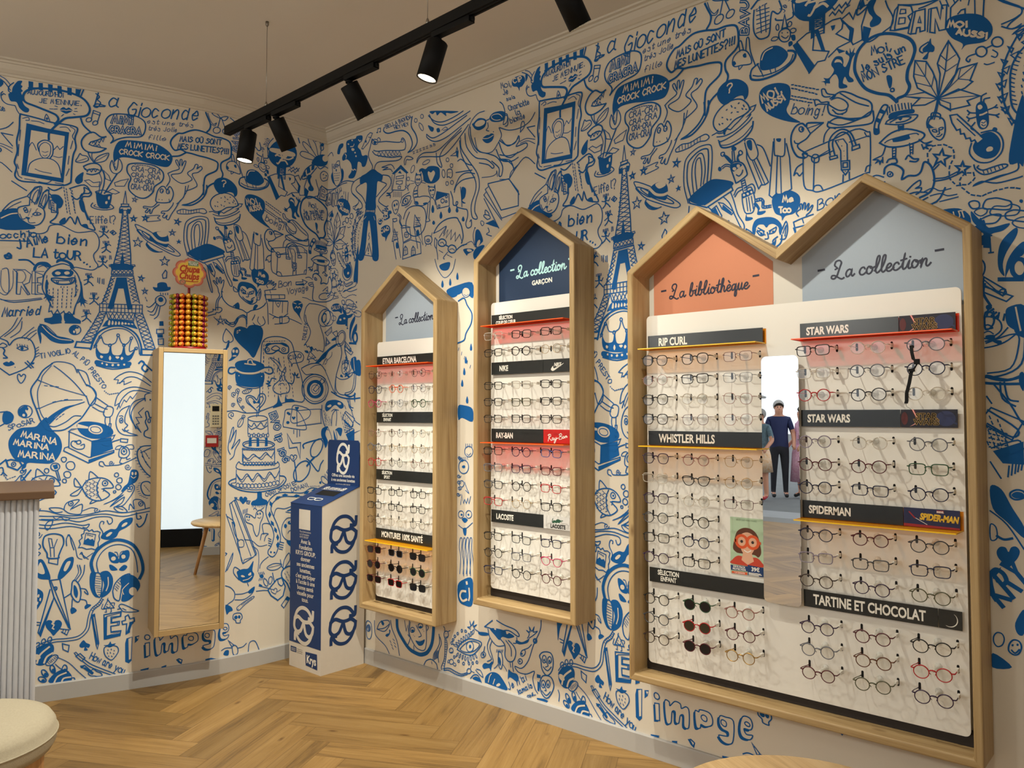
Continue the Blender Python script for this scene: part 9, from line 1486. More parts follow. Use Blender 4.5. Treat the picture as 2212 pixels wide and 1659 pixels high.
def glass_meshes(kind, thin, sun=False):
    key = (kind, thin)
    if key not in CACHE:
        def m_(b, nm, mats):
            bmesh.ops.recalc_face_normals(b, faces=b.faces[:]); me = bpy.data.meshes.new(nm); b.to_mesh(me); b.free()
            for x in mats: me.materials.append(x)
            return me
        CACHE[key] = [('frame', m_(frame_mesh(kind, thin), 'frame', [M['black']])), ('lens', m_(lens_mesh(kind, -1), 'lens', [M['lens']])), ('lens', m_(lens_mesh(kind, 1), 'lens', [M['lens']])),
                      ('temple', m_(temple_mesh(-1, thin), 'temple', [M['black']])), ('temple', m_(temple_mesh(1, thin), 'temple', [M['black']])), ('price_tag', m_(tag_mesh(), 'price_tag', [M['tag'], M['tagprint']]))]
    return CACHE[key]
FC = {'k': ('black', (18, 17, 19)), 'n': ('navy', (24, 30, 62)), 'b': ('blue', (44, 70, 128)), 'r': ('red', (176, 26, 34)), 'w': ('burgundy', (84, 18, 32)), 'p': ('violet', (50, 28, 62)),
      'm': ('magenta', (190, 50, 96)), 'o': ('orange', (226, 92, 40)), 't': ('tortoiseshell', (96, 50, 24)), 'g': ('grey', (104, 106, 114)), 'v': ('green', (44, 80, 52)), 'y': ('gold', (176, 140, 74)),
      'e': ('rose-gold', (150, 92, 78)), 'l': ('lilac-grey', (132, 122, 140)), 'd': ('dark brown', (50, 32, 26)), 'O': ('olive', (86, 86, 62)), 'i': ('rose-brown', (150, 100, 90)), 'G': ('dark grey', (54, 56, 62))}
FM = {k: mat('frame_' + v[0].replace(' ', '_').replace('-', '_'), v[1], .22 if k not in 'ye' else .3, 0.0 if k not in 'ye' else .8) for k, v in FC.items()}
FC['c'] = ('clear', None); FM['c'] = clear('frame_clear', (.90, .88, .84), .12, .08, (.80, .74, .66, .30))
SH = {'R': 'round', 'S': 'rectangular', 'H': 'angular', 'C': 'cat-eye'}
ORD = ['first', 'second', 'third', 'fourth', 'fifth', 'sixth', 'seventh', 'eighth', 'ninth', 'tenth', 'eleventh', 'twelfth', 'thirteenth']
def spectacles(code, s, z, where, r_, c_, group):
    colr, kind, thin = code[0], code[1], 't' in code[2:]
    sun = 'x' in code[2:] or 'z' in code[2:]
    nm = 'sunglasses' if sun else 'eyeglasses'; small = 'fine-rimmed ' if thin else ''
    pos = ('left', 'middle', 'right')[c_]
    o = empty(nm, (-.152, s + random.uniform(-.002, .002), z + random.uniform(-.0015, .0015)), R(-90) + random.uniform(-.03, .03),
              '%s%s %s %s, %s of %s row %s' % (small, FC[colr][0], SH[kind], nm, pos, ORD[r_], where), nm, group)
    o.rotation_euler[1] = random.uniform(-.03, .03)
    for nme, me in glass_meshes(kind, thin):
        q = bpy.data.objects.new(nme, me); COL.objects.link(q); q.parent = o
        if nme in ('frame', 'temple') or (nme == 'lens' and sun):
            sl = q.material_slots[0]; sl.link = 'OBJECT'
            sl.material = FM[colr] if nme != 'lens' else (M['brownlens'] if 'z' in code else M['sunlens'])
    return o
TA = 'kHt cRt pRt|nH oR tRt|mR gRt vR|iRt tRt cR|gR yRt yRt|rH kRt eRt|kS kS kS|kS kS kS|dRt cR kRt|wSx gSx kSx|wRx kRx vRx|wSx rSx kSx'
TB = 'cS kS kS|kS kR yRt|kS cS kS|kS OS kS|kS kS kS|kS pR bS|gS pS wS|GS kR rS|rS yRt kS|kS GS nS|kR gS mC|nS kR wR'
TC = 'kH kH wSt|iRt kS gSt|kH cR eHt|kH wHt iHt|pH iR yHt|cS kC yRt|pH cR wSt|GR kR -|kS nR -|pR kS -|kR vRx iR|GR rRz wR|dR wRx yR'
TD = 'kS cR gR|cS gR nR|rR GR cR|lR cR gR|wR wR vS|nR nS nR|nR wR GR|lS GS nS|dR pR OR|pR wR kR|gR tR rR|wR OR pR'
for T, cols, zr, wh, gp in ((TA, CA, ZA, 'in the left cabinet', 'spectacles in the left cabinet'), (TB, CB, ZB, 'in the navy-topped cabinet', 'spectacles in the navy-topped cabinet'),
                            (TC, CC, ZCc, 'under the coral gable', 'spectacles under the coral gable'), (TD, CD, ZD, 'at right in the widest cabinet', 'spectacles at right in the widest cabinet')):
    for r_, row in enumerate(T.split('|')):
        for c_, code in enumerate(row.split()):
            if code != '-': spectacles(code, cols[c_], zr[r_], wh, r_, c_, gp)

# black sports strap dangling from the top right pair
root = empty('headband', (-.16, .735, 1.52), 0, 'black elastic strap with a buckle dangling over the top right spectacles', 'strap')
def strap(pts, w_):
    bm = NB(); prev = None
    for (s, z, off) in pts:
        a = [bm.verts.new((-off, s + w_, z)), bm.verts.new((-off, s - w_, z)), bm.verts.new((-off + .0015, s - w_, z)), bm.verts.new((-off + .0015, s + w_, z))]
        if prev:
            for i in range(4): bm.faces.new([prev[i], prev[(i + 1) % 4], a[(i + 1) % 4], a[i]])
        else: bm.faces.new(a)
        prev = a
    bm.faces.new(prev[::-1]); return bm
finish(strap([(.749, 1.738, .158), (.747, 1.715, .160), (.742, 1.690, .161), (.730, 1.681, .161)], .0055), 'upper_strap', M['blacksoft'], root)
finish(strap([(.748, 1.652, .162), (.756, 1.610, .162), (.765, 1.575, .161), (.766, 1.550, .160), (.768, 1.540, .160)], .0058), 'lower_strap', M['blacksoft'], root)
bm = NB(); box(bm, (-.166, .722, 1.672), (-.158, .740, 1.690)); box(bm, (-.166, .738, 1.648), (-.158, .758, 1.658)); tube(bm, [(-.161, .731, 1.674), (-.162, .738, 1.660), (-.161, .747, 1.655)], .003, 6); bevel_mod(finish(bm, 'buckle', M['black'], root), .001)
bm = NB(); tube(bm, [(-.160, .768, 1.541), (-.158, .767, 1.530), (-.154, .758, 1.524), (-.15, .752, 1.515)], .0006, 5); finish(bm, 'cord', M['black'], root)

# ------------------------------------------------------------------ wall mirror in an oak box, on the left wall
ML, MRr, MZ0, MZ1, MD = Vector((-1.139, 4.218)), Vector((-.7975, 4.1138)), .322, 1.866, .237
me_ = (MRr - ML).normalized(); mn = Vector((me_.y, -me_.x))            # right along the face, out of the wall
MC = (ML + MRr) / 2; MW = (MRr - ML).length / 2
MM = Matrix(((me_.x, 0, mn.x, MC.x), (me_.y, 0, mn.y, MC.y), (0, 1, 0, 0), (0, 0, 0, 1)))   # x right, y up, z out of the wall
root = empty('wall_mirror', (MC.x, MC.y, MZ0), 0, 'tall narrow mirror in a deep oak box on the left wall', 'mirror')
def mbox(bm, x0, x1, z0, z1, d0, d1, axis):
    fs = box(bm, (x0, z0, d0), (x1, z1, d1)); uv = bm.loops.layers.uv.verify(); o_ = random.random() * 5
    for f in fs:
        f.normal_update(); k = max(range(3), key=lambda i: abs(f.normal[i])); rest = [i for i in range(3) if i != k]
        v_ = [i for i in rest if i != axis][0] if axis in rest else rest[0]; u_ = axis if axis in rest else rest[1]
        for l in f.loops: l[uv].uv = (l.vert.co[u_] + o_, l.vert.co[v_] + o_ + k)
def mfin(bm, nm, m_):
    for v in bm.verts: v.co = MM @ v.co
    return finish(bm, nm, m_, root)
T_ = .024
bm = NB(); mbox(bm, -MW, -MW + T_, MZ0, MZ1, -MD, 0, 1); bevel_mod(mfin(bm, 'side_board', M['oak']), .0025)
bm = NB(); mbox(bm, MW - T_, MW, MZ0, MZ1, -MD, 0, 1); bevel_mod(mfin(bm, 'side_board', M['oak']), .0025)
bm = NB(); mbox(bm, -MW + T_, MW - T_, MZ1 - T_, MZ1, -MD, -.0006, 0); bevel_mod(mfin(bm, 'top_board', M['oak']), .002)
bm = NB(); mbox(bm, -MW + T_, MW - T_, MZ0, MZ0 + T_ * 1.3, -MD, -.0006, 0); bevel_mod(mfin(bm, 'bottom_board', M['oak']), .002)
bm = NB(); mbox(bm, -MW + T_, MW - T_, MZ0 + T_ * 1.3, MZ1 - T_, -MD, -MD + .01, 1); mfin(bm, 'back_board', M['black'])
bm = NB(); mbox(bm, -MW + T_ + .0025, MW - T_ - .0025, MZ0 + T_ * 1.3 + .0025, MZ1 - T_ - .0025, -.013, -.008, 1); mfin(bm, 'mirror_glass', M['mirror'])
bm = NB(); mbox(bm, -MW + T_ + .0001, MW - T_ - .0001, MZ0 + T_ * 1.3, MZ1 - T_, -.016, -.0135, 1); mfin(bm, 'shadow_gap', M['black'])

# ------------------------------------------------------------------ lollipop tower on the mirror box
LC = Vector((MC.x, MC.y)) - mn * .118 - me_ * .012; LZ = MZ1
root = empty('lollipop_stand', (LC.x, LC.y, LZ), 0, 'red lollipop tower with a flower-shaped sign on the mirror box', 'display stand')
bm = NB(); lathe(bm, [(.098, 0), (.098, .012), (.060, .016), (.055, .020), (.055, .302), (.020, .306), (.0, .306)], (LC.x, LC.y, LZ), 32); finish(bm, 'core', M['red'], root)
bm = NB()
for k in range(10): lathe(bm, [(.055, .022 + k * .0298), (.074, .024 + k * .0298), (.074, .026 + k * .0298), (.055, .028 + k * .0298)], (LC.x, LC.y, LZ), 32)
finish(bm, 'tier_ring', M['red'], root)
bm = NB(); tube(bm, [(LC.x, LC.y, LZ + .30), (LC.x, LC.y, LZ + .36)], .007, 10); finish(bm, 'pole', M['red'], root)
SM = Matrix(((me_.x, 0, mn.x, LC.x), (me_.y, 0, mn.y, LC.y), (0, 1, 0, LZ + .432), (0, 0, 0, 1)))
def flower(r, n=8, lob=.13): return [(r * (1 - lob + lob * abs(math.cos(n / 2 * a)) ** .8) * math.cos(a), r * (1 - lob + lob * abs(math.cos(n / 2 * a)) ** .8) * .93 * math.sin(a)) for a in [2 * math.pi * k / 128 for k in range(128)]]
bm = NB(); prism(bm, [SM @ Vector((p[0], p[1], .010)) for p in flower(.090)], tuple(-mn * .004) + (0,)); sg = finish(bm, 'flower_sign', M['signpink'], root)
bm = NB(); fillpoly(bm, flower(.083), 0, 1); fillpoly(bm, flower(.074), .0004, 0)
text2d(bm, 'Chupa', -.002, .006, .052, 2, .0009, .78, 'CENTER', .0022, .25, .0); text2d(bm, 'Chups', -.004, -.034, .052, 2, .0009, .78, 'CENTER', .0022, .25, .0)
ribbon(bm, catmull([(-.02, -.046), (.02, -.047), (.045, -.044)], False, 5), .005, False, .0009, 2)
fillpoly(bm, [(-.008, .042), (.046, .042), (.046, .070), (-.008, .070)], .0009, 3); text2d(bm, 'BÂTON en', .019, .058, .0125, 5, .0013, .9, 'CENTER', .0004); text2d(bm, 'PAPIER', .019, .046, .015, 5, .0013, .9, 'CENTER', .0005)
fillpoly(bm, ellipse(-.036, -.052, .017, .015), .0009, 4); fillpoly(bm, ellipse(-.036, -.052, .011, .010), .0012, 1); ribbon(bm, [(-.043, -.046), (-.029, -.058)], .003, False, .0015, 4)
face_flat(bm)
for v in bm.verts: v.co = SM @ (v.co + Vector((0, 0, .0106)))
o = finish(bm, 'sign_print', [M['signyellow'], M['signpink2'], M['signred'], M['signgreen'], M['signgrey'], M['letter']], root, recalc=False)
# 16 lollipops on each of ten tiers; the wrapper colours run in columns
def lolly_mesh():
    bm = NB(); ball(bm, (.082, 0, 0), .0148, 10, 7, 0); ax = Matrix(((0, 0, 1), (0, 1, 0), (-1, 0, 0)))
    lathe(bm, [(.004, .0950), (.0105, .0975), (.0085, .1015), (.0, .1000)], (0, 0, 0), 8, 1, ax); tube(bm, [(.056, 0, 0), (.072, 0, 0)], .0018, 6, mi=1)
    bmesh.ops.recalc_face_normals(bm, faces=bm.faces[:]); me = bpy.data.meshes.new('lollipop'); bm.to_mesh(me); bm.free(); me.materials.append(M['gold']); me.materials.append(M['gold']); return me
lm = lolly_mesh()
fa = math.atan2(mn.y, mn.x)
CN = {'gold': 'gold', 'foilo': 'orange', 'foilp': 'plum', 'foilg': 'green'}
for k in range(10):
    for j in range(16):
        rel = (j - 7.5) * 22.5          # degrees from the front, positive to the viewer's right
        if abs(rel) > 105: continue
        body = 'foilg' if -2 < j - 8 < 1 and j == 8 else ('foilp' if j >= 10 or (j <= 5 and k > 6) else ('foilo' if j in (5, 6) else 'gold'))
        if j == 4: body = 'foilg'
        q = bpy.data.objects.new('lollipop', lm); COL.objects.link(q); q.location = (LC.x, LC.y, LZ + .0255 + k * .0298); q.rotation_euler = (0, 0, fa + R(rel))
        for i, nm in enumerate((body, 'gold' if j != 4 else 'foilg')):
            q.material_slots[i].link = 'OBJECT'; q.material_slots[i].material = M[nm]
        tag(q, '%s lollipop, %s from the left in the %s tier up of the red tower' % (CN[body], ORD[j - 3], ORD[k]), 'lollipop', 'lollipops on the red tower')

# ------------------------------------------------------------------ cardboard collection box in the corner
BX0, BX1, BY0, BY1 = -.332, -.022, 3.868, 4.188
root = empty('collection_box', ((BX0 + BX1) / 2, (BY0 + BY1) / 2, 0), 0, 'tall blue and white cardboard box for collecting old glasses in the corner', 'collection box')
ZF, ZK = .970, 1.066
bm = NB()
for y in (BY0, BY1): pass
prism(bm, [(BX0, BY0, 0), (BX1, BY0, 0), (BX1, BY0, ZK), (BX1 - .045, BY0, ZK), (BX0, BY0, ZF)], (0, BY1 - BY0, 0)); finish(bm, 'body', M['cardwhite'], root)
bm = NB(); e_ = .0008
bm.faces.new([bm.verts.new(p) for p in ((BX0 - e_, BY0, .145), (BX0 - e_, BY1, .145), (BX0 - e_, BY1, ZF), (BX0 - e_, BY0, ZF))]); finish(bm, 'front_print', M['cardblue'], root, recalc=False)
sl_ = (ZK - ZF) / (BX1 - .045 - BX0)
top = lambda x, y, dz=0: (x, y, ZF + (x - BX0) * sl_ + dz)
bm = NB(); prism(bm, [top(BX0 - .002, BY0 - .002, .0008), top(BX1 - .045, BY0 - .002, .0008), top(BX1 - .045, BY1 + .002, .0008), top(BX0 - .002, BY1 + .002, .0008)], (0, 0, .003)); finish(bm, 'lid', M['cardblue'], root)
bm = NB(); bm.faces.new([bm.verts.new(p) for p in (top(BX0 + .118, BY0 + .055, .0045), top(BX0 + .178, BY0 + .055, .0045), top(BX0 + .178, BY1 - .075, .0045), top(BX0 + .118, BY1 - .075, .0045))]); finish(bm, 'slot', M['hole'], root, recalc=False)
bm = NB(); prism(bm, [(BX1 - .045, p[0], p[1]) for p in [(BY0 + .002, ZK - .02), (BY1, ZK - .02), (BY1, 1.330), (BY1 - .016, 1.346), (BY0 + .018, 1.346), (BY0 + .002, 1.330)]], (.006, 0, 0)); finish(bm, 'back_card', M['cardblue'], root)
ICON = [  # glasses inside two circling arrows, as strokes about a centre, unit radius ~1
 [(-.93, .28), (-.6, .42), (-.2, .26), (0, .20), (.25, .20), (.6, .24), (.93, .02)],
 [(-.93, .28), (-.98, -.2), (-.72, -.48), (-.35, -.40), (-.12, -.05), (0, .20)],
 [(.93, .02), (.86, -.36), (.55, -.62), (.22, -.50), (.06, -.1), (0, .20)],
 [(-.93, .28), (-.70, .72), (-.30, .98), (.15, 1.0), (.50, .84), (.78, .52)], [(.92, .92), (.86, .46), (.50, .44)],
 [(.86, -.30), (.62, -.78), (.25, -1.06), (-.15, -1.08), (-.50, -.94), (-.76, -.66)], [(-.52, -.56), (-.86, -.58), (-.90, -.98)]]
def icon(bm, x, y, sx, sy, w, mi=0, shear=0.0):
    for st in ICON: ribbon(bm, catmull([(x + (p[0]) * sx, y + p[1] * sy + shear * p[0] * sx) for p in st], False, 6), w, False, 0, mi)
BF = lambda off: Matrix(((1, 0, 0, 0), (0, 0, -1, BY0 - off), (0, 1, 0, 0), (0, 0, 0, 1)))      # white side: x = X, y = Z
BL = lambda off: Matrix(((0, 0, -1, BX0 - off), (-1, 0, 0, 0), (0, 1, 0, 0), (0, 0, 0, 1)))     # blue front: x = -Y
for zc_ in (.799, .530, .262):
    bm = NB(); icon(bm, -.176, zc_, .096, .100, .021); place2d(bm, BF(.0006)); finish(bm, 'arrow_logo', M['cardnavy'], root, recalc=False)
bm = NB(); yc = (BY0 + BY1) / 2
icon(bm, -yc - .01, .262, .100, .098, .022, 0)
for k, s in enumerate(['Avec la', 'Fondation', 'KRYS GROUP,', 'donner', 'ses anciennes', 'lunettes,', "c'est participer", "à l'accès à une", 'bonne santé', 'visuelle pour', 'tous.']): text2d(bm, s, -yc, .738 - k * .034, .036, 0, 0, .92, 'CENTER', .0008)
for k, s in enumerate(["Plus d'informations", 'sur la Fondation', 'KRYS GROUP']): text2d(bm, s, -yc - .062, .803 - k * .016, .0165, 0, 0, .9, 'LEFT', 0)
fillpoly(bm, [(-yc - .070, .822), (-yc + .045, .822), (-yc + .045, .940), (-yc - .070, .940)], 0, 0)
place2d(bm, BL(.0015)); finish(bm, 'front_lettering', M['cardwhite'], root, recalc=False)
bm = NB()
fillpoly(bm, [(-yc + .012, .032), (-yc + .128, .026), (-yc + .124, .116), (-yc + .008, .110)], 0, 0); text2d(bm, 'Krys', -yc + .068, .050, .064, 1, .0006, .8, 'CENTER', .002)
fillpoly(bm, [(-yc - .145, .088), (-yc - .085, .088), (-yc - .085, .118), (-yc - .145, .118)], 0, 0)
for k in range(3): fillpoly(bm, [(-yc - .138, .094 + k * .007), (-yc - .092, .094 + k * .007), (-yc - .092, .096 + k * .007), (-yc - .138, .096 + k * .007)], .0006, 1)
for k in range(3): fillpoly(bm, [(-yc - .078, .090 + k * .010), (-yc - .022, .090 + k * .010), (-yc - .022, .092 + k * .010), (-yc - .078, .092 + k * .010)], 0, 2)
place2d(bm, BL(.0008)); finish(bm, 'foot_print', [M['cardnavy'], M['letter'], M['tagprint']], root, recalc=False)
bm = NB(); XB = BX1 - .045 - .0007
icon(bm, -yc, 1.235, .062, .085, .017)
text2d(bm, 'Offrez une seconde vie', -yc, 1.118, .0265, 0, 0, .92, 'CENTER', .0006); text2d(bm, 'à vos anciennes lunettes', -yc, 1.090, .0265, 0, 0, .92, 'CENTER', .0006)
for k, s in enumerate(['avec la Fondation KRYS GROUP,', 'donner ses anciennes lunettes,', "c'est participer à l'accès à une bonne santé"]): text2d(bm, s, -yc, 1.062 - k * .0135 + .006, .0120, 0, 0, .92, 'CENTER', 0)
place2d(bm, Matrix(((0, 0, -1, XB), (-1, 0, 0, 0), (0, 1, 0, 0), (0, 0, 0, 1)))); finish(bm, 'card_lettering', M['letter'], root, recalc=False)
tl = math.atan(sl_); LID = Matrix(((0, math.cos(tl), -math.sin(tl), BX0 - .0015), (-1, 0, 0, 0), (0, math.sin(tl), math.cos(tl), ZF + .0048), (0, 0, 0, 1)))
bm = NB()
for x in (-.040, .030):
    P = [(-yc + x - .030, .082), (-yc + x + .030, .080), (-yc + x + .024, .058), (-yc + x - .022, .058)]; ribbon(bm, catmull(P, True, 5), .006, True, 0, 0)
ribbon(bm, [(-yc - .012, .080), (-yc + .004, .080)], .006, False, 0, 0); ribbon(bm, [(-yc - .11, .200), (-yc + .11, .200)], .002, False, 0, 0)
for x in (-.085, .085): icon(bm, -yc + x, .222, .018, .016, .005)
text2d(bm, 'DÉPOSEZ ICI', -yc, .222, .018, 0, 0, 1, 'CENTER', .0006); text2d(bm, 'VOS LUNETTES', -yc, .207, .018, 0, 0, 1, 'CENTER', .0006)
place2d(bm, LID); finish(bm, 'lid_print', M['letter'], root, recalc=False)

# ------------------------------------------------------------------ ceiling track and spotlights
RX, RZ = -1.088, 2.948
def rx(y): return -1.066 - (3.654 - y) * .026
root = empty('light_track', (RX, 1.9, RZ - .035), 0, 'long black light track hanging on wires below the ceiling', 'light track')
bm = NB(); Y0, Y1 = -.25, 3.665
prism(bm, [(rx(Y1) - .017, Y1, RZ - .040), (rx(Y1) + .017, Y1, RZ - .040), (rx(Y1) + .017, Y1, RZ), (rx(Y1) - .017, Y1, RZ)], (rx(Y0) - rx(Y1), Y0 - Y1, 0)); finish(bm, 'rail', M['black'], root)
bm = NB()
for dx in (-.007, .007): tube(bm, [(rx(Y1) + dx, Y1 - .01, RZ - .041), (rx(Y0) + dx, Y0, RZ - .041)], .0022, 6)
finish(bm, 'conductor_strip', M['blacksoft'], root)
for y in (3.290, 2.14, .9):
    bm = NB(); x = rx(y); tube(bm, [(x, y, RZ), (x, y, ZT)], .0012, 6); lathe(bm, [(.0065, 0), (.0065, .020), (.003, .028)], (x, y, RZ), 10); lathe(bm, [(.004, -.022), (.008, -.016), (.008, 0)], (x, y, ZT), 12); finish(bm, 'suspension_wire', M['steel'], root)

def spot(y, aim, label, watts, lit=True, ad=1, size=55, dirv=None, spread=.5):
    """track spotlight hanging from the rail at y, pointed at aim"""
    x = rx(y); piv = Vector((x, y, RZ - .083))
    d_ = (Vector(aim) - (piv + Vector((0, 0, -.03)))).normalized()
    root = empty('track_spotlight', tuple(piv), 0, label, 'spotlight', 'black spotlights on the track')
    bm = NB(); box(bm, (x - .015, y - .155 * (ad > 0) - .02, RZ - .062), (x + .015, y + .02 + .155 * (ad < 0), RZ - .0405)); box(bm, (x - .006, y - .185 if ad > 0 else y + .165, RZ - .058), (x + .006, y - .165 if ad > 0 else y + .185, RZ - .046)); finish(bm, 'adapter', M['black'], root)
    bm = NB(); tube(bm, [(x, y, RZ - .062), (x, y, RZ - .080)], .009, 10); lathe(bm, [(.016, 0), (.016, .006), (.010, .010)], (x, y, RZ - .074), 14); finish(bm, 'neck', M['blacksoft'], root)
    q = d_.to_track_quat('-Z', 'Y').to_matrix(); c = piv
    bm = NB(); lathe(bm, [(.0, .004), (.036, .004), (.039, .001), (.039, -.138), (.0365, -.138), (.034, -.124), (.0, -.124)], c, 32, 0, q); finish(bm, 'housing', M['black'], root)
    bm = NB(); lathe(bm, [(.0335, -.1375), (.0365, -.1372), (.0350, -.1240)], c, 32, 0, q, cap=False); lathe(bm, [(.0, -.1245), (.032, -.1245), (.0338, -.1340)], c, 32, 1, q, cap=False); finish(bm, 'lamp_face', [M['reflector'], M['bulb']], root)
    L = bpy.data.lights.new('spot', 'SPOT'); L.energy = watts; L.color = WARM; L.spot_size = R(size); L.spot_blend = spread; L.shadow_soft_size = .018
    lo = bpy.data.objects.new('lamp', L); COL.objects.link(lo); lo.parent = root
    lo.location = d_ * .142; lo.rotation_euler = d_.to_track_quat('-Z', 'Y').to_euler()
    return root
spot(3.45, (-1.38, 3.66, 0), 'black spotlight nearest the end of the track, shining straight down', W1, size=110, spread=.7)
spot(3.20, (-.02, 3.25, 1.15), 'second black spotlight from the end of the track, turned to the wall', W2, size=80, spread=.6)
spot(2.63, (-.02, 2.48, 1.3), 'black spotlight halfway along the track, turned to the navy-topped cabinet', W3, size=80, spread=.6)
spot(2.085, (-1.62, 2.75, 0), 'black spotlight with its lit face showing, fourth from the track end', W4, size=110, spread=.7)
spot(1.50, (-.02, 1.26, 1.25), 'black spotlight cut by the top edge of the photo, turned to the widest cabinet', W5, size=86, spread=.6)
spot(.55, (-1.9, .6, 0), 'added unseen black spotlight on the nearest stretch of the track, out over the seat', W6, size=110, spread=.7)  # unseen sixth spotlight, added for extra light

# unseen globe pendants, added behind the viewer to fill the room with light
for k, y in enumerate((.6, 2.6, 4.6)):
    gx, gz = -4.9, 2.55
    root = empty('added_pendant', (gx, y, ZT), 0, 'added unseen white globe pendant over the shop floor, %s one from the street window' % ('first', 'second', 'third')[k], 'added fill lamp', 'added globe pendants over the shop floor')
    bm = NB(); tube(bm, [(gx, y, gz + .17), (gx, y, ZT)], .004, 8); lathe(bm, [(.05, -.025), (.05, 0), (.0, 0)], (gx, y, ZT), 20); finish(bm, 'cord', M['black'], root)
    bm = NB(); ball(bm, (gx, y, gz), .17, 24, 16); finish(bm, 'globe', M['globe'], root)
# ------------------------------------------------------------------ counter with fluted front
cd = Vector((-.950, .312)).normalized(); cn = Vector((-cd.y, cd.x))
if cn.y > 0: cn = -cn
CP = Vector((-1.918, 3.545)); CH = 1.165
KM = Matrix(((cd.x, 0, cn.x, CP.x), (cd.y, 0, cn.y, CP.y), (0, 1, 0, 0), (0, 0, 0, 1)))   # x to the left along the front, y up, z toward the viewer
root = empty('reception_counter', (CP.x + cd.x * .6, CP.y + cd.y * .6, 0), 0, 'white fluted counter with a walnut top at the left edge', 'counter')
def kfin(bm, nm, m_, uvax=None):
    for v in bm.verts: v.co = KM @ v.co
    return finish(bm, nm, m_, root)
bm = NB(); box(bm, (.006, 0, -.55), (1.3, CH, -.012)); kfin(bm, 'carcass', M['fluted'])
bm = NB(); P = []; x = 0.0; pw = .0195
while x < 1.3:
    for a in range(0, 181, 20): P.append((x + pw / 2 - pw / 2 * math.cos(R(a)), 0, -.011 + .011 * math.sin(R(a))))
    x += pw
for a, b in zip(P, P[1:]):
    if (Vector(b) - Vector(a)).length < 1e-6: continue
    f = bm.faces.new([bm.verts.new(a), bm.verts.new(b), bm.verts.new((b[0], CH, b[2])), bm.verts.new((a[0], CH, a[2]))]); f.smooth = True
bmesh.ops.remove_doubles(bm, verts=bm.verts[:], dist=1e-5); kfin(bm, 'fluted_front', M['fluted'])
bm = NB(); box(bm, (-.052, CH, -.60), (1.34, CH + .031, .034)); boxuv(bm, 0); bevel_mod(kfin(bm, 'worktop', M['walnut']), .003)

# ------------------------------------------------------------------ round upholstered pouf, bottom left
PC = (-2.262, 3.225)
root = empty('pouf', (PC[0], PC[1], 0), 0, 'round beige fabric pouf on a wooden drum in front of the counter', 'pouf')
bm = NB(); lathe(bm, [(.0, .325), (.262, .325), (.288, .335), (.300, .358), (.302, .385), (.303, .388), (.300, .391), (.297, .415), (.283, .436), (.240, .449), (.12, .454), (.0, .455)], (*PC, 0), 64); finish(bm, 'cushion', M['boucle'], root)
bm = NB(); tube(bm, [(PC[0] + .3035 * math.cos(R(a)), PC[1] + .3035 * math.sin(R(a)), .388) for a in range(0, 360, 6)], .0028, 6, True); finish(bm, 'piping', M['boucle'], root)
bm = NB(); uv = bm.loops.layers.uv.new('UVMap'); n_ = 40; rr = .262
for k in range(n_):
    a, b = 2 * math.pi * k / n_, 2 * math.pi * (k + 1) / n_; v0 = random.random() * 9
    for r0, r1 in ((rr, rr),):
        f = bm.faces.new([bm.verts.new((PC[0] + rr * math.cos(t), PC[1] + rr * math.sin(t), z)) for t, z in ((a, 0), (b, 0), (b, .326), (a, .326))])
        for l, q in zip(f.loops, ((0, 0), (0, .04), (.326, .04), (.326, 0))): l[uv].uv = (q[0] + v0 * (k % 2 == 0) + 3, k * .041 + q[1])
f = bm.faces.new([bm.verts.new((PC[0] + rr * math.cos(2 * math.pi * k / n_), PC[1] + rr * math.sin(2 * math.pi * k / n_), 0.001)) for k in range(n_)])
finish(bm, 'drum', M['dowel'], root)

# ------------------------------------------------------------------ round table at the lower right
TCx, TCy, TR, TH = -1.052, .782, .346, .50
root = empty('round_table', (TCx, TCy, 0), 0, 'low round pale wood table at the bottom edge of the photo', 'table')
bm = NB(); uv = bm.loops.layers.uv.new('UVMap'); lathe(bm, [(.0, TH - .028), (TR - .012, TH - .028), (TR, TH - .016), (TR, TH - .006), (TR - .004, TH), (.0, TH)], (TCx, TCy, 0), 72)
for f in bm.faces:
    for l in f.loops: l[uv].uv = (l.vert.co.x * .5 + l.vert.co.y * .86 + l.vert.co.z, l.vert.co.y * .5 - l.vert.co.x * .86)
finish(bm, 'table_top', M['oakpale'], root)
for k in range(3):
    a = R(60 + 120 * k); bm = NB(); uv = bm.loops.layers.uv.new('UVMap')
    tube(bm, [(TCx + .20 * math.cos(a), TCy + .20 * math.sin(a), TH - .028), (TCx + .305 * math.cos(a), TCy + .305 * math.sin(a), 0)], [.020, .013], 12)
    for f in bm.faces:
        for l in f.loops: l[uv].uv = (l.vert.co.z, l.vert.co.x + l.vert.co.y)
    finish(bm, 'leg', M['dowel'], root)

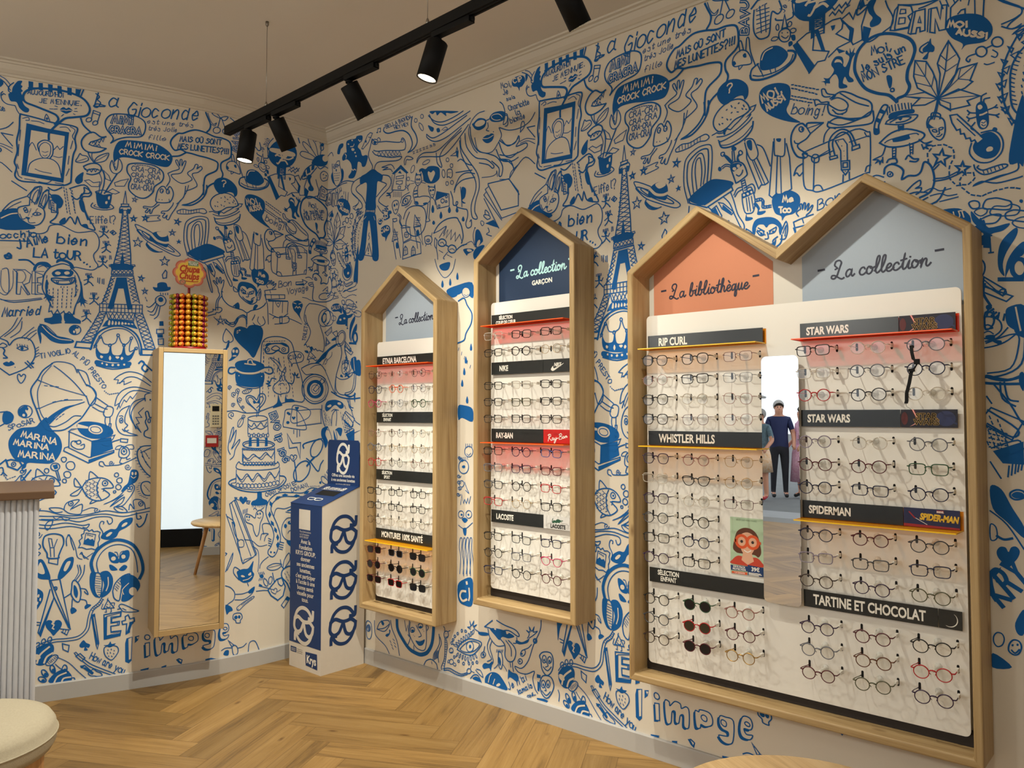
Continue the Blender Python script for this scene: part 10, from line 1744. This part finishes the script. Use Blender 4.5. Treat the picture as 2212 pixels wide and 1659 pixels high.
# ------------------------------------------------------------------ things on the back wall, seen in the tall mirror
def onback(nm, x, z, w_, h_, t_, label, cat): return empty(nm, (x, -.30, z), 0, label, cat)
root = onback('wall_telephone', -1.30, 1.39, 0, 0, 0, 'cream wall telephone with keypad reflected in the tall mirror', 'telephone')
bm = NB(); box(bm, (-1.355, -.298, 1.37), (-1.245, -.268, 1.62)); bevel_mod(finish(bm, 'body', mat('cream_plastic', (226, 214, 180), .4), root), .006)
bm = NB(); box(bm, (-1.335, -.2675, 1.545), (-1.265, -.264, 1.60)); finish(bm, 'screen', M['blacksoft'], root)
for r_ in range(4):
    for c_ in range(3): bm = NB(); box(bm, (-1.332 + c_ * .024, -.2675, 1.40 + r_ * .028), (-1.315 + c_ * .024, -.263, 1.415 + r_ * .028)); finish(bm, 'key', M['tagprint'], root)
root = onback('fire_alarm', -1.34, 1.20, 0, 0, 0, 'small red fire alarm button box reflected in the tall mirror', 'fire alarm')
bm = NB(); box(bm, (-1.40, -.298, 1.16), (-1.27, -.262, 1.285)); bevel_mod(finish(bm, 'case', mat('alarm_red', (176, 24, 24), .4), root), .004)
bm = NB(); box(bm, (-1.382, -.2618, 1.20), (-1.288, -.258, 1.255)); finish(bm, 'button_plate', M['tag'], root)

# ------------------------------------------------------------------ people out in the street, seen in the cabinet mirror
SKIN = mat('skin', (196, 140, 112), .55); NAVYS = mat('navy_polo', (30, 38, 78), .8); DEN = mat('dark_trousers', (34, 34, 40), .85)
PINKF = noisy('pink_floral', (200, 100, 150), (238, 214, 226), 38, .85); ORF = noisy('orange_floral', (222, 150, 50), (240, 230, 214), 26, .85); TEAL = noisy('teal_print', (40, 70, 84), (120, 140, 150), 40, .85)
HG = mat('grey_hair', (150, 144, 138), .8); HD = mat('dark_hair', (40, 30, 26), .8); SHOE = mat('red_shoe', (170, 40, 50), .6); SHK = mat('dark_shoe', (30, 30, 34), .6)
def skinbody(pts, edges, radii, name, parent, mats, assign):
    me = bpy.data.meshes.new(name); me.from_pydata(pts, edges, []); o = bpy.data.objects.new(name, me); COL.objects.link(o); o.parent = parent
    m_ = o.modifiers.new('skin', 'SKIN'); m_.use_smooth_shade = True
    sv = me.skin_vertices if len(me.skin_vertices) else None
    if not sv:
        b = NB(); b.from_mesh(me); b.verts.layers.skin.verify(); b.to_mesh(me); b.free(); sv = me.skin_vertices
    for i, r_ in enumerate(radii): sv[0].data[i].radius = (r_, r_ * (.72 if i in (1, 2) else 1)); sv[0].data[i].use_root = (i == 0)
    s_ = o.modifiers.new('sub', 'SUBSURF'); s_.levels = 1; s_.render_levels = 2
    dg = bpy.context.evaluated_depsgraph_get(); me2 = bpy.data.meshes.new_from_object(o.evaluated_get(dg)); o.modifiers.clear(); o.data = me2
    me2.materials.clear()
    for x in mats: me2.materials.append(x)
    for p in me2.polygons:
        p.material_index = assign(p.center); p.use_smooth = True
    return o
def person(loc, rz, h, label, top, bottom, hair, shoe, hem=.52, arm=0.0, skirt=False, longhair=False):
    root = empty('person', loc, rz, label, 'person', 'people out in the street'); k = h / 1.75
    S = lambda x, y, z: (x * k, y * k, z * k)
    pts = [S(0, 0, .95), S(0, .01, 1.18), S(0, 0, 1.40), S(0, 0, 1.50), S(0, -.015, 1.58), S(0, -.02, 1.70)]; E2 = [(0, 1), (1, 2), (2, 3), (3, 4), (4, 5)]; rad = [.15, .145, .155, .058, .085, .08]
    for sg in (-1, 1):
        b = len(pts); pts += [S(sg * .17, 0, 1.43), S(sg * .25, .02, 1.17), S(sg * .24, -.10 - arm * .1, .95 + arm * .14), S(sg * .23, -.14 - arm * .1, .87 + arm * .2)]; E2 += [(2, b), (b, b + 1), (b + 1, b + 2), (b + 2, b + 3)]; rad += [.065, .048, .036, .038]
        for q in range(4):
            b2 = len(pts); pts.append(S(sg * (.215 + .012 * q), -.165 - arm * .1 - .004 * q, .80 + arm * .2 + .006 * abs(q - 1.5))); E2.append((b + 3, b2)); rad.append(.010)
        b2 = len(pts); pts.append(S(sg * .195, -.185 - arm * .1, .86 + arm * .2)); E2.append((b + 3, b2)); rad.append(.011)
        b = len(pts); pts += [S(sg * .09, 0, .88), S(sg * .10, -.01, .49), S(sg * .10 + sg * .01, .02, .09), S(sg * .11, -.13, .035)]; E2 += [(0, b), (b, b + 1), (b + 1, b + 2), (b + 2, b + 3)]; rad += [.10, .065, .045, .042]
    rad = [r_ * k for r_ in rad]
    def asg(c):
        z = c.z / k; ax_ = abs(c.x) / k
        if z < .085: return 3
        if ax_ < .10 and z > 1.475: return 0
        if ax_ > .195 and z < (1.24 if top is not PINKF else 1.3): return 0
        if skirt: return 1 if z > hem else 0
        return 1 if z > .93 else (2 if z > hem else 0)
    skinbody(pts, E2, rad, 'body', root, [SKIN, top, bottom, shoe], asg)
    bm = NB(); ball(bm, (0, .022 * k, 1.685 * k), .108 * k, 14, 10, 0, (.92, 1.0, 1.0))
    bmesh.ops.bisect_plane(bm, geom=bm.verts[:] + bm.edges[:] + bm.faces[:], plane_co=(0, -.02 * k, 1.66 * k), plane_no=(0, -1, -.75), clear_outer=True)
    if longhair: ball(bm, (0, .055 * k, 1.60 * k), .10 * k, 12, 8, 0, (1, .8, 1.1))
    local(bm, 'hair', hair, root, True)
    bm = NB()
    for sg in (-1, 1): ball(bm, (sg * .026 * k, -.072 * k, 1.655 * k), .010 * k, 8, 6, 0); ball(bm, (sg * .072 * k, 0, 1.64 * k), .020 * k, 8, 6, 1, (.5, 1, 1.4))
    ball(bm, (0, -.084 * k, 1.625 * k), .014 * k, 8, 6, 1, (.8, 1.2, 1.3)); ball(bm, (0, -.068 * k, 1.585 * k), .020 * k, 8, 6, 2, (1.2, .5, .35))
    local(bm, 'face', [SHK, SKIN, mat('lips', (160, 90, 84), .6)], root, True)
    if skirt:
        bm = NB(); lathe(bm, [(.155 * k, 1.02 * k), (.19 * k, .88 * k), (.23 * k, hem * k), (.21 * k, (hem + .02) * k), (.15 * k, .9 * k)], (0, 0, 0), 24); local(bm, 'skirt', bottom, root, True)
    return root
person((-11.35, 5.93, -.014), R(60), 1.76, 'person in a navy polo shirt and dark trousers, reflected in the cabinet mirror', NAVYS, DEN, HG, SHK, .1, .4)
person((-11.55, 5.58, -.014), R(130), 1.66, 'person in a pink floral dress with short dark hair, reflected in the cabinet mirror', PINKF, PINKF, HD, SHK, .32, .5, True, True)
person((-10.75, 6.02, -.014), R(100), 1.60, 'person in a teal top, orange floral skirt and red shoes in the cabinet mirror', TEAL, ORF, HG, SHOE, .55, .6, True)
person((-12.9, 5.78, -.014), R(200), 1.70, 'person with a dark cap and navy top behind the others, reflected in the cabinet mirror', NAVYS, DEN, HD, SHK, .1, .1)
root = empty('parasol', (-10.35, 6.10, -.014), 0, 'dark red pole with a white canopy out in the street, reflected in the cabinet mirror', 'parasol')
bm = NB(); tube(bm, [(-10.35, 6.10, -.01), (-10.35, 6.10, 2.2)], .022, 10); finish(bm, 'pole', mat('red_pole', (110, 30, 36), .5), root)
bm = NB(); lathe(bm, [(1.1, 1.82), (.02, 2.28), (.0, 2.28)], (-10.15, 6.75, 0), 8); lathe(bm, [(.0, 2.26), (1.09, 1.805)], (-10.15, 6.75, 0), 8); tube(bm, [(-10.35, 6.10, 2.15), (-10.15, 6.75, 2.27)], .02, 8); finish(bm, 'canopy', mat('canopy_white', (235, 235, 232), .8), root)
